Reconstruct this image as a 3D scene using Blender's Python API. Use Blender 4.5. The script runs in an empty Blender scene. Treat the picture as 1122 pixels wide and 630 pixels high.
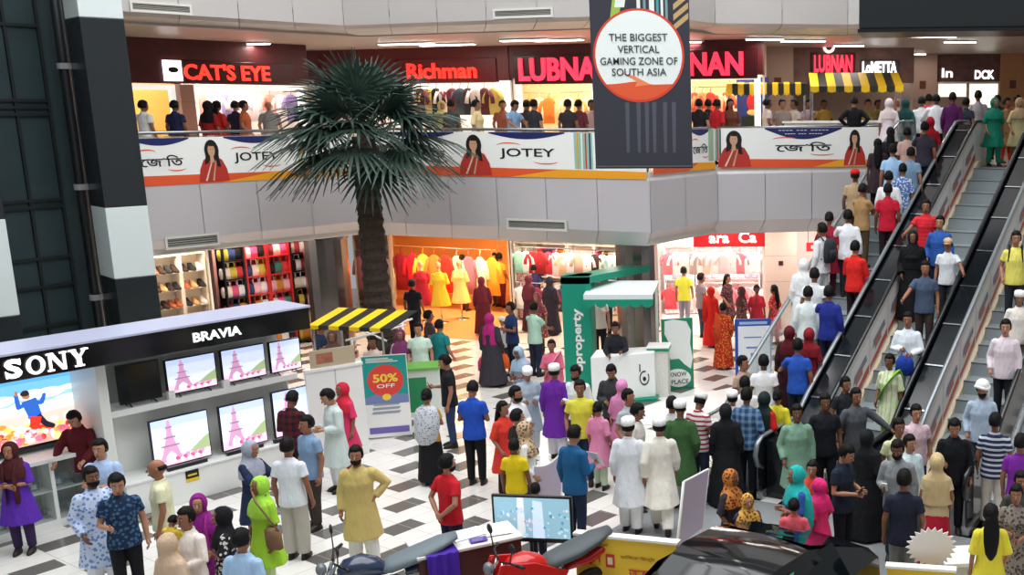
import bpy, math, random
import numpy as np
from mathutils import Matrix, Vector, noise as mnoise
random.seed(7)
SC = bpy.context.scene
COL = SC.collection

# ------------------------------------------------------------------ camera
F_PX, PITCH, ROLL, CAM_H, PX0, PY0 = 1167.0, .206, .004, 5.97, 868.0, 363.0
cp_, sp_ = math.cos(PITCH), math.sin(PITCH)
_f = np.array([0, cp_, -sp_]); _r = np.array([1., 0, 0]); _d = np.array([0, -sp_, -cp_])
_c, _s = math.cos(ROLL), math.sin(ROLL)
RM = np.array([_c*_r + _s*_d, -_s*_r + _c*_d, _f])
CO = np.array([0, 0, CAM_H])
cam = bpy.data.cameras.new('camera'); cam.sensor_width = 36; cam.sensor_fit = 'HORIZONTAL'
cam.lens = 36*F_PX/1122
cam.shift_x = -(PX0-561)/1122; cam.shift_y = (PY0-315)/1122
cam.clip_start = .1; cam.clip_end = 300
camo = bpy.data.objects.new('camera', cam); COL.objects.link(camo)
m3 = Matrix([[RM[0][i], -RM[1][i], -RM[2][i]] for i in range(3)])
camo.matrix_world = Matrix.Translation(CO) @ m3.to_4x4()
SC.camera = camo

# ------------------------------------------------------------------ world, lights, exposure
SC.view_settings.view_transform = 'Standard'; SC.view_settings.look = 'None'
SC.view_settings.gamma = 1.0; SC.view_settings.use_curve_mapping = False
SC.view_settings.exposure = 0.0
W = bpy.data.worlds.new('atrium_daylight'); SC.world = W; W.use_nodes = True
W.node_tree.nodes['Background'].inputs[0].default_value = (.93, .97, 1, 1)
W.node_tree.nodes['Background'].inputs[1].default_value = .36

def area(name, loc, sx, sy, power, col=(1, 1, 1), rot=(0, 0, 0)):
    l = bpy.data.lights.new(name, 'AREA'); l.shape = 'RECTANGLE'; l.size = sx; l.size_y = sy
    l.energy = power; l.color = col
    o = bpy.data.objects.new(name, l); COL.objects.link(o); o.location = loc; o.rotation_euler = rot
    return o
area('skylight', (-3, 14, 17), 22, 18, 5600, (.96, .98, 1))

# pixel of the photograph -> point in the world
def ray(x, y): return RM.T @ np.array([(x-PX0)/F_PX, (y-PY0)/F_PX, 1.])
def on_z(x, y, z):
    d = ray(x, y); return CO + d*(z-CAM_H)/d[2]
def on_y(x, y, Y):
    d = ray(x, y); return CO + d*Y/d[1]
def on_pl(x, y, a, b):
    n = np.array([b[1]-a[1], a[0]-b[0]]); d = ray(x, y)
    return CO + d*((np.array(a[:2])-CO[:2]) @ n)/(d[:2] @ n)

# ------------------------------------------------------------------ materials
def lin(h):
    if not isinstance(h, str): return tuple(h)
    v = [int(h[i:i+2], 16)/255 for i in (0, 2, 4)]
    return tuple(c/12.92 if c <= .04045 else ((c+.055)/1.055)**2.4 for c in v)
MC = {}
def mat(hexc, rough=.6, metal=0., emit=0., bump=0., scale=30., spec=.4, var=0.):
    k = ('m', hexc, rough, metal, emit, bump, scale, spec, var)
    if k in MC: return MC[k]
    m = bpy.data.materials.new('surface'); m.use_nodes = True
    nt = m.node_tree; b = nt.nodes['Principled BSDF']; c = lin(hexc)
    b.inputs['Base Color'].default_value = (*c, 1); b.inputs['Roughness'].default_value = rough
    b.inputs['Metallic'].default_value = metal; b.inputs['Specular IOR Level'].default_value = spec
    if emit:
        b.inputs['Emission Color'].default_value = (*c, 1); b.inputs['Emission Strength'].default_value = emit
    tc = nt.nodes.new('ShaderNodeTexCoord')
    nz = nt.nodes.new('ShaderNodeTexNoise'); nz.inputs['Scale'].default_value = scale
    nt.links.new(tc.outputs['Object'], nz.inputs['Vector'])
    if var:
        mx = nt.nodes.new('ShaderNodeMix'); mx.data_type = 'RGBA'
        mx.inputs['A'].default_value = (*[x*(1-var) for x in c], 1)
        mx.inputs['B'].default_value = (*[min(1, x*(1+var)) for x in c], 1)
        nt.links.new(nz.outputs['Fac'], mx.inputs['Factor']); nt.links.new(mx.outputs['Result'], b.inputs['Base Color'])
    if bump:
        bp = nt.nodes.new('ShaderNodeBump'); bp.inputs['Strength'].default_value = bump; bp.inputs['Distance'].default_value = .02
        nt.links.new(nz.outputs['Fac'], bp.inputs['Height']); nt.links.new(bp.outputs['Normal'], b.inputs['Normal'])
    MC[k] = m; return m

def cloth(spec):
    """'hex' or 'hex:pattern:hex2'"""
    if spec in MC: return MC[spec]
    p = spec.split(':'); c1 = lin(p[0]); pat = p[1] if len(p) > 1 else ''; c2 = lin(p[2]) if len(p) > 2 else c1
    m = bpy.data.materials.new('fabric'); m.use_nodes = True; nt = m.node_tree; N = nt.nodes; L = nt.links
    b = N['Principled BSDF']; b.inputs['Roughness'].default_value = .8; b.inputs['Specular IOR Level'].default_value = .2
    tc = N.new('ShaderNodeTexCoord')
    nz = N.new('ShaderNodeTexNoise'); nz.inputs['Scale'].default_value = 9; nz.inputs['Detail'].default_value = 3
    mp = N.new('ShaderNodeMapping'); mp.inputs['Scale'].default_value = (1.6, 1.6, .55)
    L.new(tc.outputs['Object'], mp.inputs['Vector']); L.new(mp.outputs['Vector'], nz.inputs['Vector'])
    bp = N.new('ShaderNodeBump'); bp.inputs['Strength'].default_value = .55; bp.inputs['Distance'].default_value = .06
    L.new(nz.outputs['Fac'], bp.inputs['Height']); L.new(bp.outputs['Normal'], b.inputs['Normal'])
    mx = N.new('ShaderNodeMix'); mx.data_type = 'RGBA'
    mx.inputs['A'].default_value = (*c1, 1); mx.inputs['B'].default_value = (*c2, 1); mx.inputs['Factor'].default_value = 0
    fac = None
    if pat in ('floral', 'dots'):
        v = N.new('ShaderNodeTexVoronoi'); v.inputs['Scale'].default_value = 21 if pat == 'floral' else 26
        L.new(tc.outputs['Object'], v.inputs['Vector'])
        g = N.new('ShaderNodeMath'); g.operation = 'LESS_THAN'; g.inputs[1].default_value = .42 if pat == 'floral' else .3
        L.new(v.outputs['Distance'], g.inputs[0]); fac = g.outputs[0]
    elif pat in ('stripe', 'plaid', 'vstripe'):
        sx = N.new('ShaderNodeSeparateXYZ'); L.new(tc.outputs['Object'], sx.inputs[0])
        def band(o, fr, th):
            a = N.new('ShaderNodeMath'); a.operation = 'MULTIPLY'; a.inputs[1].default_value = fr; L.new(o, a.inputs[0])
            f = N.new('ShaderNodeMath'); f.operation = 'FRACT'; L.new(a.outputs[0], f.inputs[0])
            g = N.new('ShaderNodeMath'); g.operation = 'LESS_THAN'; g.inputs[1].default_value = th; L.new(f.outputs[0], g.inputs[0])
            return g.outputs[0]
        if pat == 'stripe': fac = band(sx.outputs['Z'], 13, .42)
        elif pat == 'vstripe': fac = band(sx.outputs['X'], 12, .3)
        else:
            h1 = band(sx.outputs['Z'], 9, .45); v1 = band(sx.outputs['X'], 9, .45)
            ad = N.new('ShaderNodeMath'); ad.operation = 'ADD'; L.new(h1, ad.inputs[0]); L.new(v1, ad.inputs[1])
            ml = N.new('ShaderNodeMath'); ml.operation = 'MULTIPLY'; ml.inputs[1].default_value = .5; L.new(ad.outputs[0], ml.inputs[0])
            fac = ml.outputs[0]
    if fac is not None: L.new(fac, mx.inputs['Factor'])
    L.new(mx.outputs['Result'], b.inputs['Base Color'])
    MC[spec] = m; return m

def tri(hexc): return mat(hexc, .55)
WHITE = mat('f2f2f0', .35); BLACKG = mat('0d0f11', .12, spec=.6); BLACK = mat('141516', .5)
CHROME = mat('c4c8ca', .18, 1.); STEEL = mat('9a9da0', .32, 1.); GREYP = mat('8d9092', .5)

# ------------------------------------------------------------------ mesh builder
def sgn(v): return 1 if v >= 0 else -1
class MB:
    def __init__(s, M=None): s.v = []; s.f = []; s.m = []; s.M = M
    def add(s, vs, fs, m=0):
        n = len(s.v)
        if s.M is not None: vs = [tuple(s.M @ Vector(v)) for v in vs]
        s.v += [tuple(map(float, v)) for v in vs]
        for f in fs: s.f.append([i+n for i in f]); s.m.append(m)
        return s
    def box(s, x0, x1, y0, y1, z0, z1, m=0):
        return s.add([(x, y, z) for z in (z0, z1) for y in (y0, y1) for x in (x0, x1)],
                     [(0, 2, 3, 1), (4, 5, 7, 6), (0, 1, 5, 4), (2, 6, 7, 3), (0, 4, 6, 2), (1, 3, 7, 5)], m)
    def prism(s, poly, a, b, m=0, ax='z'):
        n = len(poly)
        ar = sum(poly[i][0]*poly[(i+1) % n][1]-poly[(i+1) % n][0]*poly[i][1] for i in range(n))
        if (ar < 0) != (ax == 'y'): poly = poly[::-1]
        P = {'z': lambda p, t: (p[0], p[1], t), 'y': lambda p, t: (p[0], t, p[1]), 'x': lambda p, t: (t, p[0], p[1])}[ax]
        vs = [P(p, a) for p in poly]+[P(p, b) for p in poly]
        fs = [tuple(range(n))[::-1], tuple(range(n, 2*n))]+[(i, (i+1) % n, n+(i+1) % n, n+i) for i in range(n)]
        return s.add(vs, fs, m)
    def loft(s, rings, m=0, caps=True):
        n = len(rings[0]); vs = [p for r in rings for p in r]; fs = []
        for k in range(len(rings)-1):
            for i in range(n):
                j = (i+1) % n; fs.append((k*n+i, k*n+j, (k+1)*n+j, (k+1)*n+i))
        if caps: fs += [tuple(range(n))[::-1], tuple(range((len(rings)-1)*n, len(rings)*n))]
        return s.add(vs, fs, m)
    def rings(s, L, n=20, m=0, fold=0, nf=6, ph=0):
        """L: (cx, cy, z, rx, ry[, fold])"""
        R = []
        for q in L:
            fo = q[5] if len(q) > 5 else fold
            R.append([(q[0]+q[3]*math.cos(t)*(1+fo*math.sin(nf*t+ph)), q[1]+q[4]*math.sin(t)*(1+fo*math.sin(nf*t+ph)), q[2])
                      for t in [2*math.pi*i/n for i in range(n)]])
        return s.loft(R, m)
    def tube(s, pts, rad, n=10, m=0, caps=True):
        P = [np.array(p, float) for p in pts]; k = len(P)
        if not hasattr(rad, '__len__'): rad = [rad]*k
        up = None; R = []
        for i in range(k):
            t = (P[min(i+1, k-1)]-P[max(i-1, 0)]); t = t/(np.linalg.norm(t)+1e-9)
            if up is None:
                ref = np.array([0, 0, 1.]) if abs(t[2]) < .8 else np.array([1., 0, 0])
                a = np.cross(t, ref)
            else: a = up-t*(up@t)
            a /= np.linalg.norm(a)+1e-9; up = a; b = np.cross(t, a)
            ra, rb = rad[i] if hasattr(rad[i], '__len__') else (rad[i], rad[i])
            R.append([tuple(P[i]+a*ra*math.cos(q)+b*rb*math.sin(q)) for q in [2*math.pi*j/n for j in range(n)]])
        return s.loft(R, m, caps)
    def ell(s, c, r, m=0, nu=14, nv=9, fn=None):
        R = []
        for i in range(1, nv):
            ph = -math.pi/2+math.pi*i/nv; ring = []
            for j in range(nu):
                th = 2*math.pi*j/nu; d = (math.cos(ph)*math.cos(th), math.cos(ph)*math.sin(th), math.sin(ph))
                q = fn(d) if fn else 1
                ring.append((c[0]+d[0]*r[0]*q, c[1]+d[1]*r[1]*q, c[2]+d[2]*r[2]*q))
            R.append(ring)
        return s.loft(R, m)
    def poly(s, pts, m=0): return s.add(pts, [tuple(range(len(pts)))], m)
    def mesh(s, name, mats, smooth=False):
        me = bpy.data.meshes.new(name); me.from_pydata(s.v, [], s.f)
        for mm in mats: me.materials.append(mm)
        me.polygons.foreach_set('material_index', s.m)
        if smooth: me.polygons.foreach_set('use_smooth', [True]*len(s.f))
        me.update(); return me
    def build(s, name, mats, parent=None, smooth=False, loc=None, rotz=0, bevel=0):
        if not isinstance(mats, (list, tuple)): mats = [mats]
        me = s.mesh(name, mats, smooth)
        o = bpy.data.objects.new(name, me); COL.objects.link(o)
        if parent: o.parent = parent
        if loc is not None: o.location = loc
        o.rotation_euler[2] = rotz
        if bevel:
            b = o.modifiers.new('edge', 'BEVEL'); b.width = bevel; b.segments = 2; b.limit_method = 'ANGLE'
        return o

def tag(o, label, cat, group=None, kind=None):
    o['label'] = label; o['category'] = cat
    if group: o['group'] = group
    if kind: o['kind'] = kind
    return o
def struct(o, label=None):
    o['kind'] = 'structure'
    if label: o['label'] = label
    return o
def thing(name, label, cat, loc=(0, 0, 0), rotz=0, group=None):
    o = bpy.data.objects.new(name, None); COL.objects.link(o); o.empty_display_size = .1
    o.location = loc; o.rotation_euler[2] = rotz
    return tag(o, label, cat, group)
def frame2(p, ang):            # local x along ang, y to the left of it, z up
    return Matrix.Translation((p[0], p[1], p[2] if len(p) > 2 else 0)) @ Matrix.Rotation(ang, 4, 'Z')

def text_mesh(body, height, width=None, depth=.01, bold=0.0):
    cu = bpy.data.curves.new('lettering', 'FONT'); cu.body = body; cu.size = 1; cu.extrude = .001; cu.offset = bold
    cu.align_x = 'CENTER'; cu.resolution_u = 3
    o = bpy.data.objects.new('lettering', cu); COL.objects.link(o)
    dg = bpy.context.evaluated_depsgraph_get(); dg.update()
    me = bpy.data.meshes.new_from_object(o.evaluated_get(dg)); bpy.data.objects.remove(o)
    n = len(me.vertices); co = np.zeros(n*3); me.vertices.foreach_get('co', co); co = co.reshape(-1, 3)
    lo, hi = co.min(0), co.max(0); c = (lo+hi)/2; e = hi-lo
    sy = height/e[1]; sx = width/e[0] if width else sy
    out = np.stack([(co[:, 0]-c[0])*sx, -np.where(co[:, 2] > 0, depth, 0), (co[:, 1]-c[1])*sy], 1)
    # lettering stands in local XZ and faces local -Y
    vs = [tuple(v) for v in out]; fs = [tuple(p.vertices) for p in me.polygons]
    bpy.data.meshes.remove(me); return vs, fs
def text(mb, body, cx, cz, height, width=None, y=0, depth=.01, bold=0., m=0, sl=0):
    vs, fs = text_mesh(body, height, width, depth, bold)
    return mb.add([(v[0]+cx+sl*v[2], v[1]+y, v[2]+cz) for v in vs], fs, m)
# ------------------------------------------------------------------ plan of the building
FL = 4.68                                        # upper floor level
L0 = (-13.0, 21.0); C1 = (-10.1, 25.0); C2 = (-2.98, 22.5); C3 = (-1.72, 24.8); R1 = (2.66, 25.71)
EB = (.035, 16.857); EA = -.463                   # escalator base point and direction
EM = frame2(EB, EA)
def E2(x, y): p = EM @ Vector((x, y, 0)); return (p.x, p.y)
class Plane:
    """vertical plane through p (local x along ang, facing local -Y)"""
    def __init__(s, p, ang, back=0):
        s.ang = ang; s.c, s.s = math.cos(ang), math.sin(ang)
        s.p = (p[0]-s.s*back, p[1]+s.c*back)
        s.M = frame2(s.p, ang); s.q = (s.p[0]+s.c, s.p[1]+s.s)
    def px(s, x, y):
        w = on_pl(x, y, s.p, s.q); return ((w[0]-s.p[0])*s.c+(w[1]-s.p[1])*s.s, w[2])
    def uz(s, pts): return [s.px(*p) for p in pts]
    def at(s, u, y, z): return tuple(s.M @ Vector((u, y, z)))
def ang(a, b): return math.atan2(b[1]-a[1], b[0]-a[0])
def shift(p, a, d): return (p[0]+math.cos(a)*d, p[1]+math.sin(a)*d)
LEFT = Plane(L0, ang(L0, C1)); CEN = Plane(C1, ang(C1, C2)); FAC = Plane(C2, ang(C2, C3)); RIG = Plane(C3, ang(C3, R1))

# ground floor
def tile_mat():
    m = bpy.data.materials.new('floor_tiles'); m.use_nodes = True; nt = m.node_tree; N = nt.nodes; L = nt.links
    b = N['Principled BSDF']; b.inputs['Roughness'].default_value = .16; b.inputs['Specular IOR Level'].default_value = .45
    tc = N.new('ShaderNodeTexCoord'); mp = N.new('ShaderNodeMapping'); mp.vector_type = 'TEXTURE'
    mp.inputs['Rotation'].default_value = (0, 0, math.radians(57)); mp.inputs['Scale'].default_value = (.66, .36, 1)
    L.new(tc.outputs['Object'], mp.inputs['Vector'])
    sx = N.new('ShaderNodeSeparateXYZ'); L.new(mp.outputs['Vector'], sx.inputs[0])
    def mth(op, a, v=None):
        n = N.new('ShaderNodeMath'); n.operation = op
        for i, q in enumerate((a, v)):
            if q is None: continue
            if hasattr(q, 'links'): L.new(q, n.inputs[i])
            else: n.inputs[i].default_value = q
        return n.outputs[0]
    fy = mth('FLOOR', sx.outputs['Y']); odd = mth('FLOORED_MODULO', fy, 2.)
    row = mth('FLOORED_MODULO', mth('FLOOR', mth('MULTIPLY', fy, .5)), 2.)
    xs = mth('ADD', sx.outputs['X'], mth('MULTIPLY', row, .9))
    dx = mth('LESS_THAN', mth('FLOORED_MODULO', xs, 1.8), .85)
    dark = mth('MULTIPLY', dx, odd)
    # thin joints
    def edge(o, w): 
        f = mth('FRACT', o); return mth('LESS_THAN', f, w)
    joint = mth('MAXIMUM', edge(sx.outputs['X'], .012), edge(sx.outputs['Y'], .02))
    nz = N.new('ShaderNodeTexNoise'); nz.inputs['Scale'].default_value = 1.3; nz.inputs['Detail'].default_value = 4
    L.new(tc.outputs['Object'], nz.inputs['Vector'])
    m1 = N.new('ShaderNodeMix'); m1.data_type = 'RGBA'; m1.inputs['A'].default_value = (*lin('d6d2ca'), 1); m1.inputs['B'].default_value = (*lin('f0eee9'), 1)
    L.new(nz.outputs['Fac'], m1.inputs['Factor'])
    m2 = N.new('ShaderNodeMix'); m2.data_type = 'RGBA'; m2.inputs['B'].default_value = (*lin('67635f'), 1)
    L.new(m1.outputs['Result'], m2.inputs['A']); L.new(dark, m2.inputs['Factor'])
    m3 = N.new('ShaderNodeMix'); m3.data_type = 'RGBA'; m3.inputs['B'].default_value = (*lin('a9a49c'), 1)
    L.new(m2.outputs['Result'], m3.inputs['A']); L.new(joint, m3.inputs['Factor'])
    L.new(m3.outputs['Result'], b.inputs['Base Color'])
    return m
struct(MB().prism([(-22, 5), (14, 5), (14, 36), (-22, 36)], -.2, 0).build('floor', tile_mat()))

# upper floor slab, its silver fascia and the fascia of the next floor up
FRONT = [(-14.3, 19.2), C1, C2, C3, R1]
slab = FRONT+[E2(9, 9.1), (20, 20), (20, 40), (-26, 40), (-26, 15)]
struct(MB().prism(slab, 4.42, FL).build('floor_upper', mat('cfc8be', .25)))
struct(MB().prism([shift(p, 0, 0) if i > 4 else (p[0]-.02, p[1]+.3) for i, p in enumerate(slab)], 3.12, 4.40).build('ceiling', mat('d8d2c8', .6)))
slab2 = FRONT[:4]+[(1.3, 25.3), (4.5, 24.5), (16, 19), (20, 40), (-26, 40), (-26, 15)]
def profile_along(poly, prof, name, m, joints=1.25, open_=True):
    """cladding panels: prof is a list of (outward offset, z); short gaps between panels"""
    mb = MB()
    P = [np.array(p) for p in poly]
    nrm = []
    for i in range(len(P)-1):
        d = P[i+1]-P[i]; d = d/np.linalg.norm(d); nrm.append(np.array([d[1], -d[0]]))
    off = []
    for i in range(len(P)):
        a = nrm[max(i-1, 0)]; b = nrm[min(i, len(nrm)-1)]; t = a+b; t = t/np.linalg.norm(t); off.append(t/max(.4, t@a))
    for i in range(len(P)-1):
        ln = np.linalg.norm(P[i+1]-P[i]); k = max(1, round(ln/joints))
        for j in range(k):
            t0, t1 = j/k+.006/ln, (j+1)/k-.006/ln
            rows = []
            for t in (t0, t1):
                b = P[i]*(1-t)+P[i+1]*t; o = off[i]*(1-t)+off[i+1]*t
                rows.append([(*(b+o*q), z) for q, z in prof])
            n = len(prof)
            mb.add(rows[0]+rows[1], [(q, q+1, n+q+1, n+q) for q in range(n-1)])
    return struct(mb.build(name, m))
def silver():
    m = bpy.data.materials.new('brushed_panel'); m.use_nodes = True; nt = m.node_tree; N = nt.nodes; b = N['Principled BSDF']
    b.inputs['Base Color'].default_value = (*lin('cfcbce'), 1); b.inputs['Metallic'].default_value = .22; b.inputs['Roughness'].default_value = .38
    tc = N.new('ShaderNodeTexCoord'); nz = N.new('ShaderNodeTexNoise'); nz.inputs['Scale'].default_value = .6
    nt.links.new(tc.outputs['Object'], nz.inputs['Vector'])
    bp = N.new('ShaderNodeBump'); bp.inputs['Strength'].default_value = .25; bp.inputs['Distance'].default_value = .15
    nt.links.new(nz.outputs['Fac'], bp.inputs['Height']); nt.links.new(bp.outputs['Normal'], b.inputs['Normal'])
    return m
SILV = silver()
profile_along(FRONT, [(0, 4.56), (.02, 4.5), (.02, 3.42), (-.1, 3.3), (-.32, 3.08), (-.8, 3.06)], 'trim_1', SILV)
struct(MB().prism(slab2, 8.15, 12.4).build('floor_top', mat('b9b4b2', .5)))
profile_along(FRONT[:4]+[(1.3, 25.3), (4.5, 24.5), (16, 19)], [(.04, 12.4), (.04, 7.85), (-.1, 7.78), (-.45, 7.72), (-1.0, 7.66)], 'trim_2', mat('c6c1be', .38, .2))
struct(MB().prism([(p[0]-.02, p[1]+.85) if i < 7 else p for i, p in enumerate(slab2)], 7.66, 8.1).build('ceiling_upper', mat('b9aaa0', .35)))

# lattice of the glazed roof with its small lamps, mirrored in the car
mb = MB()
for x in range(-12, 8, 3): mb.box(x-.06, x+.06, 4, 24, 13.6, 13.8)
for y in range(5, 25, 3): mb.box(-12, 6, y-.06, y+.06, 13.6, 13.8)
for x in range(-12, 8, 3):
    for y in range(5, 25, 3): mb.rings([(x, y, 13.5, .2, .2), (x, y, 13.6, .2, .2)], 12, 1)
struct(mb.build('ceiling_atrium', [mat('c8ccd0', .5), mat('ffffff', .5, emit=12.)]))
# air vents in the fascias
def vent(pl, x0, y0, x1, y1, label, out=.05):
    (u0, z1), (u1, z0) = pl.px(x0, y0), pl.px(x1, y1)
    za = pl.px(x0, y1)[1]; zb = pl.px(x1, y0)[1]; z0 = (z0+za)/2; z1 = (z1+zb)/2
    t = thing('air_vent', label, 'vent', pl.at((u0+u1)/2, -out, (z0+z1)/2), pl.ang, 'air vents in the fascias')
    w, h = abs(u1-u0)/2, abs(z1-z0)/2; fr = .045
    mb = MB().box(-w, w, -.03, .0, h-fr, h).box(-w, w, -.03, 0, -h, -h+fr).box(-w, -w+fr, -.03, 0, -h+fr, h-fr).box(w-fr, w, -.03, 0, -h+fr, h-fr)
    mb.build('vent_frame', mat('d9d6cf', .4), t)
    MB().box(-w+fr, w-fr, .0, .012, -h+fr, h-fr).build('vent_back', mat('3a3a38', .7), t)
    sl = MB()
    for k in range(4):
        z = -h+fr+(k+.5)*(2*h-2*fr)/4
        sl.add([(-w+fr, -.02, z-.012), (w-fr, -.02, z-.012), (w-fr, 0, z+.012), (-w+fr, 0, z+.012)], [(0, 1, 2, 3)])
    sl.build('vent_slats', mat('8f8d84', .5), t)
vent(LEFT, 178, 257, 240, 271, 'long white air vent in the lower silver band, above the shoe shelves')
vent(CEN, 557, 240, 623, 252, 'long white air vent in the lower silver band, right above the clothes shops')
vent(LEFT, 140, 3, 209, 15, 'long white air vent at the top left, above the red letters')
vent(CEN, 542, 9, 608, 20, 'long white air vent near the top, left of the hanging banner')

# railings with glass and printed banners
GLASS = bpy.data.materials.new('rail_glass'); GLASS.use_nodes = True
_b = GLASS.node_tree.nodes['Principled BSDF']; _b.inputs['Base Color'].default_value = (.75, .85, .82, 1); _b.inputs['Roughness'].default_value = .05
_b.inputs['Transmission Weight'].default_value = .9; _b.inputs['Alpha'].default_value = .35
def railing(pl, u0, u1, label):
    t = thing('railing', label, 'railing', pl.at(u0, .1, FL), pl.ang, 'railings along the upper floor'); L = u1-u0
    MB().tube([(0, 0, .87), (L, 0, .87)], .032, 10).build('handrail', STEEL, t, True)
    k = max(2, int(L/1.5)+1)
    for i in range(k): MB().box(-.02, .02, -.015, .015, 0, .86).build('post', STEEL, t, loc=((L-.08)*i/(k-1)+.04, 0, 0))
    MB().box(.05, L-.05, -.006, .006, .06, .8).build('glass_panel', GLASS, t)
railing(LEFT, -1.9, 4.9, 'steel and glass railing on the left side of the upper floor, above the electronics stand')
railing(CEN, .05, 7.5, 'steel and glass railing in the middle of the upper floor, behind the palm')
railing(FAC, .05, 2.55, 'short steel and glass railing just right of the hanging banner')
railing(RIG, .05, 4.1, 'steel and glass railing leading to the top of the escalators')

BENG = '\u09c7\u099c\u09be\u09bf\u09a4'
def banner(pl, u0, u1, z0, z1, label, motifs):
    """printed banner hung over the railing; motifs in photo pixels on its plane"""
    mats = [mat('f1f2ee', .45), mat('e2592f', .5), mat('f0a323', .5), mat('20265f', .5), mat('1b1c22', .5), mat('b5342c', .5), mat('c89a7c', .5),
            mat('1a1615', .5), mat('8fc0b0', .5), mat('8a4a3a', .5), mat('e0c9b8', .5), mat('d92c2c', .5)]
    mb = MB(); mb.box(u0, u1, -.03, -.022, z0, z1, 0)
    h = z1-z0
    def P(pts, m, l): mb.poly([(u, -.031-.002*l, z) for u, z in pts], m)
    # orange foot strip running lighter to the right
    P([(u0, z0), (u1, z0), (u1, z0+.16*h), (u0+(u1-u0)*.5, z0+.2*h), (u0, z0+.24*h)], 1, 1)
    P([(u0+(u1-u0)*.55, z0), (u1, z0), (u1, z0+.16*h), (u0+(u1-u0)*.72, z0+.185*h)], 2, 2)
    for kind, x0, x1 in motifs:
        a = pl.px(x0, 165)[0]; b = pl.px(x1, 165)[0]; c = (a+b)/2; w = b-a
        if kind in ('J', 'B', 'O'):
            n = 14
            P([(c-w*.62+w*1.24*i/n, z1-.004) for i in range(n+1)]+[(c+w*.62-w*1.24*i/n, z1-.03-(.26 if kind == 'O' else .13)*h*math.sin(math.pi*i/n)) for i in range(n+1)], 3, 1)
            text(mb, 'JOTEY' if kind == 'J' else BENG, c, z0+.52*h, .24*h, w*.9, -.033, .004, .012, 4)
            for sx, zz, fl in ((-1, .7, 1), (1, .36, -1)):
                pts = [(c+sx*w*.3+w*.2*math.cos(q), z0+zz*h+fl*.07*h*math.sin(q)) for q in [math.pi*i/10 for i in range(11)]]
                P(pts+[(u, z-fl*.025*h*math.sin(math.pi*i/10)) for i, (u, z) in reversed(list(enumerate(pts)))], 1, 2)
        if kind == 'O':
            for i, q in enumerate((.84, .76)): text(mb, '---- --- -----', c, z1-.06-i*.08, .012, w*(.8-.2*i), -.035, .003, .0, 0)
        if kind == 'W':                           # portrait of a woman in a red sari
            E_l = lambda cx, cz, rx, rz, m, l: P([(cx+rx*math.cos(q), cz+rz*math.sin(q)) for q in [2*math.pi*i/18 for i in range(18)]], m, l)
            P([(c-.5*w, z0+.03*h), (c+.52*w, z0+.03*h), (c+.46*w, z0+.3*h), (c+.32*w, z0+.5*h), (c+.1*w, z0+.58*h), (c-.12*w, z0+.58*h), (c-.3*w, z0+.5*h), (c-.44*w, z0+.3*h)], 5, 3)
            E_l(c-.0*w, z0+.7*h, .24*w, .24*h, 7, 4); P([(c-.2*w, z0+.7*h), (c-.26*w, z0+.4*h), (c-.12*w, z0+.45*h), (c-.08*w, z0+.7*h)], 7, 5); P([(c+.2*w, z0+.72*h), (c+.26*w, z0+.34*h), (c+.14*w, z0+.36*h), (c+.06*w, z0+.7*h)], 7, 5)
            P([(c-.08*w, z0+.45*h), (c+.06*w, z0+.45*h), (c+.04*w, z0+.62*h), (c-.06*w, z0+.62*h)], 6, 5); E_l(c-.01*w, z0+.71*h, .12*w, .14*h, 6, 6)
            P([(c-.09*w, z0+.8*h), (c+.09*w, z0+.8*h), (c+.03*w, z0+.86*h), (c-.05*w, z0+.86*h)], 7, 7)
            for k in (-1, 1): P([(c+k*.04*w-.015*w, z0+.725*h), (c+k*.04*w+.02*w, z0+.725*h), (c+k*.04*w, z0+.745*h)], 7, 7)
            P([(c-.03*w, z0+.65*h), (c+.02*w, z0+.65*h), (c-.005*w, z0+.635*h)], 11, 7)
            for k in range(3): P([(c-.3*w+.12*k*w, z0+.05*h), (c-.24*w+.12*k*w, z0+.05*h), (c+.02*w+.06*k*w, z0+.52*h), (c-.01*w+.06*k*w, z0+.52*h)], [10, 9, 6][k], 4)
        if kind == 'G':
            P([(a, z0+.2*h), (b, z0+.2*h), (b, z1-.01), (a, z1-.01)], 8, 1)
            for i in range(4):
                q = a+w*(.15+.22*i); P([(q, z0+.2*h), (q+.08*w, z0+.2*h), (q+.1*w, z1-.02), (q+.02*w, z1-.02)], [2, 0, 11, 3][i], 2)
    o = mb.build('banner', mats); o.matrix_world = pl.M
    return tag(o, label, 'banner', 'printed banners on the upper railing')
ZB0, ZB1 = 4.53, 5.5
banner(LEFT, -1.9, 4.85, ZB0-.02, ZB1-.05, 'white and orange banner on the left railing with a woman in red and black lettering',
       [('B', 148, 201), ('W', 214, 247), ('J', 252, 306), ('G', 325, 345)])
banner(CEN, .12, 7.5, ZB0, ZB1, 'white and orange banner on the middle railing, between the palm and the hanging banner',
       [('B', 432, 492), ('W', 503, 538), ('J', 545, 612), ('G', 630, 650)])
banner(FAC, .1, 2.5, ZB0+.1, ZB1+.04, 'short white and orange banner right of the hanging banner', [('B', 757, 775), ('G', 775, 790)])
banner(RIG, .1, 4.05, ZB0+.1, ZB1+.04, 'white and orange banner with blue oval at the top, beside the top of the escalator', [('W', 786, 822), ('O', 846, 914), ('W', 924, 948)])

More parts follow.
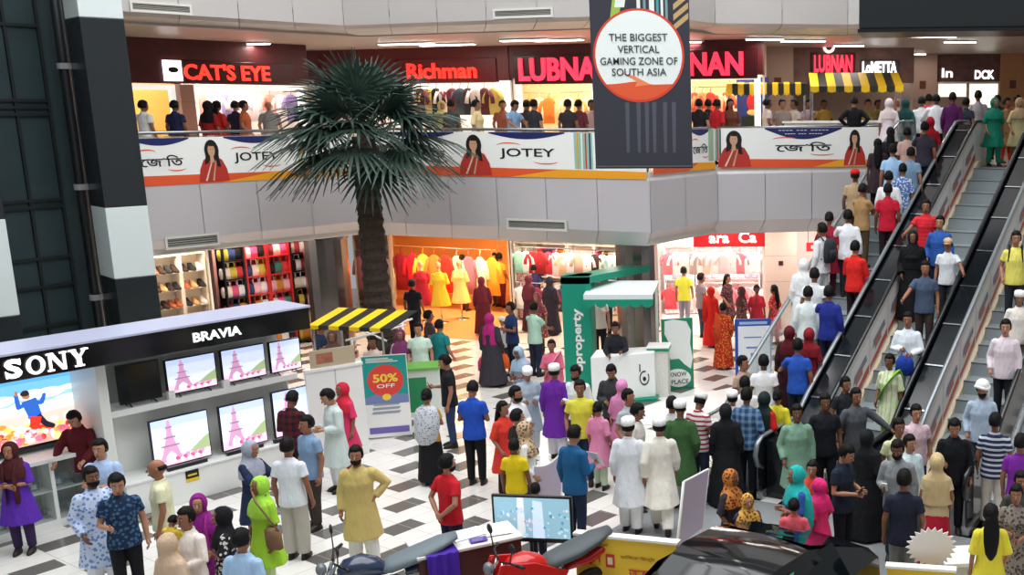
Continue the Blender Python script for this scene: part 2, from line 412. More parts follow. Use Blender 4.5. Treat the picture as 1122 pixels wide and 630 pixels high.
# granite column with white blocks on the left, dark service wall with a pipe behind it
cE = on_y(120, 265, 18.6)
colx = frame2((cE[0], cE[1]), math.radians(48))
zA, zB, zC = on_y(120, 18, 18.6)[2], on_y(118, 228, 18.6)[2], on_y(124, 306, 18.6)[2]
GRAN = mat('23282b', .22, var=.5, scale=60, spec=.5); WSTONE = mat('d3dcda', .3)
c_ = MB()
for z0, z1, m in ((0, zC, 0), (zC, zB, 1), (zB, zA, 0), (zA, zA+1.6, 1)):
    c_.box(0, .67, 0, .8, z0, z1, m)
o = c_.build('trim_3', [GRAN, WSTONE], bevel=.012); o.matrix_world = colx; struct(o, 'dark granite column with white stone blocks at the left')
cF = on_y(12, 280, 17.2); o = MB().box(-1.2, 0, 0, .8, 0, on_y(12, 345, 17.2)[2]).box(-1.2, 0, 0, .8, on_y(12, 240, 17.2)[2], 14).build('trim_4', GRAN, bevel=.012)
o.matrix_world = frame2((cF[0], cF[1]), math.radians(48)); struct(o)
z0, z1 = on_y(12, 345, 17.2)[2], on_y(12, 240, 17.2)[2]
o = MB().box(-1.2, 0, 0, .8, z0, z1).build('trim_5', WSTONE, bevel=.012); o.matrix_world = frame2((cF[0], cF[1]), math.radians(48)); struct(o)
wA, wB = on_y(-60, 200, 17.6), on_y(106, 200, 19.75); wl = MB(); DW = frame2((wA[0], wA[1]), ang(wA, wB)); wL = math.hypot(wB[0]-wA[0], wB[1]-wA[1])
wl.box(-3, wL, 0, .3, 0, 14)
for z in (2.2, 2.9, 3.4, 4.3, 4.42, 5.9, 6.02, 6.14, 7.4, 8.2): wl.box(-3, wL*.72, -.05, 0, z, z+.05, 1)
for x in (-1, .3, 1.2, wL*.72): wl.box(x, x+.05, -.04, 0, 0, 14, 1)
o = wl.build('wall_left', [mat('27373a', .5, var=.3, scale=2.), mat('141b1d', .5)]); o.matrix_world = DW; struct(o)
pt = on_y(88, 200, 19.2)
pp = thing('drain_pipe', 'dark vertical pipe with clamps running up beside the granite column', 'pipe', (pt[0], pt[1], 0))
MB().tube([(0, 0, 0), (0, 0, 13)], .085, 14).build('pipe', mat('1c1f22', .35), pp, True)
for z in (2.6, 4.6, 6.7): MB().rings([(0, 0, z, .11, .11), (0, 0, z+.1, .11, .11)]).box(-.03, .03, 0, .3, z+.02, z+.08).build('clamp', GREYP, pp)

# ------------------------------------------------------------------ shops
def lamp_panel(name, p, sx, sy, rotz, power, col, label, down=True, strength=7):
    t = thing(name, label, 'ceiling light', p, rotz, 'ceiling lights in the shops and galleries')
    MB().box(-sx/2-.03, sx/2+.03, -sy/2-.03, sy/2+.03, .0, .03).build('frame', mat('dddddd', .5), t)
    MB().box(-sx/2, sx/2, -sy/2, sy/2, -.02, .001).build('diffuser', mat(col, .5, emit=strength), t)
    if power:
        l = area('shop_light', (p[0], p[1], p[2]-.06), sx, sy, power, lin(col), (0, 0, rotz)); l.parent = None
    return t
def par(pl, u, d):
    """u at depth d on the same line of sight as u at the shop front"""
    P = pl.M @ Vector((u, 0, 0)); n = (-pl.s, pl.c); d0 = P.x*n[0]+P.y*n[1]; k = (d0+d)/d0
    q = (P.x*k-pl.p[0], P.y*k-pl.p[1]); return q[0]*pl.c+q[1]*pl.s
def shop_shell(pl, u0, u1, z0, z1, depth, back, side, num, floorc=None):
    a0, a1 = par(pl, u0, depth), par(pl, u1, depth)
    o = MB().box(a0, a1, depth, depth+.15, z0, z1).build('wall_%s_back' % num, back); o.matrix_world = pl.M; struct(o)
    for nm, u, a in (('left', u0, a0), ('right', u1, a1)):
        s_ = .06 if nm == 'left' else -.06
        o = MB().prism([(u-.0, 0), (u+s_, 0), (a+s_, depth), (a, depth)], z0, z1).build('wall_%s_%s' % (num, nm), side); o.matrix_world = pl.M; struct(o)
    if floorc:
        o = MB().prism([(par(pl, u0, -1.2)+.07, -1.2), (par(pl, u1, -1.2)-.07, -1.2), (a1-.07, depth), (a0+.07, depth)], z0+.004, z0+.012).build('floor_%s' % num, floorc); o.matrix_world = pl.M; struct(o)
GC = Plane(C1, CEN.ang, 4.2); GL = Plane(L0, LEFT.ang, 2.8)
uc = lambda x: GC.px(x, 330)[0]
CREAM = mat('f3e6d2', .5)
shop_shell(GC, uc(392), uc(432), 0, 3.1, 3.2, mat('e7c9c6', .6), mat('d9c0a0', .5), 'gift')
shop_shell(GC, uc(432), uc(561), 0, 3.1, 5.0, mat('e9a45c', .6), mat('efcf9a', .5), 'dress', mat('dd9a66', .25))
shop_shell(GC, uc(562), uc(690), 0, 3.1, 5.0, mat('f2e9e2', .6), mat('e8ddd2', .5), 'toys', mat('e0cdbb', .25))
GR = Plane((-2.9, 29.2), math.radians(2)); ur = lambda x: GR.px(x, 330)[0]
shop_shell(GR, ur(722), ur(838), 0, 3.1, 2.2, mat('f7f3f2', .6), mat('ecdcd8', .5), 'sari', mat('eadfd6', .2))
shop_shell(GR, ur(838), ur(925), 0, 3.1, 2.6, mat('efe6e4', .6), mat('cdb6a6', .5), 'corner')
ul = lambda x: GL.px(x, 320)[0]
shop_shell(GL, ul(120), ul(233), 0, 3.1, 2.0, mat('f4efe6', .6), mat('e6d9c8', .5), 'shoes')
shop_shell(GL, ul(234), ul(350), 0, 3.1, 2.0, mat('caa79a', .6), mat('3a2320', .5), 'bags')
def lampsrow(pl, us, d, z, power, col, lab, sx=1.1, sy=.5, st=7):
    for u in us: lamp_panel('ceiling_light', pl.at(u, d, z), sx, sy, pl.ang, power, col, lab, strength=st)
lampsrow(GC, [uc(455), uc(490), uc(525)], 1.2, 3.08, 75, 'ffd9a0', 'warm flat ceiling light inside the dress shop')
lampsrow(GC, [uc(575), uc(620), uc(660)], 1.2, 3.08, 50, 'fff2e2', 'white flat ceiling light inside the shop behind the green stand')
lampsrow(GC, [uc(412)], 1.2, 3.08, 40, 'ffe9e2', 'white flat ceiling light in the shop right behind the palm')
lampsrow(GR, [ur(750), ur(790), ur(822)], .9, 3.08, 55, 'fff6f0', 'white flat ceiling light inside the brightest shop under the red sign')
lampsrow(GR, [ur(880)], .9, 3.08, 35, 'fff6f0', 'white flat ceiling light in the corner shop beside the escalator')
for pl_, us_ in ((GC, (-1., 2.6, 5.6)), (GR, (1.2, 3.6)), (GL, (1., 3.6))): lampsrow(pl_, us_, -1.6, 3.08, 45, 'fff4ea', 'unseen fill light panel added under the upper floor, in front of the shops')  # unseen fill panels, added behind the fascia to brighten pillars and people
lampsrow(GL, [ul(195)], .8, 3.08, 50, 'fff2e2', 'white flat ceiling light inside the shoe shop')
lampsrow(GL, [ul(270), ul(318)], .8, 3.08, 50, 'ffe6d6', 'white flat ceiling light inside the bag shop')

# pillars of the ground floor
def metal_pillar(p, w, label, n, h=3.06):
    mb = MB()
    for i in range(16):
        a, b = 2*math.pi*i/16, 2*math.pi*(i+1)/16
        mb.prism([(w*.46*math.cos(a), w*.46*math.sin(a)), (w*.5*math.cos(a), w*.5*math.sin(a)), (w*.5*math.cos(b), w*.5*math.sin(b)), (w*.46*math.cos(b), w*.46*math.sin(b))], .12, h)
    mb.rings([(0, 0, 0, w*.54, w*.54), (0, 0, .12, w*.54, w*.54)]).rings([(0, 0, h-.1, w*.54, w*.54), (0, 0, h, w*.54, w*.54)])
    o = mb.build(n, mat('8c8480', .16, .95)); o.location = (p[0], p[1], 0); return struct(o, label)
q = on_z(701, 397, 0); metal_pillar((q[0], q[1]), .98, 'polished metal pillar behind the green stand', 'trim_6')
q = on_y(362, 330, 25.6); metal_pillar((q[0], q[1]), 1.0, 'polished metal pillar left of the palm', 'trim_7')
q = GR.px(855, 330)
def marble_pillar(u, num):
    mb = MB().box(u-.42, u+.42, -.9, -.2, 0, 3.1)
    for z in (.7, 1.4, 2.1, 2.8): mb.box(u-.423, u+.423, -.903, -.2, z, z+.012, 1)
    mb.box(u-.06, u+.06, -.915, -.9, 1.85, 1.97, 2)
    o = mb.build('trim_%d' % num, [mat('dcc6b8', .3), mat('b09a8c', .4), mat('4a2a20', .4)]); o.matrix_world = GR.M
    return struct(o, 'beige stone pillar beside the escalator')
marble_pillar(q[0], 8)
# ------------------------------------------------------------------ upper shops
UC = Plane(C1, CEN.ang, 5.2); UL = Plane(L0, LEFT.ang, 4.6); UR = Plane((-1.2, 31.0), math.radians(6)); UF = Plane((5, 35.5), math.radians(-6))
kc = lambda x: UC.px(x, 110)[0]; kl = lambda x: UL.px(x, 110)[0]; kr = lambda x: UR.px(x, 110)[0]; kf = lambda x: UF.px(x, 100)[0]
WARM = mat('f6e7d0', .6)
shop_shell(UL, kl(95), kl(196), FL, 7.66, 2.2, mat('e8cf8e', .6), mat('d8c8b0', .5), 'gold')
shop_shell(UL, kl(197), kl(338), FL, 7.66, 2.2, mat('f6f2ec', .6), mat('e8e0d8', .5), 'menswear')
shop_shell(UC, kc(330), kc(562), FL, 7.66, 2.2, mat('f3eee6', .6), mat('d8cfc6', .5), 'suits')
shop_shell(UC, kc(563), kc(838), FL, 7.66, 2.2, mat('f2dcb4', .6), mat('f0e8dc', .5), 'panjabi')
shop_shell(UR, kr(838), kr(1000), FL, 7.66, 3.0, mat('bba79b', .6), mat('bba79b', .5), 'right')
shop_shell(UF, kf(960), kf(1300), FL, 7.66, 3.0, mat('a8948a', .6), mat('b09c92', .5), 'far')
def ups(pl, us, d, power, col, lab): lampsrow(pl, us, d, 7.62, power, col, lab, 1.4, .3, 6)
ups(UL, [kl(165)], .9, 60, 'ffdfa0', 'warm strip light inside the upper shop beside the granite column')
ups(UL, [kl(235), kl(285)], .9, 60, 'fff4ea', 'white strip light inside the upper menswear shop on the left')
ups(UC, [kc(400), kc(470), kc(530)], .9, 60, 'fff4ea', 'white strip light inside the upper shop behind the palm crown')
ups(UC, [kc(600), kc(690), kc(790)], .9, 70, 'ffe6bc', 'warm strip light inside the upper shop behind the hanging banner')
# strip lights and downlights under the gallery ceiling
for i, (x, y, w) in enumerate([(182, 54, 1.0), (278, 49, .9), (445, 49, 1.6), (490, 50, 1.6), (575, 45, 1.3), (612, 45, 1.3), (775, 47, 1.2), (838, 44, .9), (880, 46, 1.1), (930, 51, .8), (1015, 41, 1.4), (1052, 47, .8), (1000, 60, .8), (1098, 66, .9)]):
    p = on_z(x, y, 7.6)
    lamp_panel('strip_light', (p[0], p[1], 7.62), w, .16, CEN.ang if x < 715 else .1, 20, 'fff6ee', 'white strip light under the gallery ceiling, at %s' % ['the granite column', 'the red letters on the left', 'the palm crown', 'the right of the palm crown', 'the left of the hanging banner', 'the left edge of the hanging banner', 'the right of the hanging banner', 'the stone pillar', 'the smaller red letters', 'the white lettering', 'the escalator top', 'the right of the escalator top', 'the far crowd', 'the far right crowd', 'the far right edge', 'the dark box in the corner'][i], strength=9)

def neon(pl, x0, x1, y0, y1, body, board, glow, label, letters=None, lw=1., emit=4., fr=.72, bold=.02):
    (u0, z1), (u1, z0) = pl.px(x0, y0), pl.px(x1, y1); c = (u0+u1)/2
    t = thing('shop_sign', label, 'shop sign', pl.at(c, -.16, (z0+z1)/2), pl.ang, 'shop signs of the upper floor'); w, h = (u1-u0)/2, (z1-z0)/2
    MB().box(-w, w, 0, .14, -h, h).build('sign_board', board, t, bevel=.015)
    lx0, lx1 = letters or (x0, x1); a, b = pl.px(lx0, y0)[0]-c, pl.px(lx1, y0)[0]-c
    text(MB(), body, (a+b)/2, 0, 2*h*fr, (b-a), -.005, .05, bold).build('letters', mat(glow, .4, emit=emit), t)
    return t
SIGNR = mat('3a0c10', .3)
neon(UL, 196, 322, 66, 93, "CAT'S EYE", SIGNR, 'ff3a2c', 'red glowing shop name on a dark board at the upper left', (196, 290), emit=1.5)
neon(UC, 436, 548, 66, 90, 'Richman', mat('5a1216', .3), 'ff3226', 'red glowing name on a dark red board, half hidden by the palm crown', (450, 526), emit=1.45, fr=.66)
neon(UC, 566, 700, 61, 91, 'LUBNAN', SIGNR, 'ff3450', 'big pink-red glowing name cut by the left edge of the hanging banner', (572, 676), emit=1.45, fr=.8, bold=.03)
neon(UC, 702, 832, 56, 86, 'LUBNAN', SIGNR, 'ff3450', 'big pink-red glowing name cut by the right edge of the hanging banner', (712, 817), emit=1.45, fr=.8, bold=.03)
neon(UR, 888, 936, 58, 82, 'LUBNAN', mat('4a0e16', .3), 'ff3450', 'small pink-red glowing name above the striped stall roof', (891, 933), emit=1.45, fr=.8, bold=.03)
neon(UR, 942, 984, 66, 82, 'LoMETTA', mat('3c3838', .4), 'ffffff', 'small white glowing name above the right end of the striped stall roof', (944, 981), emit=4, fr=.8)
t = neon(UF, 1030, 1062, 70, 90, 'ln', mat('301418', .4), 'ffffff', 'dark sign with a glowing white square panel, above the crowd at the escalator top', (1032, 1044), emit=1.45, fr=.5)
MB().box(.0, .62, -.03, 0, -.33, .33).build('light_panel', mat('ffffff', .4, emit=3.5), t)
neon(UF, 1066, 1092, 74, 90, 'DCK', mat('1a1830', .4), 'ffffff', 'small navy sign with white glowing letters at the far right', (1068, 1089), emit=3.5, fr=.6)
# white logo box beside the first sign, emblem over the third name
(u0, z1), (u1, z0) = UL.px(177, 68), UL.px(194, 87)
t = thing('sign_emblem', 'small white square box with a black cat-eye mark, left of the red name', 'shop sign', UL.at((u0+u1)/2, -.2, (z0+z1)/2), UL.ang)
MB().box(-.2, .2, 0, .12, -.24, .24).build('box', mat('ffffff', .4, emit=2.2), t)
MB().ell((0, -.005, .02), (.12, .01, .07)).build('mark', BLACK, t)
p = UR.px(907, 52)
t = thing('sign_emblem', 'round pale emblem above the small pink-red name', 'shop sign', UR.at(p[0], -.2, p[1]), UR.ang)
MB(Matrix.Rotation(math.pi/2, 4, 'X')).rings([(0, 0, 0, .17, .17), (0, 0, .05, .17, .17)]).build('disc', mat('f4e6e0', .4, emit=1.2), t)
MB(Matrix.Rotation(math.pi/2, 4, 'X')).rings([(0, 0, .04, .09, .09), (0, 0, .06, .09, .09)]).build('mark', mat('8a2030', .4), t)
# white door frames of the upper shops
def frame_u(pl, x0, x1, y, m, label, w=.12):
    u0, zt = pl.px(x0, y); u1 = pl.px(x1, y)[0]
    t = thing('shopfront', label, 'door frame', pl.at((u0+u1)/2, -.06, FL), pl.ang); h = zt-FL; q = (u1-u0)/2
    MB().box(-q, -q+w, -.05, .08, 0, h).build('jamb', m, t); MB().box(q-w, q, -.05, .08, 0, h).build('jamb', m, t)
    MB().box(-q, q, -.05, .08, h, h+w).build('lintel', m, t)
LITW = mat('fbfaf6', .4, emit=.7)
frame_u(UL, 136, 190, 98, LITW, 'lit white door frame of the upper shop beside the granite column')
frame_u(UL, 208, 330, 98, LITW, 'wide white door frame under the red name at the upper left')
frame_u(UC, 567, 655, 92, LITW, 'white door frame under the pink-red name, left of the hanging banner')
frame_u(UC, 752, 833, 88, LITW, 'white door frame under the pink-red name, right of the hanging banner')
def pier(pl, x0, x1, num, m, dot=None, z0=FL, z1=7.66):
    u0, u1 = pl.px(x0, 110)[0], pl.px(x1, 110)[0]
    mb = MB().box(u0, u1, -.35, .1, z0, z1).box(u0-.003, u1+.003, -.353, 0, FL+1.5, FL+1.512, 1)
    if dot: mb.box((u0+u1)/2-.1, (u0+u1)/2+.1, -.365, -.35, FL+1.9, FL+2.15, 2)
    o = mb.build('trim_%d' % num, [m, mat('8d7468', .4), mat('6a3a22', .4)]); o.matrix_world = pl.M; struct(o)
BEIGE = mat('b99c8c', .35)
pier(UR, 834, 868, 10, BEIGE, 1); pier(UL, 191, 206, 11, mat('b98f80', .35), None, FL, 6.6); pier(UF, 995, 1026, 12, BEIGE, 1); pier(UF, 1094, 1122, 13, mat('c08a5c', .35), 1)
o = MB().box(kf(940), kf(1300), -.2, -.05, FL+2.05, 7.66).build('wall_far_bulkhead', mat('6a4a48', .5, var=.6, scale=5.)); o.matrix_world = UF.M; struct(o)
o = MB().box(kr(868), kr(1000), -.1, .0, FL+2.0, 7.66).build('wall_right_bulkhead', mat('7a5c54', .5, var=.4, scale=4.)); o.matrix_world = UR.M; struct(o)
o = MB().box(kc(330), kc(562), -.12, 0, 6.75, 7.66).build('wall_suits_bulkhead', mat('5e1c1c', .4)); o.matrix_world = UC.M; struct(o)
o = MB().box(kl(60), kl(338), -.12, 0, 6.62, 7.66).build('wall_left_bulkhead', mat('4a1a1c', .4, var=.4, scale=3.)); o.matrix_world = UL.M; struct(o)
o = MB().box(kc(563), kc(838), -.12, 0, 6.8, 7.66).build('wall_center_bulkhead', mat('4a1216', .4)); o.matrix_world = UC.M; struct(o)
for x0, x1, y0, y1, lab in ((1028, 1058, 92, 106, 'white lit display window, left one behind the crowd at the escalator top'), (1062, 1092, 92, 118, 'warm lit shop doorway behind the crowd at the escalator top')):
    (u0, z1), (u1, z0) = UF.px(x0, y0), UF.px(x1, y1)
    t = thing('display_window', lab, 'shop window', UF.at((u0+u1)/2, -.2, FL), UF.ang); w = (u1-u0)/2; zz = z1-FL
    MB().box(-w, w, 0, .05, max(.1, z0-FL), zz).build('lit_panel', mat('fff3dc', .4, emit=1.3), t); MB().box(-w, w, 0, .05, 0, max(.1, z0-FL)).build('base_panel', mat('a08c80', .4), t)
    MB().box(-w-.06, -w, -.04, .06, 0, zz+.06).box(w, w+.06, -.04, .06, 0, zz+.06).box(-w, w, -.04, .06, zz, zz+.06).build('frame', mat('e8e0d4', .4), t)

# goods on shelves
PAL = ['d8454a', 'f0e4d8', 'e9b7c0', '3a4a78', 'f4f4f2', 'c9873a', '4f8a7a', '2a2626', 'e05a8a', 'd7c14c', '8a2f3a', 'e8e8ee']
GOODS = {}
def garment_proto():
    mb = MB()
    mb.rings([(0, 0, 0, .2, .05, .1), (0, 0, .3, .17, .05, .08), (0, 0, .55, .2, .05, .03), (0, 0, .62, .13, .045), (0, 0, .66, .05, .035)], n=18, nf=5)
    for s in (-1, 1): mb.tube([(s*.17, 0, .57), (s*.25, 0, .42), (s*.27, -.01, .28)], [.055, .05, .055], 8)
    mb.tube([(0, 0, .65), (0, 0, .72), (.03, 0, .76), (0, 0, .79)], .008, 6)
    m = mb.mesh('hanging_garment', [None], True); GOODS['g'] = m
    mb = MB(); mb.rings([(0, 0, 0, .11, .07), (0, 0, .1, .13, .08), (0, 0, .2, .12, .07), (0, 0, .22, .08, .05)], 14)
    mb.tube([(-.06, 0, .2), (-.05, 0, .32), (.05, 0, .32), (.06, 0, .2)], .012, 6); GOODS['b'] = mb.mesh('handbag', [None], True)
    mb = MB(); mb.rings([(0, 0, 0, .1, .13), (0, 0, .05, .105, .135), (0, 0, .07, .1, .13), (0, 0, .12, .105, .135), (0, 0, .14, .09, .12)], 12); GOODS['f'] = mb.mesh('folded_clothes', [None], True)
    mb = MB(); 
    mb.rings([(0, -.05, 0, .045, .12), (0, -.05, .03, .045, .12), (0, -.02, .06, .04, .09), (0, .02, .1, .035, .05), (0, .02, .115, .03, .04)], 14)
    GOODS['s'] = mb.mesh('shoe', [None], True)
    mb = MB().box(-.13, .13, -.1, .1, 0, .2).box(-.135, .135, -.105, .105, .2, .24); GOODS['x'] = mb.mesh('gift_box', [None])
garment_proto()
NAMES = {'g': 'hanging_garment', 'b': 'handbag', 'f': 'folded_clothes', 's': 'display_shoe', 'x': 'gift_box'}
def put(kind, p, rotz, hexc, label, group, sc=1.0, zs=1.0):
    o = bpy.data.objects.new(NAMES[kind], GOODS[kind]); COL.objects.link(o); o.location = p; o.rotation_euler[2] = rotz; o.scale = (sc, sc, sc*zs)
    o.material_slots[0].link = 'OBJECT'; o.material_slots[0].material = cloth(hexc)
    return tag(o, label, {'g': 'garment', 'b': 'bag', 'f': 'clothes', 's': 'shoe', 'x': 'box'}[kind], group)
def shelf(pl, u0, u1, d, z0, levels, gap, m, label, kind, items, gl, cols=PAL, dep=.36, sc=1.):
    u0, u1 = par(pl, u0, d), par(pl, u1, d)
    t = thing('shelf_unit', label, 'shelf', pl.at((u0+u1)/2, d, z0), pl.ang); w = (u1-u0)/2; H = levels*gap
    for s in (-1, 1): MB().box(s*w-.02, s*w+.02, -dep/2, dep/2, 0, H+.04).build('side_panel', m, t)
    for k in range(levels+1): MB().box(-w+.02, w-.02, -dep/2, dep/2, k*gap, k*gap+.025).build('shelf_board', m, t)
    MB().box(-w+.02, w-.02, dep/2-.02, dep/2, .03, H).build('back_panel', m, t)
    for k in range(levels):
        for i in range(items):
            u = u0+(u1-u0)*(i+.5)/items
            put(kind, pl.at(u, d-.03, z0+k*gap+.026), pl.ang, random.choice(cols), gl, gl+' group', sc)
WOOD = mat('b98a5a', .5); REDF = mat('c22a2a', .4)
shelf(GL, ul(166), ul(196), 1.4, .05, 6, .42, mat('e8dccb', .5), 'white shelf rack of shoes, left one beside the granite column', 's', 4, 'shoe on the white racks of the left shop', ['3a2a22', 'c99a6a', 'e8e0d8', 'a85a3a', '2a2a2a'], sc=1.5)
shelf(GL, ul(198), ul(224), 1.4, .05, 6, .42, mat('e8dccb', .5), 'white shelf rack of shoes, right one nearest the bag shop', 's', 3, 'shoe on the white racks of the left shop', ['3a2a22', 'c99a6a', 'e8e0d8', 'a85a3a', '2a2a2a'], sc=1.5)
for i, (a, b) in enumerate(((245, 267), (269, 292), (294, 317), (319, 336))):
    shelf(GL, ul(a), ul(b), .9, .05, 6, .46, [BLACK, REDF, REDF, BLACK][i], '%s shelf rack of bags behind the electronics stand' % ['leftmost black', 'left red', 'right red', 'rightmost black'][i], 'b', 3, 'handbag on the racks behind the electronics stand', sc=1.25)
def hang(pl, u0, u1, d, z, n, label, gl, cols, sc=1., bar=True, zs=1.):
    u0, u1 = par(pl, u0, d), par(pl, u1, d)
    if bar:
        t = thing('clothes_rail', label, 'clothes rail', pl.at((u0+u1)/2, d, z+.79*sc*zs), pl.ang); w = (u1-u0)/2
        MB().tube([(-w, 0, 0), (w, 0, 0)], .015, 8).build('bar', CHROME, t)
        for s in (-1, 1): MB().tube([(s*w, 0, 0), (s*w, 0, .25)], .01, 6).build('hanger_rod', CHROME, t)
    for i in range(n):
        u = u0+(u1-u0)*(i+.5)/n; put('g', pl.at(u, d, z), pl.ang+random.uniform(-.25, .25), cols[i % len(cols)], gl if isinstance(gl, str) else gl[i], (label+' garments') if isinstance(gl, str) else 'dresses hung in the dress shop', sc, zs)
hang(GC, uc(437), uc(548), 2.2, .55, 9, 'long rail of dresses along the back of the dress shop',
     ['dark red dress on the back rail, leftmost one', 'crimson dress on the back rail, second from the left', 'yellow dress on the back rail behind the yellow mannequin', 'orange dress on the back rail, left of the red one', 'bright red dress on the back rail in the middle of the shop', 'pale pink dress on the back rail', 'lilac dress on the back rail', 'white dress on the back rail', 'ochre dress on the back rail, rightmost one'],
     ['7a1a2a', 'b52238', 'e0b848', 'e07a3a', 'd8302c', 'e8c0b8', '9a6a8a', 'f0e4d8', 'd89a3a'], 1.15, True, 1.5)
hang(GC, uc(394), uc(430), 1.2, .7, 5, 'rail of pink and red clothes right behind the palm trunk', 'pink or red garment on the rail behind the palm trunk', ['e9a0b0', 'd85a6a', 'f0c8d0', 'b03048', 'f4e0e0'], 1.0, True, 1.5)
hang(GC, uc(567), uc(684), 1.5, 1.4, 14, 'upper rail of small clothes in the shop behind the green stand', 'small garment on the upper rail behind the green stand', ['9ad0c0', 'f2f2f2', 'b02a30', 'a82a30', 'd8404a', 'f4e8e0', 'e8c8a0', 'f4f4f4', 'c8a890', 'ece0d8', '3a2a26', 'f0d8c8'], .95)
hang(GC, uc(567), uc(684), 1.1, .45, 13, 'lower rail of small clothes in the shop behind the green stand', 'small garment on the lower rail behind the green stand', ['f4f4f4', 'd8b8b0', '8a3040', 'f0f0f0', 'c83a44', '4a4a5a', 'e8d8c8', 'f0c8c8', '2a2630', 'e8e8e8', 'c89878'], .95)
hang(GR, ur(730), ur(832), .9, 1.35, 12, 'upper rail of pale clothes in the bright shop under the red sign', 'pale garment on the upper rail of the bright shop', ['e8808c', 'f8f4f4', 'f4f0f0', 'b8a8a8', 'f6f2f2', 'e8d0c0', 'f8f4f4', 'f0d8d8', 'f4e8e8'], .95)
hang(GR, ur(730), ur(832), .6, .4, 11, 'lower rail of pink clothes in the bright shop under the red sign', 'pink or white garment on the lower rail of the bright shop', ['e8606c', 'f0b8c0', 'f8f0f0', 'f0d0d0', 'f4f0ee', 'e8b8b0', 'd8e0e0', 'e890a0'], .95)
for i, (a, b) in enumerate(((570, 594), (594, 626), (628, 656), (657, 680))):
    shelf(GC, uc(a), uc(b), 3.1, .05, 4, .5, mat('f0e8e0', .5), 'white shelf of folded clothes and boxes behind the green stand, %s from the left' % ['first', 'second', 'third', 'fourth'][i], 'fx'[i % 2], 4, 'folded clothes or box on the white shelves behind the green stand', sc=1.3)
for i, (a, b) in enumerate(((730, 761), (764, 797), (801, 832))):
    shelf(GR, ur(a), ur(b), 2.0, .05, 4, .5, mat('f4ece8', .5), 'white shelf of folded fabrics in the bright shop, %s from the left' % ['first', 'second', 'third'][i], 'f', 4, 'folded fabric on the white shelves of the bright shop', ['f0d8d8', 'e87080', 'f4f0ee', 'b8a8b8', 'e8b8a0', 'c8c8d0'], sc=1.3)
hang(UC, kc(440), kc(545), 1.0, FL+1.15, 12, 'rail of suits hung in the upper shop right of the palm crown', 'suit or shirt on the upper shop rail right of the palm crown', ['3a3436', 'd8d0c8', '5a2a30', 'c8b060', '2a2a30', 'e8e0d8', '7a3038', '48505a'], 1.15)
hang(UC, kc(575), kc(650), 1.5, FL+.9, 7, 'rail of long shirts in the upper shop left of the hanging banner', 'long shirt on the upper rail left of the hanging banner', ['e8a860', 'f4e8d0', 'd87a3a', 'f0d0a0', 'e8e0d0'], 1.1)
hang(UC, kc(757), kc(800), 1.5, FL+1.0, 5, 'rail of orange and red shirts in the upper shop right of the hanging banner', 'orange or red shirt on the upper rail right of the hanging banner', ['d85a4a', 'e8906a', 'c8403a', 'f0c0a0'], 1.1)
hang(UL, kl(215), kl(325), 1.5, FL+1.0, 9, 'rail of shirts in the upper shop under the red name on the left', 'shirt on the rail of the upper left shop', ['f0a090', 'f4f0f0', '9a8ac0', 'f8f4f0', 'f0e0e0', 'e8e8f0'], 1.1)
p = UL.px(171, 115)
t = thing('wall_clock', 'round wreath-like ornament on the gold wall of the upper left shop', 'ornament', UL.at(p[0], 2.1, FL+1.75), UL.ang)
MB(Matrix.Rotation(math.pi/2, 4, 'X')).tube([(.3*math.cos(a), .3*math.sin(a), .03) for a in [2*math.pi*i/20 for i in range(21)]], .07, 8).build('ring', mat('6a5a3a', .5), t, True)
MB(Matrix.Rotation(math.pi/2, 4, 'X')).rings([(0, 0, 0, .2, .2), (0, 0, .03, .2, .2)]).build('face', mat('f4e8c0', .5), t)
# red sign of the ground floor shop on the right
(u0, z1), (u1, z0) = GR.px(760, 256), GR.px(838, 271)
t = thing('shop_sign', 'red sign board with white lettering cut off by the fascia on the ground floor', 'shop sign', GR.at((u0+u1)/2, -.2, (z0+z1)/2+.05), GR.ang, 'ground floor shop signs')
MB().box((u0-u1)/2, (u1-u0)/2, 0, .1, -.2, .3).build('sign_board', mat('b81c22', .4, emit=.5), t)
text(MB(), 'ara  Ca', .1, .06, .3, 1.3, -.005, .02, .02).build('letters', mat('ffffff', .4, emit=1.5), t)
t = thing('shop_sign', 'small red and white sign just left of the escalator balustrade on the ground floor', 'shop sign', GR.at(ur(893), -.2, 2.25), GR.ang, 'ground floor shop signs')
MB().box(-.25, .25, 0, .06, -.12, .12).build('sign_board', mat('d82a30', .4, emit=.6), t); MB().box(-.12, .14, -.01, 0, -.05, .05).build('mark', WHITE, t)
for s_ in (-.2, .2): MB().tube([(s_, .03, .12), (s_, .03, .86)], .01, 6).build('hanger_rod', STEEL, t)
# big dark box hanging in the upper right corner
a = on_y(941, 32, 20.5); b = on_y(1122, 25, 20.5)
t = thing('ceiling_box', 'large black box hanging at the top right corner above the escalators', 'ceiling box', (a[0], a[1], a[2]), -.12)
MB().box(0, 6, 0, 1.6, 0, 3.2).build('casing', mat('1d2022', .3), t, bevel=.03)
MB().box(-.02, 6.02, -.03, 1.62, -.06, 0).build('lower_edge', mat('111314', .3), t)
for x in (.4, 5.6): MB().tube([(x, .8, 3.2), (x, .8, 4.2)], .02, 8).build('hanger_rod', STEEL, t)
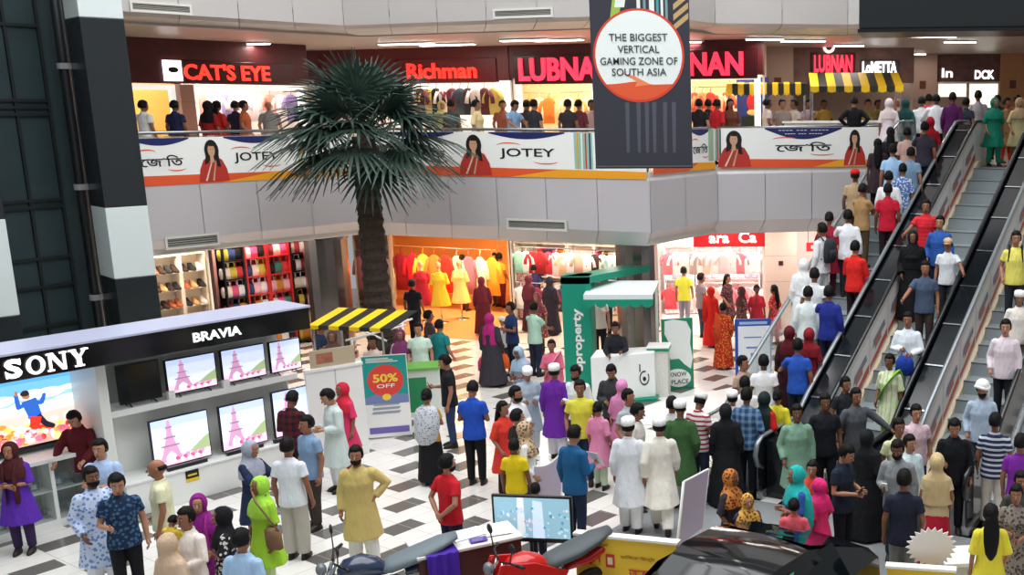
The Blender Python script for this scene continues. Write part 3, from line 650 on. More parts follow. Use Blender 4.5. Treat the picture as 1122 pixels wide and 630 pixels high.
# ------------------------------------------------------------------ escalators
RUN, TAN = 8.1, FL/8.1
def nose(y): return min(FL, max(0, y*TAN))
LANE = {'A': -.68, 'B': 1.06, 'C': 2.725}; HW = {'A': .68, 'B': .6, 'C': .6}
STEPM = mat('a3adb0', .4, .3, bump=.2, scale=80); RUBBER = mat('15171a', .25, spec=.6); CREAMT = mat('efe2c4', .3, .1)
ADV = mat('d9cfc8', .4)
def rail_path(h):
    P = [(-1.16, h-.5), (-1.3, h-.42), (-1.36, h-.25), (-1.3, h-.08), (-1.16, h)]
    P += [(-.3, h), (.1, h+.02)]
    for i in range(1, 20): y = .1+(RUN-.2)*i/20; P.append((y, nose(y)+h+.02))
    P += [(RUN, FL+h-.01), (RUN+.3, FL+h), (RUN+.9, FL+h), (RUN+1.04, FL+h-.08), (RUN+1.1, FL+h-.25), (RUN+1.04, FL+h-.42), (RUN+.9, FL+h-.5)]
    return P
STEP_ME = None; RAILG = mat('8d9396', .25, .5)
def escalator(lane, label, advert, rails=(None, None)):
    global STEP_ME
    t = thing('escalator', label, 'escalator', (EB[0], EB[1], 0), EA, 'three escalators side by side')
    c = LANE[lane]; hw = HW[lane]
    if STEP_ME is None:
        mb = MB(); d = RUN/20; r = FL/20
        mb.prism([(0, -.25), (d, -.25), (d, 0), (.02, 0), (0, -.02)], -.5, .5, 0, 'x')
        mb.box(-.5, .5, -.004, .015, -.012, .002, 1)
        STEP_ME = mb.mesh('step', [STEPM, mat('565c5f', .5)])
    for k in range(20):
        o = bpy.data.objects.new('step', STEP_ME); COL.objects.link(o); o.parent = t; o.location = (c, RUN*k/20, FL*(k+1)/20-.001); o.scale = ((hw-.1)/.5, 1, 1)
    MB().box(c-.5, c+.5, -1.3, 0, 0, .02).build('landing_plate', STEEL, t)
    MB().box(c-.78, c+.78, RUN, RUN+1.0, FL-.1, FL+.015).build('landing_plate', STEEL, t)
    for s in (-1, 1):
        x = c+s*hw
        MB().tube([(x, y, z) for y, z in rail_path(1.0)], [(.042, .03)]*len(rail_path(1.0)), 10).build('handrail', rails[0 if s < 0 else 1] or RUBBER, t, True)
        top = [(y, z-.03) for y, z in rail_path(1.0) if -1.3 <= y <= RUN+1.04 and z > .9]
        low = [(-1.2, .1), (0, .1), (RUN, FL+.1), (RUN+1.0, FL+.1)]
        MB().prism(top+low[::-1], x-.018, x+.018, 0, 'x').build('balustrade_panel', (GLASS if lane == 'A' and s < 0 else mat('1a2024', .1, spec=.6)) if not (advert and s < 0) else mat('e2dad4', .3), t)
        MB().prism([(-1.25, 0), (0, 0), (RUN, FL-.02), (RUN+1, FL-.02), (RUN+1, FL+.12), (RUN, FL+.12), (0, .12), (-1.25, .12)], x-.05, x+.05, 0, 'x').build('skirt_cover', mat('c9cccd', .25, .8), t)
        x0, x1 = (c-hw+.025, c-hw+.095) if s < 0 else (c+hw-.095, c+hw-.025)
        MB().prism([(-.6, 0), (0, 0), (RUN, FL), (RUN+.9, FL), (RUN+.9, FL+.14), (RUN, FL+.14), (0, .14), (-.6, .14)], x0, x1, 0, 'x').build('inner_skirt', CREAMT, t)
    if advert:                                     # printed sheets along the left inner panel
        x = c-.578
        for k in range(9):
            y0, y1 = .35+k*.86, .35+k*.86+.8
            q = lambda y, h: (x+.002*0, y, nose(y)+h)
            mb = MB(); mb.poly([q(y0, .2), q(y1, .2), q(y1, .86), q(y0, .86)], 0)
            x += .003; mb.poly([q(y0, .2), q(y1, .2), q(y1, .36), q(y0, .3)], 1)
            mb.poly([q(y0+.1, .5), q(y1-.1, .5), q(y1-.14, .64), q(y0+.14, .64)], 2)
            x += .003; mb.poly([q(y0+.2, .42), q(y0+.5, .42), q(y0+.5, .56), q(y0+.2, .56)], 3); x -= .006
            mb.build('advert_sheet', [mat('f0eae4', .4), mat('c23a30', .4), mat('8f8a9a', .4), mat('c07a6a', .4)], t)
    # truss under the steps
    MB().prism([(-1.3, -.01), (.6, -.01), (RUN+.5, FL-.75), (RUN+.5, FL-.3), (RUN, FL-.3), (0, .0), (-1.3, 0)], c-.72, c+.72, 0, 'x').build('truss', mat('8a8f92', .3, .7), t)
    return t
escalator('A', 'leftmost escalator, going up and packed with people from bottom to top', False, (RAILG, RAILG))
escalator('B', 'middle escalator with a few people coming down and advert sheets on its left side', True)
escalator('C', 'rightmost escalator, partly cut off by the right edge of the photo', True, (RAILG, None))
def deck(x0, x1, label):
    t = thing('escalator_deck', label, 'escalator cover', (EB[0], EB[1], 0), EA, 'black covers between the escalators')
    MB().prism([(-1.1, 0), (0, 0), (RUN, FL), (RUN+.8, FL), (RUN+.8, FL+.93), (RUN, FL+.93), (0, .93), (-1.1, .93)], x0, x1, 0, 'x').build('cover', mat('14181b', .12, spec=.45), t)
    for k in range(9):
        y = .5+k*.92; MB(Matrix.Translation((0, y, nose(y)+.935)) @ Matrix.Rotation(math.atan(TAN), 4, 'X')).box(x0, x1, 0, .03, 0, .012).build('cross_strip', CHROME, t)  # thin chrome strips laid across the cover at even steps
deck(.06, .40, 'glossy black cover between the left and middle escalators')
deck(.06+1.665, .40+1.665, 'glossy black cover between the middle and right escalators')

o = MB().box(-1.35, 3.5, -3.4, -1.32, .001, .012).build('floor_landing', mat('8f9294', .25, var=.12, scale=3.)); o.matrix_world = EM; struct(o)
# ------------------------------------------------------------------ electronics stand on the left
SA = math.radians(55); SU = (math.cos(SA), math.sin(SA)); SV = (math.sin(SA), -math.cos(SA))
def SPl(v): return Plane((SV[0]*v, SV[1]*v), SA)        # plane facing the hall, local x = u
def su(v, x, y): return SPl(v).px(x, y)
SM = Matrix.Rotation(SA, 4, 'Z')                     # local x=u, local y=-v
def sb(mb, u0, u1, v0, v1, z0, z1, m=0): return mb.box(u0, u1, -v1, -v0, z0, z1, m)
SWHITE = mat('eceeea', .3); SGREY = mat('c9cec9', .4)
def sput(o, label=None, cat=None, group=None):
    o.matrix_world = SM
    return tag(o, label, cat, group) if label else o
def sthing(name, label, cat, u, v, z=0, group=None):
    p = (SU[0]*u+SV[0]*v, SU[1]*u+SV[1]*v, z); return thing(name, label, cat, p, SA, group)
VF = -16.53
uR, zb_ = su(VF, 340, 355); uL = su(VF, 0, 400)[0]-2.2
zt_ = su(VF, 170, 358)[1]; zbm = su(VF, 170, 389)[1]
t = sthing('store_fascia', 'long black fascia board with white lettering over the electronics stand', 'store sign', uL, VF, 2.42)
Lf = uR-uL; hf = .36
MB().box(0, Lf, 0, .9, 0, hf).build('fascia_board', BLACKG, t, bevel=.01)
MB().box(-.02, Lf+.02, -.02, .92, hf, hf+.03).build('top_cap', mat('b9bcd4', .3), t)
# brand lettering, slab serif
a, b = su(VF, 3, 408)[0]-uL, su(VF, 97, 394)[0]-uL
mb = MB(); h = .25; w = b-a; zc = hf/2-.0
lw = w/4.05
def ring_letter(cx, m=0):
    n = 24; vo = []; vi = []
    for i in range(n):
        q = 2*math.pi*i/n; vo.append((cx+lw*.46*math.cos(q), -.03, zc+h*.52*math.sin(q))); vi.append((cx+lw*.23*math.cos(q), -.03, zc+h*.36*math.sin(q)))
    mb.add(vo+vi, [(i, (i+1) % n, n+(i+1) % n, n+i) for i in range(n)])
text(mb, 'S', a+lw*.45, zc, h*1.06, lw*.78, -.02, .012, .045)
mb.box(a+lw*.08, a+lw*.16, -.032, -.02, zc-h*.5, zc-h*.2); mb.box(a+lw*.74, a+lw*.82, -.032, -.02, zc+h*.2, zc+h*.5)
ring_letter(a+lw*1.48)
nx = a+lw*2.0
for x in (nx+.1*lw, nx+.78*lw): mb.box(x, x+.14*lw, -.032, -.02, zc-h*.5, zc+h*.5)
mb.prism([(nx+.08*lw, zc+h*.5), (nx+.34*lw, zc+h*.5), (nx+.92*lw, zc-h*.5), (nx+.7*lw, zc-h*.5)], -.032, -.02, 0, 'y')
for x in (nx, nx+.64*lw): mb.box(x, x+.36*lw, -.032, -.02, zc+h*.41, zc+h*.5)
mb.box(nx, nx+.34*lw, -.032, -.02, zc-h*.5, zc-h*.41)
yx = a+lw*3.06
mb.prism([(yx+.08*lw, zc+h*.5), (yx+.34*lw, zc+h*.5), (yx+.6*lw, zc), (yx+.6*lw, zc-h*.1), (yx+.4*lw, zc-h*.1)], -.032, -.02, 0, 'y')
mb.prism([(yx+.92*lw, zc+h*.5), (yx+.74*lw, zc+h*.5), (yx+.46*lw, zc), (yx+.5*lw, zc-h*.1)], -.032, -.02, 0, 'y')
mb.box(yx+.38*lw, yx+.62*lw, -.032, -.02, zc-h*.5, zc)
for x0, x1, z in ((0, .4, .41), (.64, 1., .41), (.26, .74, -.5)): mb.box(yx+x0*lw, yx+x1*lw, -.032, -.02, zc+h*z, zc+h*(z+.09))
mb.build('brand_letters', mat('ffffff', .4, emit=1.1), t)
a, b = su(VF, 210, 362)[0]-uL, su(VF, 263, 355)[0]-uL
text(MB(), 'BRAVIA', (a+b)/2, zc, .145, b-a, -.004, .02, .022).build('model_letters', mat('f2f4f4', .4, emit=.7), t)

VP = -16.75; VS = -17.02; VB = -17.55
up0 = su(VP, 143, 566)[0]; up1 = su(VP, 345, 505)[0]
# white back wall, plinth and shelf of the stand
struct(sput(sb(MB(), up0-.05, up1, VB-.1, VB, 0, 2.44).build('wall_stand', SGREY)))
mb = MB(); sb(mb, up0, up1, VB, VP, 0, .5); sb(mb, up0-.02, up1+.02, VB, VP+.02, .5, .54)
sput(mb.build('display_plinth', SWHITE, bevel=.008), 'low white plinth in front of the wall of screens', 'display counter')
mb = MB(); sb(mb, up0, up1, VB, VS, 1.5, 1.6); sb(mb, up0, up1, VB, VB+.2, .54, 1.5)
sput(mb.build('wall_shelf', SWHITE, bevel=.008), 'white shelf carrying the upper row of screens', 'shelf')
mb = MB(); sb(mb, up0-.16, up0-.02, VB-.5, VP-.1, 0, 2.42)
sput(mb.build('partition_panel', mat('e2e4dd', .4), bevel=.008), 'tall white partition between the big screen and the wall of screens', 'panel')
for k, (x, y) in enumerate(((211, 521), (243, 511))):
    if k: continue
    u, z = su(VP+.01, x, y)
    t = sthing('plinth_sticker', 'small yellow and black sticker on the front of the low white plinth', 'sticker', u, VP+.004, z)
    MB().box(-.1, .1, -.004, 0, -.09, -.04).build('yellow_strip', mat('e8c42a', .5), t); MB().box(-.1, .1, -.004, 0, -.035, .09).build('black_strip', BLACK, t)
    MB().box(-.07, .07, -.006, -.004, .0, .03).build('text_strip', mat('e8c42a', .5), t)
# television sets showing an iron lattice tower
def tv_picture(w, h):
    mb = MB(); y = -.031
    def P(pts, m, l): mb.poly([(x*w, y-.0012*l, z*h) for x, z in pts], m)
    n = 6
    for i in range(n): P([(-.5, -.5+i/n), (.5, -.5+i/n), (.5, -.5+(i+1)/n), (-.5, -.5+(i+1)/n)], [5, 6, 6, 7, 7, 8][i], 0)
    P([(.1, -.32), (.5, -.32), (.5, .0), (.4, -.06), (.28, -.16), (.18, -.25)], 1, 1)
    P([(-.5, -.5), (.5, -.5), (.5, -.3), (.1, -.34), (-.5, -.28)], 2, 1)
    tw = [(-.4, -.42), (-.3, -.42), (-.27, -.28), (-.2, -.2), (-.13, -.28), (-.1, -.42), (0, -.42), (-.09, -.08), (-.14, .1), (-.16, .34), (-.18, .47), (-.22, .47), (-.24, .34), (-.26, .1), (-.31, -.08)]
    P(tw, 3, 2)
    for z, q in ((-.1, .16), (.08, .1), (.3, .06)): P([(-.2-q, z), (-.2+q, z), (-.2+q, z+.035), (-.2-q, z+.035)], 9, 3)
    P([(-.2+.02*math.cos(q)*5, -.36+.1*math.sin(q)) for q in [2*math.pi*i/14 for i in range(14)]], 4, 4)
    for i in range(12):
        x, z = -.1+.045*i, -.38+.05*math.sin(i*2.1)
        P([(x+.045*math.cos(q), z+.05*math.sin(q)) for q in [2*math.pi*j/7 for j in range(7)]], [10, 3, 4][i % 3], 5)
    return mb
E_ = lambda h, s=1.0: mat(h, .5, emit=s)
TVM = [E_('c9d6ee'), E_('a3b886', .8), E_('e3c4d6'), E_('cf9cc0', .8), E_('fbeef4'), E_('e6e6f2'), E_('d8def2'), E_('c8d2ee'), E_('b4c4ea'), E_('a87aa0', .7), E_('d85a8a', .8)]
def tv(v, px, label, on=True, z=None):
    x0, y0, x1, y1 = px                      # left-top x,y and right-bottom x,y of the picture
    u0, zt = su(v, x0, y0); u1, zb = su(v, x1, y1); 
    if z is not None: zb = z
    w, h = u1-u0, zt-zb
    t = sthing('television', label, 'television', (u0+u1)/2, v, (zt+zb)/2, 'television sets on the electronics stand')
    MB().box(-w/2-.015, w/2+.015, -.03, .03, -h/2-.02, h/2+.015).build('casing', mat('15171a', .25), t, bevel=.006)
    if on: tv_picture(w, h).build('screen', TVM, t)
    else:
        MB().box(-w/2+.01, w/2-.01, -.033, -.03, -h/2+.01, h/2-.01).build('screen', mat('0b0d10', .12, spec=.6), t)
    for s in (-1, 1): MB().tube([(s*w*.32, -.1, -h/2-.055), (s*w*.3, 0, -h/2-.015), (s*w*.32, .1, -h/2-.055)], .012, 6).build('foot', mat('202224', .4), t)
v1 = VS-.12; v2 = VP-.2
tv(v1, (180, 396, 238, 430), 'television on the upper shelf with the tower picture, leftmost lit one', z=1.665)
tv(v1, (241, 385, 291, 414), 'television on the upper shelf with the tower picture, middle lit one', z=1.665)
tv(v1, (294, 376, 329, 401), 'smallest television on the upper shelf, at its right end', z=1.665)
tv(v1, (127, 402, 178, 448), 'switched-off black television at the left end of the upper shelf', False, z=1.665)
tv(v2, (163, 463, 231, 502), 'biggest television of the lower row, at the left end above the plinth sticker', z=.605)
tv(v2, (239, 447, 292, 483), 'middle television of the lower row with the tower picture', z=.605)
tv(v2, (297, 431, 348, 462), 'right television of the lower row, behind the man in the checked shirt', z=.605)
for k, (x, y) in enumerate(((185, 437), (245, 424))):
    u, z = su(v1, x, y); sput(sb(MB(), u-.05, u+.05, v1+.04, v1+.12, 1.6, 1.72).build('price_card', WHITE), 'small white card at the foot of the %s lit upper television' % ('leftmost', 'middle')[k], 'card')
for k, x in enumerate((205, 268, 318)):
    u, z = su(VP-.06, x, 500-k*18); o = sb(MB(), u-.3, u+.3, VP-.12, VP-.05, .541, .6).build('sound_bar', mat('202327', .3), bevel=.008); sput(o, 'black sound bar below the %s television of the lower row' % ('biggest', 'middle', 'right')[k], 'speaker')

# glass cabinet with the big screen behind it
VG = -17.27; VG2 = -17.75
ug0 = su(VG, -40, 590)[0]; ug1 = up0-.18
zc_top = su(VG, 60, 501)[1]
t = sthing('glass_cabinet', 'low white cabinet with glass doors under the big screen', 'cabinet', ug0, VG)
Lg = ug1-ug0
MB().box(0, Lg, .0, .5, 0, .12).build('plinth', SWHITE, t); MB().box(-.02, Lg, -.02, .55, zc_top-.06, zc_top).build('top', SWHITE, t)
MB().box(0, Lg, .46, .5, .12, zc_top-.06).build('back_panel', mat('5f7570', .5), t)
for x in (0, Lg*.33, Lg*.66, Lg-.04): MB().box(x, x+.05, 0, .46, .12, zc_top-.06).build('upright', SWHITE, t)
MB().box(.05, Lg-.04, .02, .46, zc_top*.52, zc_top*.52+.02).build('shelf_board', mat('c9d2ce', .2), t)
for k in range(3): MB().box(Lg*.33*k+.055, Lg*.33*(k+1)-.005, .005, .012, .125, zc_top-.065).build('glass_door', GLASS, t)
for k in range(9):
    uu = ug0+.18+k*(Lg-.3)/9; z = zc_top*.52+.021 if k % 2 else .12
    p = (SU[0]*uu+SV[0]*(VG-.25), SU[1]*uu+SV[1]*(VG-.25), z)
    o = MB().box(-.07, .07, -.05, .05, 0, .12).box(-.03, .03, -.06, -.05, .03, .1, 1).build('camera_box', [mat(['2a2e32', '3a6a8a', '1e4a44'][k % 3], .4), mat('c8ccd0', .3)], loc=p, rotz=SA)
    tag(o, 'small boxed gadget inside the glass cabinet', 'box', 'boxed gadgets inside the glass cabinet')
t = sthing('big_screen', 'huge lit screen showing a person leaping over red flowers under a blue sky', 'screen', su(VG2, 50, 450)[0], VG2, 0)
u0, u1 = su(VG2, -70, 450)[0], su(VG2, 103, 450)[0]; um = su(VG2, 50, 450)[0]; zt, zb = 2.42, su(VG2, 102, 471)[1]
zb = (zb+su(VG2, 30, 490)[1])/2
MB().box(u0-um-.04, u1-um+.04, 0, .1, zb-.04, zt+.03).build('casing', mat('14171a', .3), t)
mb = MB(); w = u1-um; n = 8
def P(pts, m, l): mb.poly([(x, -.004-.0015*l, z) for x, z in pts], m)
H = zt-zb
for i in range(n): P([(u0-um, zb+H*i/n), (u1-um, zb+H*i/n), (u1-um, zb+H*(i+1)/n), (u0-um, zb+H*(i+1)/n)], [7, 8, 8, 6, 5, 4, 3, 2][i], 0)
rnd = random.Random(3)
def blob(cx, cz, rx, rz, m, l, k=10): P([(cx+rx*math.cos(q)*(1+.15*math.sin(3*q+cx*9)), cz+rz*math.sin(q)) for q in [2*math.pi*j/k for j in range(k)]], m, l)
for i in range(14): blob(rnd.uniform(u0-um, w), zb+H*rnd.uniform(.4, .62), rnd.uniform(.1, .25), rnd.uniform(.03, .08), 9, 1)
for i in range(150):
    z = rnd.uniform(0, .36)**1.2; blob(min(w-.06, max(u0-um+.06, rnd.uniform(u0-um, w))), zb+.05+H*z*.85, rnd.uniform(.02, .05)*(1.5-z), rnd.uniform(.018, .04)*(1.5-z), rnd.choice([10, 10, 11, 12, 13, 9, 14]), 2, 7)
# leaping figure on the picture
q = lambda x, y: (su(VG2, x, y)[0]-um, su(VG2, x, y)[1])
def limb(pts, wd, m, l):
    pts = [q(*p) for p in pts]
    for (xa, za), (xb, zb2) in zip(pts, pts[1:]):
        dx, dz = xb-xa, zb2-za; ln = math.hypot(dx, dz)+1e-6; nx, nz = -dz/ln*wd, dx/ln*wd
        P([(xa+nx, za+nz), (xa-nx, za-nz), (xb-nx*.85, zb2-nz*.85), (xb+nx*.85, zb2+nz*.85)], m, l); blob(xb, zb2, wd*.9, wd*.9, m, l, 8)
limb([(31, 438), (39, 456)], .1, 15, 3); limb([(33, 440), (20, 447), (17, 434)], .032, 15, 4); limb([(36, 440), (45, 441), (48, 432)], .032, 15, 4)
limb([(39, 456), (38, 466)], .075, 10, 5); limb([(41, 455), (50, 464), (57, 466)], .045, 16, 4); limb([(17, 434), (17, 430)], .022, 17, 5)
x, z = q(28, 433); blob(x, z, .055, .065, 17, 5); blob(x-.01, z+.03, .06, .045, 16, 6)
SCR = ['000000', '000000', '3f9be0', '56a9e6', '74b9ea', '9ccdf0', 'd8ebf6', 'f3b2a0', 'f4d2c4', 'f4fafc', 'ea3a2a', 'f59a3a', 'f6dc6a', 'f27a9a', 'ffffff', '2f66c0', '2a2430', 'b07a5a']
mb.build('picture', [mat(h, .5, emit=1.1) for h in SCR], t)
# end wall of the stand
pE = (SU[0]*up1+SV[0]*(VP-.02), SU[1]*up1+SV[1]*(VP-.02))
e2 = on_z(403, 500, 0)
EW = Plane(pE, ang(pE, (e2[0]+.3, e2[1]+.5)))
w = EW.px(402, 460)[0]; zt = 1.62
o = MB().box(0, w, 0, .08, 0, zt).box(-.01, w+.01, -.02, .1, zt, zt+.05).box(w*.5, w*.5+.015, -.004, 0, 0, zt, 1).build('partition_wall', [SWHITE, mat('b0b4b0', .5)], bevel=.006); o.matrix_world = EW.M
tag(o, 'white end wall right of the screens, behind the man in the pale grey tunic', 'partition')
o = MB().box(.1, w-.1, .02, .05, zt+.06, zt+.36).box(.2, w*.5, .018, .02, zt+.12, zt+.3, 1).build('printed_panel', [mat('b8a98e', .5), mat('a86a50', .5, var=.5, scale=8)]); o.matrix_world = EW.M
tag(o, 'long faded printed panel standing on the white end wall under the striped canopy', 'panel')

# ------------------------------------------------------------------ palm
pb = on_y(411, 300, 22.0)
t = thing('palm_tree', 'tall fan palm with a dark green crown in front of the upper railing', 'palm', (pb[0], pb[1], 0))
topz = on_y(398, 150, 22.0)[2]
mb = MB(); nR = 46
for k in range(nR):
    z = topz*k/(nR-1)
    pass
mb.rings([(.0, 0, topz*k/(nR-1), (.27-.06*k/nR)*(1.12 if k % 2 else .95), (.27-.06*k/nR)*(1.12 if k % 2 else .95)) for k in range(nR)], 18, fold=.05, nf=7)
mb.build('trunk', mat('40332a', .9, bump=1.0, scale=18, var=.55), t)
mb = MB(); rnd = random.Random(11)
for k in range(260):
    z = .3+(topz-.35)*k/260; a = k*2.4; r = .27-.05*z/topz
    M = Matrix.Translation((r*math.cos(a), r*math.sin(a), z)) @ Matrix.Rotation(a, 4, 'Z') @ Matrix.Rotation(-.5, 4, 'Y')
    mb.M = M; mb.add([(0, -.085, 0), (0, .085, 0), (.06, .02, .2), (.06, -.02, .2), (-.03, -.085, 0), (-.03, .085, 0)], [(0, 1, 2, 3), (4, 3, 2, 5), (0, 3, 4), (1, 5, 2)])
b_ = mb.build('bark_scales', mat('3c3027', .9, var=.6, scale=14), t); b_['kind'] = 'stuff'
PALMG = [mat('33493f', .42, var=.5, scale=5., spec=.5), mat('263a31', .45, var=.4, scale=5.), mat('4c5f56', .38, var=.4, scale=5., spec=.6)]
def frond(a, el, L, rnd, m):
    """fan leaf: petiole plus a pleated fan of drooping blades"""
    mb = MB(); d = Vector((math.cos(a)*math.cos(el), math.sin(a)*math.cos(el), math.sin(el))); side = Vector((-math.sin(a), math.cos(a), 0)); up = side.cross(d)*-1
    if up.z < 0: up = -up
    base = Vector((0, 0, topz-.1+.25*rnd.random())); P1 = base+d*L*.42+Vector((0, 0, -.05*L*math.cos(el)))
    mb.tube([base, base+d*L*.2, P1], [.022, .018, .014], 6)
    n = 22
    for i in range(n):
        q = (i/(n-1)-.5)*math.radians(210); ln = L*.62*(.75+.25*math.cos(q))*rnd.uniform(.88, 1.08)
        dr = d*math.cos(q)+side*math.sin(q); w = .034
        pts = []
        for s in (0, .35, .7, 1.0):
            p = P1+dr*ln*s+up*(.05*math.cos(q)*s)+Vector((0, 0, -.42*ln*s*s*(.5+.6*math.cos(el))))
            pts.append(p)
        ws = [w*.5, w*1.1, w*.8, .004]; bn = dr.cross(up).normalized()
        vs = []
        for p, ww in zip(pts, ws): vs += [p-bn*ww, p+up*.012, p+bn*ww]
        fs = []
        for k in range(3): fs += [(3*k, 3*k+3, 3*k+4, 3*k+1), (3*k+1, 3*k+4, 3*k+5, 3*k+2)]
        mb.add(vs, fs)
    return mb.build('frond', m, t)
rnd = random.Random(5)
for i in range(46):
    u = i/46; el = math.radians(88-128*u**1.05+rnd.uniform(-8, 8)); a = i*2.399+rnd.uniform(-.3, .3)
    L = (1.7+.45*math.sin(math.pi*u))*rnd.uniform(.9, 1.1)
    frond(a, el, L, rnd, PALMG[0 if u < .45 else (2 if i % 3 == 0 else 1)])

# ------------------------------------------------------------------ hanging banner
HY = 19.0
(x0, _, zb), (x1, _, _) = on_y(653, 183, HY), on_y(759, 180, HY); xt0 = on_y(643, 0, HY)
cx = (x0+x1)/2; w = (x1-x0)/2; z1 = on_y(700, 0, HY)[2]+1.6
t = thing('hanging_banner', 'tall dark banner with a round white disc of lettering hanging in the atrium', 'banner', (cx, HY, 0), .0)
mb = MB().box(-w, w, -.012, .012, zb, z1)
def P(pts, m, l): mb.poly([(x, -.013-.0015*l, z) for x, z in pts], m)
def bx(px): return on_y(px, 60, HY)[0]-cx
zq = lambda y: on_y(705, y, HY)[2]
P([(-w*.62, zq(30)), (-w*.45, zq(30)), (w*.0, z1), (-w*.25, z1)], 1, 1); P([(-w*.5, zq(8)), (-w*.3, zq(8)), (w*.05, z1), (-w*.14, z1)], 2, 2)
for i, (xx, ww, m) in enumerate(((-.05, .07, 2), (.08, .05, 3), (.2, .1, 2), (.34, .05, 4), (.43, .05, 2), (.52, .05, 3))): P([(xx*w, zq(40)), ((xx+ww)*w, zq(40)), ((xx+ww)*w, z1), (xx*w, z1)], m, 1)
for i in range(9): z = zq(34)+i*.17; P([(.68*w, z), (.98*w, z+.2), (.98*w, z+.3), (.68*w, z+.1)], 5, 1)
for i, xx in enumerate((-.35, -.12, .05, .2, .42, .6)): P([(xx*w, zb+.25), ((xx+.06)*w, zb+.25), ((xx+.09)*w, zq(112)), (xx*w, zq(112))], 6, 1)
cxx = bx(700); czz = zq(61); rr = bx(750)-cxx
def disc(r, m, l, n=48): P([(cxx+r*math.cos(q), czz+r*math.sin(q)) for q in [2*math.pi*i/n for i in range(n)]], m, l)
disc(rr, 7, 3); disc(rr*.95, 8, 4)
arc = [(cxx+rr*.95*math.cos(q), czz+rr*.95*math.sin(q)) for q in [math.radians(220+100*i/20) for i in range(21)]]
P(arc+[(cxx+rr*.3, czz-rr*.62), (cxx-rr*.1, czz-rr*.55), (cxx-rr*.5, czz-rr*.6)], 9, 5)
P([(cxx-rr*.4, czz-rr*.36), (cxx-rr*.1, czz-rr*.44), (cxx+rr*.25, czz-rr*.62), (cxx-rr*.1, czz-rr*.66), (cxx-rr*.05, czz-rr*.56)], 10, 6)
BANM = [mat('35363f', .45), mat('9cba4c', .5), mat('e6ece6', .5), mat('7a9aa0', .5), mat('4aa0a8', .5), mat('c0a070', .5), mat('51525e', .45), mat('d5432f', .5), mat('e9f0ec', .5), mat('e05a34', .5), mat('f08a5a', .5), mat('33343c', .5)]
mb.build('printed_sheet', BANM, t)
mb = MB()
for s_, yy, ww in (('THE BIGGEST', 41, 62), ('VERTICAL', 54, 44), ('GAMING ZONE OF', 67, 82), ('SOUTH ASIA', 79, 58)):
    text(mb, s_, cxx, zq(yy), .125, ww/105*2*w, -.027, .004, .006)
mb.build('lettering', mat('3a3d42', .5), t)
MB().tube([(-w, 0, zb), (w, 0, zb)], .03, 8).build('bottom_bar', mat('2a2b30', .4), t)
MB().tube([(-w, 0, z1), (w, 0, z1)], .03, 8).build('top_bar', mat('2a2b30', .4), t)
for s in (-1, 1): MB().tube([(s*w*.8, 0, z1), (s*w*.8, 0, z1+4)], .01, 6).build('hanging_wire', STEEL, t)

# ------------------------------------------------------------------ striped canopies
YEL = mat('f2c81e', .5); BLK = mat('2a2a26', .5)
def canopy(p, rz, w, d, rise, n, label, posts=2.1, valance=.2, slant=0, skip=()):
    """striped sloping canopy: p = centre of the front edge"""
    t = thing('striped_canopy', label, 'canopy', p, rz, 'black and yellow striped canopies')
    mb = MB()
    for i in range(n):
        x0, x1 = -w/2+w*i/n, -w/2+w*(i+1)/n
        mb.add([(x0, 0, 0), (x1, 0, 0), (x1+slant, d, rise), (x0+slant, d, rise), (x0, 0, -.02), (x1, 0, -.02), (x1+slant, d, rise-.02), (x0+slant, d, rise-.02)], [(0, 1, 2, 3), (7, 6, 5, 4), (0, 4, 5, 1), (2, 6, 7, 3)], i % 2)
    mb.build('roof_cloth', [YEL, BLK], t)
    mb = MB()
    for i in range(n):
        x0, x1 = -w/2+w*i/n, -w/2+w*(i+1)/n
        mb.prism([(x0, .0), (x1, .0), (x1, -valance*.8), ((x0+x1)/2, -valance), (x0, -valance*.8)], -.012, .0, i % 2, 'y')
    if valance: mb.build('valance', [YEL, BLK], t)
    for sx in (-1, 1):
        for yy, zz in ((.05, -.04), (d-.05, rise-.05)):
            if sx in skip: continue
            MB().tube([(sx*(w/2-.05)+(slant if yy > 1 else 0), yy, -posts), (sx*(w/2-.05)+(slant if yy > 1 else 0), yy, zz)], .022, 8).build('post', CHROME, t)
    if skip: MB().tube([(.05*w, d-.05, -posts), (.05*w, d-.05, rise-.05)], .022, 8).build('post', CHROME, t)
    return t
pa = on_z(338, 356, 2.15); pc = on_z(428, 360, 2.15)
rz = math.atan2(pc[1]-pa[1], pc[0]-pa[0]); W_ = math.hypot(pc[0]-pa[0], pc[1]-pa[1])
canopy(((pa[0]+pc[0])/2, (pa[1]+pc[1])/2, 2.15), rz, W_, .9, .16, 8, 'black and yellow striped canopy in front of the palm trunk', 2.15, .08, skip=(1,))
a = on_z(886, 94, FL+2.0+.35); b = on_z(990, 94, FL+2.0+.35)
YU = 27.0
a = on_y(888, 100, YU); b = on_y(990, 100, YU); zt = on_y(938, 80, YU+.9)[2]
canopy(((a[0]+b[0])/2, YU, a[2]+.12), .02, b[0]-a[0], 1.2, zt-a[2]-.1, 11, 'black and yellow striped stall roof on the upper floor below the small red name', a[2]+.12-FL, .16)
a = on_y(796, 92, 27.4); b = on_y(884, 92, 27.4)
canopy(((a[0]+b[0])/2, 27.4, a[2]), .02, b[0]-a[0], .5, .05, 14, 'thin black and yellow striped valance on the upper floor right of the hanging banner', a[2]-FL, .3)

pf = [on_z(x, y, 0) for x, y in ((640, 462), (788, 470), (806, 424), (726, 441))]
tag(MB().prism([(p[0], p[1]) for p in pf], 0.002, .014).build('floor_platform', mat('efeeea', .25)), 'flat white platform on the floor in front of the green stand', 'platform')
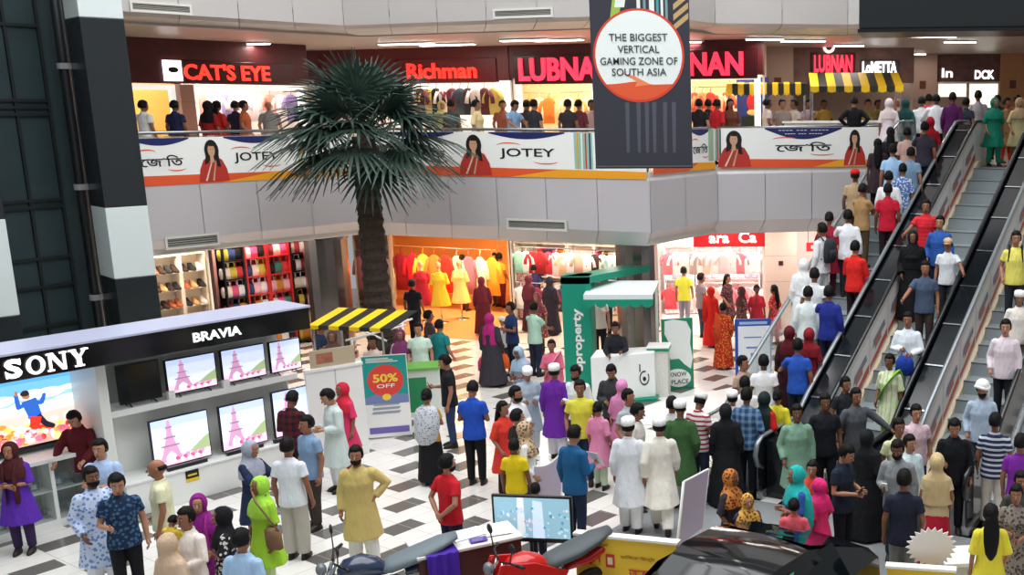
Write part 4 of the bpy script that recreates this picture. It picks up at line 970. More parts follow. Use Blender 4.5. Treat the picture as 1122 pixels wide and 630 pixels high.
# ------------------------------------------------------------------ green property stand
GREEN = mat('139478', .4); GREEN2 = mat('1f8a66', .45)
q0 = on_z(622, 432, 0)
KY = q0[1]
def ky(x, y, Y=KY): return on_y(x, y, Y)
t = thing('property_stand', 'green and white promotion stand with an arch, a scalloped canopy and white lettering', 'stand', (q0[0], KY, 0), .0)
xl = ky(614, 303)[0]-q0[0]; xr = ky(646, 303)[0]-q0[0]; zt = ky(620, 303)[2]
MB().box(xl, xr, 0, .5, 0, zt).build('arch_post', GREEN, t, bevel=.02)
xe = ky(680, 300, KY+.9)[0]-q0[0]
MB().prism([(xl, zt-.02), (xr, zt-.02), (xr, zt-.16), (xl, zt-.16)], 0, .5, 0, 'y').build('arch_corner', GREEN, t)
mb = MB(); 
mb.add([(xl, 0, zt), (xr, 0, zt), (xe+.55, 1.6, zt+.0), (xe-.1, 1.6, zt+.0), (xl, 0, zt-.14), (xr, 0, zt-.14), (xe+.55, 1.6, zt-.14), (xe-.1, 1.6, zt-.14)], [(0, 1, 2, 3), (7, 6, 5, 4), (0, 4, 5, 1), (1, 5, 6, 2), (2, 6, 7, 3), (3, 7, 4, 0)])
mb.build('arch_beam', GREEN, t)
mb = MB(Matrix.Translation(((xl+xr)/2+.02, -.004, ky(628, 375)[2])) @ Matrix.Rotation(math.pi/2, 4, 'Y')); text(mb, 'bproperty', .05, 0, .24, 1.35, 0, .012, .03)
mb2 = MB(); mb2.v = mb.v; mb2.f = mb.f; mb2.m = mb.m
# lettering reads upward
cxm = (xl+xr)/2+.02; czm = ky(628, 375)[2]
mb2.v = [(2*cxm-x, y, 2*czm-z) for x, y, z in mb2.v]
mb2.build('lettering', WHITE, t)
# canopy
ca, cb = ky(640, 320, KY-.2)[0]-q0[0], ky(716, 320, KY-.2)[0]-q0[0]; zc1 = ky(680, 322, KY-.2)[2]
mb = MB(); n = 10
for i in range(n):
    x0, x1 = ca+(cb-ca)*i/n, ca+(cb-ca)*(i+1)/n
    mb.add([(x0, -.3, zc1), (x1, -.3, zc1), (x1, .8, zc1+.12), (x0, .8, zc1+.12), (x0, -.3, zc1-.12), (x1, -.3, zc1-.12)], [(0, 1, 2, 3), (4, 5, 1, 0)], 0)
mb.build('canopy', mat('eef3f0', .4), t)
mb = MB(); k = 6
for i in range(k):
    x0, x1 = ca+(cb-ca)*i/k, ca+(cb-ca)*(i+1)/k
    mb.prism([(x0, zc1-.1)]+[(x0+(x1-x0)*(.5-.5*math.cos(q)), zc1-.17-.1*math.sin(q)) for q in [math.pi*j/8 for j in range(9)]]+[(x1, zc1-.1)], -.315, -.3, 0, 'y')
mb.build('scalloped_edge', GREEN, t)
for x in (cb-.06,): MB().tube([(x, .7, 0), (x, .7, zc1+.1)], .03, 8).build('canopy_post', WHITE, t)
# counter
c0, c1 = on_z(652, 440, 0), on_z(716, 437, 0)
zct = 1.02
MBc = MB().prism([(c0[0]-q0[0], c0[1]-q0[1]-.3), (c1[0]-q0[0]+.05, c1[1]-q0[1]-.05), (c1[0]-q0[0]+.05, c1[1]-q0[1]+.55), (c0[0]-q0[0], c0[1]-q0[1]+.4)], .06, zct)
MBc.build('counter', mat('f0f3f0', .3), t, bevel=.02)
MB().prism([(c0[0]-q0[0]-.05, c0[1]-q0[1]-.4), (c1[0]-q0[0]+.1, c1[1]-q0[1]-.15), (c1[0]-q0[0]+.1, c1[1]-q0[1]+.6), (c0[0]-q0[0]-.05, c0[1]-q0[1]+.45)], 0, .06).build('counter_base', GREEN, t)
CP = Plane((c0[0], c0[1]-.3), ang((c0[0], c0[1]-.3), (c1[0]+.05, c1[1]-.05)))
u, z = CP.px(706, 414); mb = MB()
for r0, r1 in ((.13, .105),):
    n = 20
    for i in range(n):
        a0, a1 = 2*math.pi*i/n, 2*math.pi*(i+1)/n
        if .6 < a0 < 1.1: continue
        mb.add([(u+r*math.cos(a)*.8, -.012, z+r*math.sin(a)*1.2) for r, a in ((r0, a0), (r0, a1), (r1, a1), (r1, a0))], [(0, 1, 2, 3)])
mb.ell((u, -.012, z-.02), (.035, .005, .05)); mb.box(u-.1, u-.08, -.014, -.01, z+.14, z+.3)
o = mb.build('counter_emblem', BLACK, t); o.matrix_parent_inverse = t.matrix_world.inverted() if False else Matrix.Translation((-q0[0], -KY, 0)); o.matrix_basis = CP.M
# small podium to the right and the map board
p0 = on_z(722, 436, 0)
t2 = thing('podium', 'small white podium with a green edge between the white counter and the map board', 'podium', (p0[0], p0[1]+.25, 0), 0)
MB().box(-.2, .2, -.2, .2, 0, 1.06).build('body', mat('d9d8d0', .4, var=.2), t2); MB().box(-.24, .24, -.24, .24, 1.06, 1.1).build('top', WHITE, t2, bevel=.01); MB().box(-.23, .23, -.23, .23, 1.0, 1.06).build('edge', GREEN2, t2)
mL, mR = on_z(727, 428, 0), on_z(760, 425, 0)
MP = Plane(mL, ang(mL, mR)); wv = MP.px(760, 400)[0]; hz = MP.px(743, 349)[1]
t3 = thing('map_board', 'green standing board with a white map outline and a white oval of lettering', 'board', (mL[0], mL[1], 0), MP.ang)
MB().box(0, wv, 0, .06, 0, hz).build('board', GREEN2, t3, bevel=.01)
mp = [(728, 352), (738, 350), (752, 352), (757, 362), (756, 376), (759, 392), (757, 404), (750, 399), (744, 393), (735, 394), (731, 386), (733, 376), (728, 366)]
MB().poly([(u, -.004, z) for u, z in MP.uz(mp)]).build('map_shape', mat('eef2ee', .5), t3)
MB().poly([(u, -.004, z) for u, z in MP.uz([(743+14*math.cos(q), 414+10*math.sin(q)) for q in [2*math.pi*i/20 for i in range(20)]])]).build('oval', mat('f2f5f2', .5), t3)
u, z = MP.px(743, 410); u2, z2 = MP.px(745, 418); mb = MB(); text(mb, 'KNOW', u, z, .1, .38, -.006, .003, .01); text(mb, 'PLACE', u2, z2, .1, .38, -.006, .003, .01); mb.build('lettering', mat('3a3f3c', .5), t3)
# blue framed info board
iL, iR = on_z(806, 414, 0), on_z(846, 414, 0)
t = thing('info_board', 'white information board in a blue frame at the foot of the left escalator', 'board', (iL[0], iL[1], 0), .12); wv = iR[0]-iL[0]; hz = on_y(825, 350, iL[1])[2]
MB().box(0, wv, 0, .05, 0, hz).build('frame', mat('2f4fa8', .4), t, bevel=.01)
MB().box(.07, wv-.04, -.008, 0, .08, hz-.16).build('white_panel', mat('eef1f6', .4), t)
MB().box(.1, wv-.1, -.006, 0, hz-.12, hz-.06).build('header_strip', mat('a8c0e8', .4), t)
MB().box(.25, .55, -.012, -.008, hz*.5, hz*.53).box(.35, .5, -.012, -.008, hz*.36, hz*.42).box(.2, .6, -.012, -.008, hz*.68, hz*.7).build('printed_lines', mat('6a86c8', .4), t)
# poster stand
sL, sR = on_z(403, 482, 0), on_z(449, 478, 0)
SP = Plane(sL, ang(sL, sR)); wv = SP.px(449, 440)[0]; hz = SP.px(424, 389)[1]
t = thing('poster_stand', 'standing poster with a red disc on teal, white below and a purple foot strip', 'poster', (sL[0], sL[1], 0), SP.ang)
MB().box(0, wv, 0, .04, .03, hz).build('board', WHITE, t)
mb = MB()
def P(pts, m, l): mb.poly([(u, -.002-.0015*l, z) for u, z in pts], m)
P([(.01, hz*.42), (wv-.01, hz*.42), (wv-.01, hz-.01), (.01, hz-.01)], 0, 0); P([(.01, hz*.42), (wv-.01, hz*.42), (wv-.01, hz*.52), (.3, hz*.56), (.01, hz*.5)], 2, 1)
P([(wv*.5+wv*.4*math.cos(q), hz*.7+hz*.19*math.sin(q)) for q in [2*math.pi*i/28 for i in range(28)]], 1, 2)
P([(.05, .1), (wv-.04, .1), (wv-.04, .22), (.05, .22)], 3, 1)
for i in range(3): P([(.1+.03*i, hz*(.3+.05*i)), (wv*.75, hz*(.3+.05*i)), (wv*.8, hz*(.33+.05*i)), (.14, hz*(.33+.05*i))], 4, 1)
P([(wv*.5+wv*.1*math.cos(q), hz*.5+hz*.04*math.sin(q)) for q in [2*math.pi*i/12 for i in range(12)]], 5, 3)
text(mb, '50%', wv*.5, hz*.73, hz*.1, wv*.55, -.008, .003, .03, 5); text(mb, 'OFF', wv*.5, hz*.635, hz*.045, wv*.4, -.008, .003, .01, 6)
for i in range(3): P([(wv*.1, hz*(.92+.02*i)), (wv*(.8-.1*i), hz*(.92+.02*i)), (wv*(.8-.1*i), hz*(.93+.02*i)), (wv*.1, hz*(.93+.02*i))], 6, 3)
mb.build('print', [mat('1f9a94', .45), mat('e2463c', .45), mat('7a88b8', .45), mat('7a68b8', .45), mat('9aa4b0', .45), mat('f6d84a', .45), mat('f6f6f0', .45)], t)
for s in (.05, wv-.09): MB().box(s, s+.04, 0, .35, 0, .03).build('foot', STEEL, t)
# green counter behind the poster
g0 = on_z(462, 462, 0)
t = thing('promotion_table', 'small white and green promotion table right behind the standing poster', 'table', (g0[0]-.35, g0[1]+.55, 0), .3)
MB().box(-.55, .55, -.25, .25, .0, .95).build('body', mat('dfe6de', .4), t, bevel=.02); MB().box(-.6, .6, -.3, .3, .95, 1.0).build('top', mat('6db04a', .4), t, bevel=.01)
MB().box(-.1, .3, -.256, -.25, .1, .8).build('front_print', mat('2a8a5a', .4), t)
# white tubular frame under the striped canopy
f0 = on_z(395, 410, .9)
t = thing('tube_frame', 'white tubular frame lying slanted under the striped canopy', 'frame', (f0[0], f0[1]+1.2, 1.0), .2)
for (a, b) in (((-.7, 0, .35), (.5, 0, .62)), ((-.6, .2, .3), (.6, .25, .7)), ((-.5, 0, .62), (.1, 0, .3)), ((.4, .2, -1.), (.4, .2, .66)), ((-.6, .1, -1.), (-.6, .1, .38))): MB().tube([a, b], .022, 8).build('tube', WHITE, t, True)
# upper floor counter behind the railing
c0 = on_y(900, 130, 26.3)
t = thing('stall_counter', 'white stall counter under the striped stall roof on the upper floor', 'counter', (c0[0]+.4, 26.3, FL), 0)
MB().box(-1.3, 1.3, -.3, .3, 0, .95).build('body', mat('efeae2', .4), t, bevel=.02); MB().box(-1.35, 1.35, -.35, .35, .95, 1.0).build('top', WHITE, t)
c0 = on_y(825, 115, 28.5)
t = thing('poster', 'blue poster with a red and yellow figure, right of the hanging banner', 'poster', (c0[0], 28.5, FL), 0)
MB().box(-.42, .42, 0, .04, .6, 2.1).build('panel', mat('31418a', .5), t)
MB().ell((0, -.01, 1.45), (.16, .012, .24), 0).build('figure', mat('d8323a', .5), t); MB().box(-.3, .3, -.008, 0, .65, 1.1).build('dark_base', mat('1e2a22', .5), t); MB().ell((0, -.014, 1.2), (.16, .01, .08)).build('yellow_patch', mat('e8d27a', .5), t)
# ------------------------------------------------------------------ foreground: car, motorbikes, table, monitor, boards
cf = on_z(852, 579, 1.46)
t = thing('car', 'glossy black car at the bottom of the photo with light dots mirrored in its glass', 'car', (cf[0]-.6, cf[1]-.8, 0), math.radians(-33))
# local frame: front towards -Y
CARB = mat('08090b', .08, spec=.5); CGL = mat('0c1416', .04, spec=.3)
def section(y, w, zb, zs, zr, wr):      # half profile: sill, shoulder, roof
    return [(-w, y, zb), (-w*1.0, y, zs*.7), (-w*.97, y, zs), (-wr, y, zr-.02), (-wr*.6, y, zr), (0, y, zr+.02), (wr*.6, y, zr), (wr, y, zr-.02), (w*.97, y, zs), (w, y, zs*.7), (w, y, zb)]
mb = MB()
secs = [section(-2.15, .72, .3, .6, .62, .6), section(-2.0, .82, .22, .72, .76, .7), section(-1.2, .87, .2, .86, .92, .74), section(-.85, .88, .2, .9, .97, .72), section(-.1, .88, .2, .93, 1.38, .6),
        section(.2, .88, .2, .94, 1.45, .62), section(.75, .88, .2, .95, 1.44, .62), section(1.3, .87, .2, .96, 1.28, .6), section(1.95, .84, .25, .95, 1.05, .68), section(2.15, .74, .3, .8, .86, .62)]
mb.loft(secs); o = mb.build('body', CARB, t, True); e_ = o.modifiers.new('edges', 'EDGE_SPLIT'); e_.split_angle = math.radians(24)
mb = MB(); mb.add([(-.66, -.8, 1.0), (.66, -.8, 1.0), (.56, -.06, 1.405), (-.56, -.06, 1.405)], [(0, 1, 2, 3)]); 
mb.build('windscreen', CGL, t)
mb = MB(); mb.add([(.58, .85, 1.43), (-.58, .85, 1.43), (-.64, 1.6, 1.19), (.64, 1.6, 1.19)], [(0, 1, 2, 3)]); mb.build('rear_window', CGL, t)
for s in (-1, 1):
    mb = MB()
    for y0, y1 in ((-.55, .35), (.43, 1.25)):
        f = lambda y, z: (s*(.885-.29*max(0, (z-.94))/.5+.0), y, z)
        zt0 = 1.38 if y0 > -.5 else 1.15
        mb.add([f(y0, .99), f(y1, .99), f(y1-.05, 1.36), f(y0+(.35 if y0 < 0 else .03), 1.36)], [(0, 1, 2, 3) if s > 0 else (3, 2, 1, 0)])
    mb.build('side_window', CGL, t)
    MB().ell((s*1.0, -.62, 1.02), (.12, .07, .08)).tube([(s*.86, -.6, .98), (s*.97, -.6, 1.0)], .03, 8).build('mirror', CARB, t, True)
    for y in (-1.35, 1.3):
        M = Matrix.Translation((s*.8, y, .32)) @ Matrix.Rotation(math.pi/2, 4, 'Y')
        w_ = MB(M); w_.rings([(0, 0, -.1, .3, .3), (0, 0, -.09, .32, .32), (0, 0, .09, .32, .32), (0, 0, .1, .3, .3)], 24); w_.build('wheel', mat('17181a', .6), t, True)
    MB().ell((s*.55, -2.06, .62), (.17, .08, .08)).build('headlight', mat('dfe6ea', .1, spec=.8), t, True)
MB().box(-.42, .42, -2.18, -2.1, .5, .62).build('grille', CHROME, t)
MB().tube([(-.25, -.74, 1.02), (.1, -.5, 1.16)], .012, 6).tube([(.2, -.74, 1.02), (.5, -.55, 1.13)], .012, 6).build('wiper', BLACK, t)
st = MB(); st.add([(.745, .0, 1.17), (.745, .16, 1.17), (.665, .36, 1.35), (.665, .22, 1.35)], [(0, 1, 2, 3)]); st.v = [(x+.03, y, z) for x, y, z in st.v]; st.build('window_sticker', mat('2aa36a', .5), t)

def motorbike(p, rz, label, tank, seatc, screen=False, fairing=None):
    """front towards local -X"""
    t = thing('motorbike', label, 'motorbike', p, rz, 'motorbikes on display at the front edge')
    for x in (-.7, .65):
        M = Matrix.Translation((x, 0, .31)) @ Matrix.Rotation(math.pi/2, 4, 'X')
        MB(M).tube([(.27*math.cos(a), .27*math.sin(a), 0) for a in [2*math.pi*i/24 for i in range(25)]], .05, 8).rings([(0, 0, -.05, .05, .05), (0, 0, .05, .05, .05)]).box(-.25, .25, -.012, .012, -.01, .01).box(-.012, .012, -.25, .25, -.01, .01).build('wheel', mat('16171a', .6), t, True)
    tk = MB(); tk.loft([[(x, w*math.cos(q), z+h*math.sin(q)) for q in [2*math.pi*i/14 for i in range(14)]] for x, w, z, h in ((-.42, .07, .84, .06), (-.34, .15, .88, .12), (-.15, .17, .9, .14), (.02, .14, .86, .11), (.1, .1, .82, .07))])
    tk.build('fuel_tank', tank, t, True)
    MB().loft([[(x, w*math.cos(q), z+h*math.sin(q)) for q in [2*math.pi*i/14 for i in range(14)]] for x, w, z, h in ((.02, .1, .82, .05), (.15, .19, .85, .08), (.45, .22, .92, .08), (.7, .19, 1.0, .07), (.9, .1, 1.06, .04))]).build('seat', seatc, t, True)
    MB().box(-.3, .25, -.13, .13, .3, .68).build('engine', mat('3a3d40', .35, .8), t, bevel=.03)
    MB().loft([[(x, w*math.cos(q), z+h*math.sin(q)) for q in [2*math.pi*i/10 for i in range(10)]] for x, w, z, h in ((.3, .1, .74, .05), (.6, .12, .78, .07), (.95, .07, .9, .05), (1.02, .03, .93, .02))]).build('tail', fairing or tank, t, True)
    for s in (-1, 1):
        MB().tube([(-.7, s*.09, .31), (-.5, s*.09, .85), (-.44, s*.09, 1.0)], .025, 8).build('fork', CHROME, t, True)
        MB().tube([(-.45, s*.05, 1.0), (-.42, s*.25, 1.05), (-.34, s*.38, 1.03)], .014, 8).tube([(-.37, s*.32, 1.035), (-.32, s*.42, 1.03)], .02, 8).build('handlebar', BLACK, t, True)
        m_ = MB(); m_.tube([(-.42, s*.25, 1.05), (-.42, s*.34, 1.22)], .008, 6); m_.ell((-.42, s*.36, 1.26), (.02, .08, .055)); m_.build('mirror', BLACK, t, True)
        MB().tube([(-.1, s*.12, .36), (.5, s*.2, .32), (.8, s*.2, .42)], [.03, .045, .05], 10).build('exhaust', CHROME, t, True)
    MB().ell((-.58, 0, .94), (.06, .08, .075)).build('headlight', mat('6a7074', .1, spec=.7), t, True)
    if screen:
        MB().add([(-.6, -.17, 1.0), (-.6, .17, 1.0), (-.42, .15, 1.36), (-.42, -.15, 1.36), (-.59, -.17, 1.0), (-.59, .17, 1.0), (-.41, .15, 1.36), (-.41, -.15, 1.36)], [(3, 2, 1, 0), (4, 5, 6, 7), (0, 1, 5, 4), (1, 2, 6, 5), (2, 3, 7, 6), (3, 0, 4, 7)]).build('windscreen', mat('6a7478', .1, spec=.6), t)
    if fairing:
        for s in (-1, 1): MB().prism([(-.62, .7), (-.5, 1.02), (-.1, .95), (.3, .75), (.1, .45), (-.35, .42)], s*.17-.015, s*.17+.015, 0, 'y').build('side_fairing', fairing, t, bevel=.01)
    return t
b1 = on_z(412, 612, .95)
motorbike((b1[0], b1[1], 0), math.radians(28), 'navy motorbike with a grey seat at the bottom left of centre', mat('27364f', .15, spec=.7), mat('6a757b', .5))
b2 = on_z(590, 622, .8)
motorbike((b2[0], b2[1], 0), math.radians(35), 'red motorbike with a grey seat under the monitor', mat('c81f1c', .2, spec=.6), mat('4d5356', .55), False, mat('d0241e', .2, spec=.6))

# table with papers
d0 = on_z(468, 600, .95); d1 = on_z(548, 580, .95)
t = thing('desk', 'dark red-brown desk covered with papers, between the motorbikes', 'desk', ((d0[0]+d1[0])/2, (d0[1]+d1[1])/2, 0), math.radians(32)); w = .62
MB().box(-w, w, -.3, .3, .91, .95).build('desk_top', mat('ded9d2', .4), t, bevel=.01)
MB().box(-w+.03, w-.03, -.28, -.25, .05, .91).build('front_panel', mat('4a2420', .4), t)
for s in (-1, 1): MB().box(s*(w-.05)-.03, s*(w-.05)+.03, -.27, .27, 0, .91).build('side_panel', mat('4a2420', .4), t)
DM = t.matrix_basis.copy()
def onto(x, y, z=.951): v = frame2(((d0[0]+d1[0])/2, (d0[1]+d1[1])/2), math.radians(32)) @ Vector((x, y, 0)); return (v.x, v.y, z)
for k, (x, y, w2, h2, hx, rz, lab) in enumerate(((-.35, .05, .3, .21, 'f2f2ee', .3, 'white paper sheet at the left end of the desk'), (.05, .1, .42, .3, 'eceef0', .75, 'large white printed sheet in the middle of the desk'), (.4, -.05, .3, .21, 'f6f6f2', .4, 'white paper sheet nearest the monitor on the desk'), (.12, -.17, .2, .14, '5a3aa0', .5, 'purple leaflet on the desk'))):
    mb = MB().box(-w2/2, w2/2, -h2/2, h2/2, 0, .004)
    for i in range(4): mb.box(-w2*.38, w2*(.2+.04*i), -h2*.3+i*h2*.17, -h2*.25+i*h2*.17, .004, .005, 1)
    o = mb.build('paper_sheet', [mat(hx, .6), mat('9aa4ac', .6)], loc=onto(x, y, .951+.006*k), rotz=rz); tag(o, lab, 'paper', 'papers on the desk')
mb = MB(); n = 12
for i in range(n):
    x0, x1 = -.18+.36*i/n, -.18+.36*(i+1)/n; y0, y1 = -.02+.02*math.sin(i*1.7), -.02+.02*math.sin((i+1)*1.7)
    mb.add([(x0, y0-.03, 0), (x1, y1-.03, 0), (x1, y1, .62), (x0, y0, .62), (x1, .28, .63), (x0, .28, .63)], [(0, 1, 2, 3), (3, 2, 4, 5)])
o = mb.build('table_cloth', cloth('4a2aa0'), loc=onto(-.34, -.34, .335), rotz=math.radians(32)); o.modifiers.new('thickness', 'SOLIDIFY').thickness = .006
tag(o, 'purple cloth hanging over the front of the desk', 'cloth')
# monitor on a stand
mZ = on_y(582, 568, 12.6); m0 = on_y(537, 540, 12.6); m1 = on_y(628, 548, 12.6); mz = on_y(540, 591, 12.6)
w = (m1[0]-m0[0])/2; h = (m0[2]-mz[2])/2
t = thing('monitor', 'flat black monitor showing a blue crowd scene, on a pole at the bottom centre', 'monitor', ((m0[0]+m1[0])/2, 12.6, 0), math.radians(-6)); zc = mZ[2]
MB().box(-w, w, -.025, .025, zc-h, zc+h).build('casing', mat('141618', .3), t, bevel=.008)
mb = MB(); rnd = random.Random(2)
def P(pts, m, l): mb.poly([(x, -.027-.001*l, z) for x, z in pts], m)
P([(-w+.03, zc-h+.06), (w-.03, zc-h+.06), (w-.03, zc+h-.03), (-w+.03, zc+h-.03)], 0, 0)
P([(-w*.38, zc-h+.06), (-w*.18, zc-h+.06), (-w*.2, zc+h-.03), (-w*.36, zc+h-.03)], 1, 1); P([(w*.0, zc-h+.06), (w*.3, zc-h+.06), (w*.26, zc+h-.08), (w*.03, zc+h-.06)], 2, 1)
for i in range(70):
    x = rnd.uniform(-w+.06, w-.06); z = rnd.uniform(zc-h+.09, zc+h*.45); r = rnd.uniform(.008, .022); P([(x+r*math.cos(q), z+r*1.3*math.sin(q)) for q in [2*math.pi*j/6 for j in range(6)]], 1+i % 5, 2)
mb.build('screen', [mat(c, .5, emit=.9) for c in ('86aebf', 'd4d8da', 'c0d4ee', '4a90a8', 'a8c8e0', 'd8b8c8')], t)
MB().box(-w+.02, w-.02, -.03, -.025, zc-h+.02, zc-h+.05).build('lower_bezel', mat('2a2d30', .3), t)
MB().tube([(0, .04, .05), (0, .04, zc-h*.3)], .03, 10).build('pole', BLACK, t, True); MB().box(-.3, .3, -.2, .28, 0, .04).build('base', BLACK, t, bevel=.01)
# pale banners on frames
def flag_board(pts, Y, label, curve=0):
    P4 = [on_y(x, y, yy) for (x, y), yy in zip(pts, Y)]
    c = sum(P4)/4; t = thing('flag_board', label, 'banner', (c[0], c[1], 0), 0, 'pale lilac boards on the floor')
    L = [Vector(p)-Vector((c[0], c[1], 0)) for p in P4]
    mb = MB(); n = 10; a, b, cc, d = L
    nrm = (b-a).cross(d-a).normalized()*.015
    for k in range(n):
        s0, s1 = k/n, (k+1)/n
        f = lambda s, u: ((a*(1-s)+b*s)*(1-u)+(d*(1-s)+cc*s)*u)-Vector((0, 0, curve*math.sin(math.pi*s)*(1-u)))
        q = [f(s0, 0), f(s1, 0), f(s1, 1), f(s0, 1)]
        mb.add([p+nrm for p in q]+[p-nrm for p in q], [(0, 1, 2, 3), (7, 6, 5, 4), (0, 4, 5, 1), (2, 6, 7, 3)])
    mb.build('sheet', mat('c9bdd0', .5), t)
    for p, r in ((a, d), (b, cc)):
        MB().tube([(p.x, p.y, p.z), (r.x, r.y, max(.02, r.z)), (r.x, r.y, .0)], .018, 8).build('pole', WHITE, t, True)
    MB().tube([f(s/8, 0) for s in range(9)], .014, 6).build('top_edge', WHITE, t)
    for p in (cc, d): MB().box(p.x-.12, p.x+.12, p.y-.1, p.y+.1, 0, .03).build('foot', STEEL, t, bevel=.005)
flag_board([(584, 511), (619, 491), (614, 545), (584, 548)], (14.6, 14.8, 14.8, 14.6), 'pale lilac board with a sagging top edge, beside the man in the blue shirt', .1)
flag_board([(749, 528), (776, 514), (769, 578), (742, 598)], (12.9, 13.6, 13.6, 12.9), 'pale lilac board slanting up to the right, left of the black car')
# yellow hoardings
def hoarding(a, b, zt, label, print_, hh=None):
    p0, p1 = on_z(*a, zt), on_z(*b, zt); pl = Plane(p0, ang(p0, p1)); w = math.hypot(p1[0]-p0[0], p1[1]-p0[1])
    t = thing('hoarding', label, 'hoarding', (p0[0], p0[1], 0), pl.ang, 'yellow hoardings around the display')
    MB().box(0, w, 0, .08, 0, zt).build('panel', mat('f0c52c', .45), t); MB().box(-.02, w+.02, -.02, .1, zt, zt+.03).build('top_strip', mat('f6f4ea', .4), t)
    mb = MB()
    def P(pts, m, l): mb.poly([(u, -.004-.0015*l, z) for u, z in pts], m)
    if print_:
        P([(0, 0), (w, 0), (w, zt*.55), (w*.6, zt*.42), (w*.3, zt*.5), (0, zt*.6)], 1, 0)
        for (u, z, hh_, ww, s_, m) in ((w*.2, zt-.1, .07, w*.26, 'শুভ ঈদ', 2), (w*.14, zt-.27, .16, w*.24, 'সেল', 0), (w*.62, zt-.22, .06, w*.34, 'ডিসকাউন্ট', 2), (w*.66, zt-.42, .13, w*.26, 'অফার', 0)):
            text(mb, s_, u, z, hh_, ww, -.008, .003, .012, m)
        P([(w*.3, zt-.37), (w*.39, zt-.37), (w*.39, zt-.2), (w*.3, zt-.2)], 0, 1); P([(w*.32, zt-.33), (w*.37, zt-.33), (w*.37, zt-.24), (w*.32, zt-.24)], 3, 2)
    if mb.v: mb.build('print', [mat('d23a2c', .5), mat('eeb220', .5), mat('a87a20', .5), mat('f6e9c0', .5)], t)
    return t
hoarding((630, 586), (741, 597), 1.0, 'yellow printed hoarding with red lettering left of the black car', True)
hoarding((972, 622), (1046, 627), .75, 'plain yellow hoarding with a white top right of the black car', False)
# starburst card and pale box behind the second hoarding
s0 = on_z(1022, 616, .8)
t = thing('starburst_card', 'pale starburst-shaped card standing behind the right yellow hoarding', 'sign', (s0[0], s0[1]+.15, 0), 0)
n = 22; MB().prism([((.24 if i % 2 else .3)*math.cos(a), .92+(.2 if i % 2 else .25)*math.sin(a)) for i, a in enumerate([2*math.pi*i/(2*n) for i in range(2*n)])], 0, .02, 0, 'y').build('card', mat('ece4de', .5), t)
MB().tube([(0, .02, 0), (0, .03, .9)], .02, 8).build('stick', WHITE, t); MB().box(-.15, .15, -.1, .15, 0, .03).build('foot', GREYP, t)
s1 = on_z(1060, 607, .55)
o = MB().box(-.33, .33, -.25, .25, 0, .5).box(-.35, .35, -.27, .27, .5, .55, 1).box(-.25, .25, -.255, -.25, .1, .3, 2).build('display_box', [mat('cfcfcb', .4), WHITE, mat('6a6e72', .5)], loc=(s1[0], s1[1], 0), rotz=.1, bevel=.006)
tag(o, 'pale grey display box beside the starburst card', 'box')
# long low white step and bicycle behind the tunic man
w0, w1 = on_z(672, 578, 0), on_z(790, 572, 0)
l0 = on_z(708, 574, .0)
bk = on_z(398, 478, 0)
t = thing('bicycle', 'black bicycle leaning on the white end wall left of the poster', 'bicycle', (bk[0]-.1, bk[1]+.1, 0), math.radians(60))
for x in (-.42, .42):
    M = Matrix.Translation((x, 0, .3)) @ Matrix.Rotation(math.pi/2, 4, 'X')
    w_ = MB(M).tube([(.27*math.cos(a), .27*math.sin(a), 0) for a in [2*math.pi*i/24 for i in range(25)]], .022, 8)
    for i in range(8): a = math.pi*i/8; w_.tube([(.27*math.cos(a), .27*math.sin(a), 0), (-.27*math.cos(a), -.27*math.sin(a), 0)], .003, 4)
    w_.build('wheel', BLACK, t, True)
MB().tube([(-.42, 0, .3), (-.3, 0, .78), (.05, 0, .3), (.2, 0, .75), (-.3, 0, .72)], .018, 8).tube([(.42, 0, .3), (.2, 0, .72)], .014, 8).tube([(.05, 0, .3), (.42, 0, .3)], .014, 8).build('frame', BLACK, t, True)
MB().ell((.2, 0, .8), (.13, .06, .03)).build('saddle', BLACK, t, True); MB().tube([(-.3, 0, .78), (-.31, 0, .9)], .014, 8).tube([(-.28, -.25, .92), (-.33, 0, .9), (-.28, .25, .92)], .014, 8).build('handlebar', BLACK, t, True)
# ------------------------------------------------------------------ people
def remesh(mb, voxel, name, smooth=2):
    me = mb.mesh(name, [None]); o = bpy.data.objects.new(name, me); COL.objects.link(o)
    r = o.modifiers.new('r', 'REMESH'); r.mode = 'VOXEL'; r.voxel_size = voxel; r.use_smooth_shade = True
    if smooth: s = o.modifiers.new('s', 'SMOOTH'); s.iterations = smooth; s.factor = .5
    dg = bpy.context.evaluated_depsgraph_get(); dg.update()
    out = bpy.data.meshes.new_from_object(o.evaluated_get(dg)); bpy.data.objects.remove(o); bpy.data.meshes.remove(me)
    n = len(out.vertices); co = np.zeros(n*3); out.vertices.foreach_get('co', co)
    vs = [tuple(v) for v in co.reshape(-1, 3)]; fs = [tuple(p.vertices) for p in out.polygons]; bpy.data.meshes.remove(out)
    return vs, fs
def mir(a): return (-a[0], a[1], a[2])
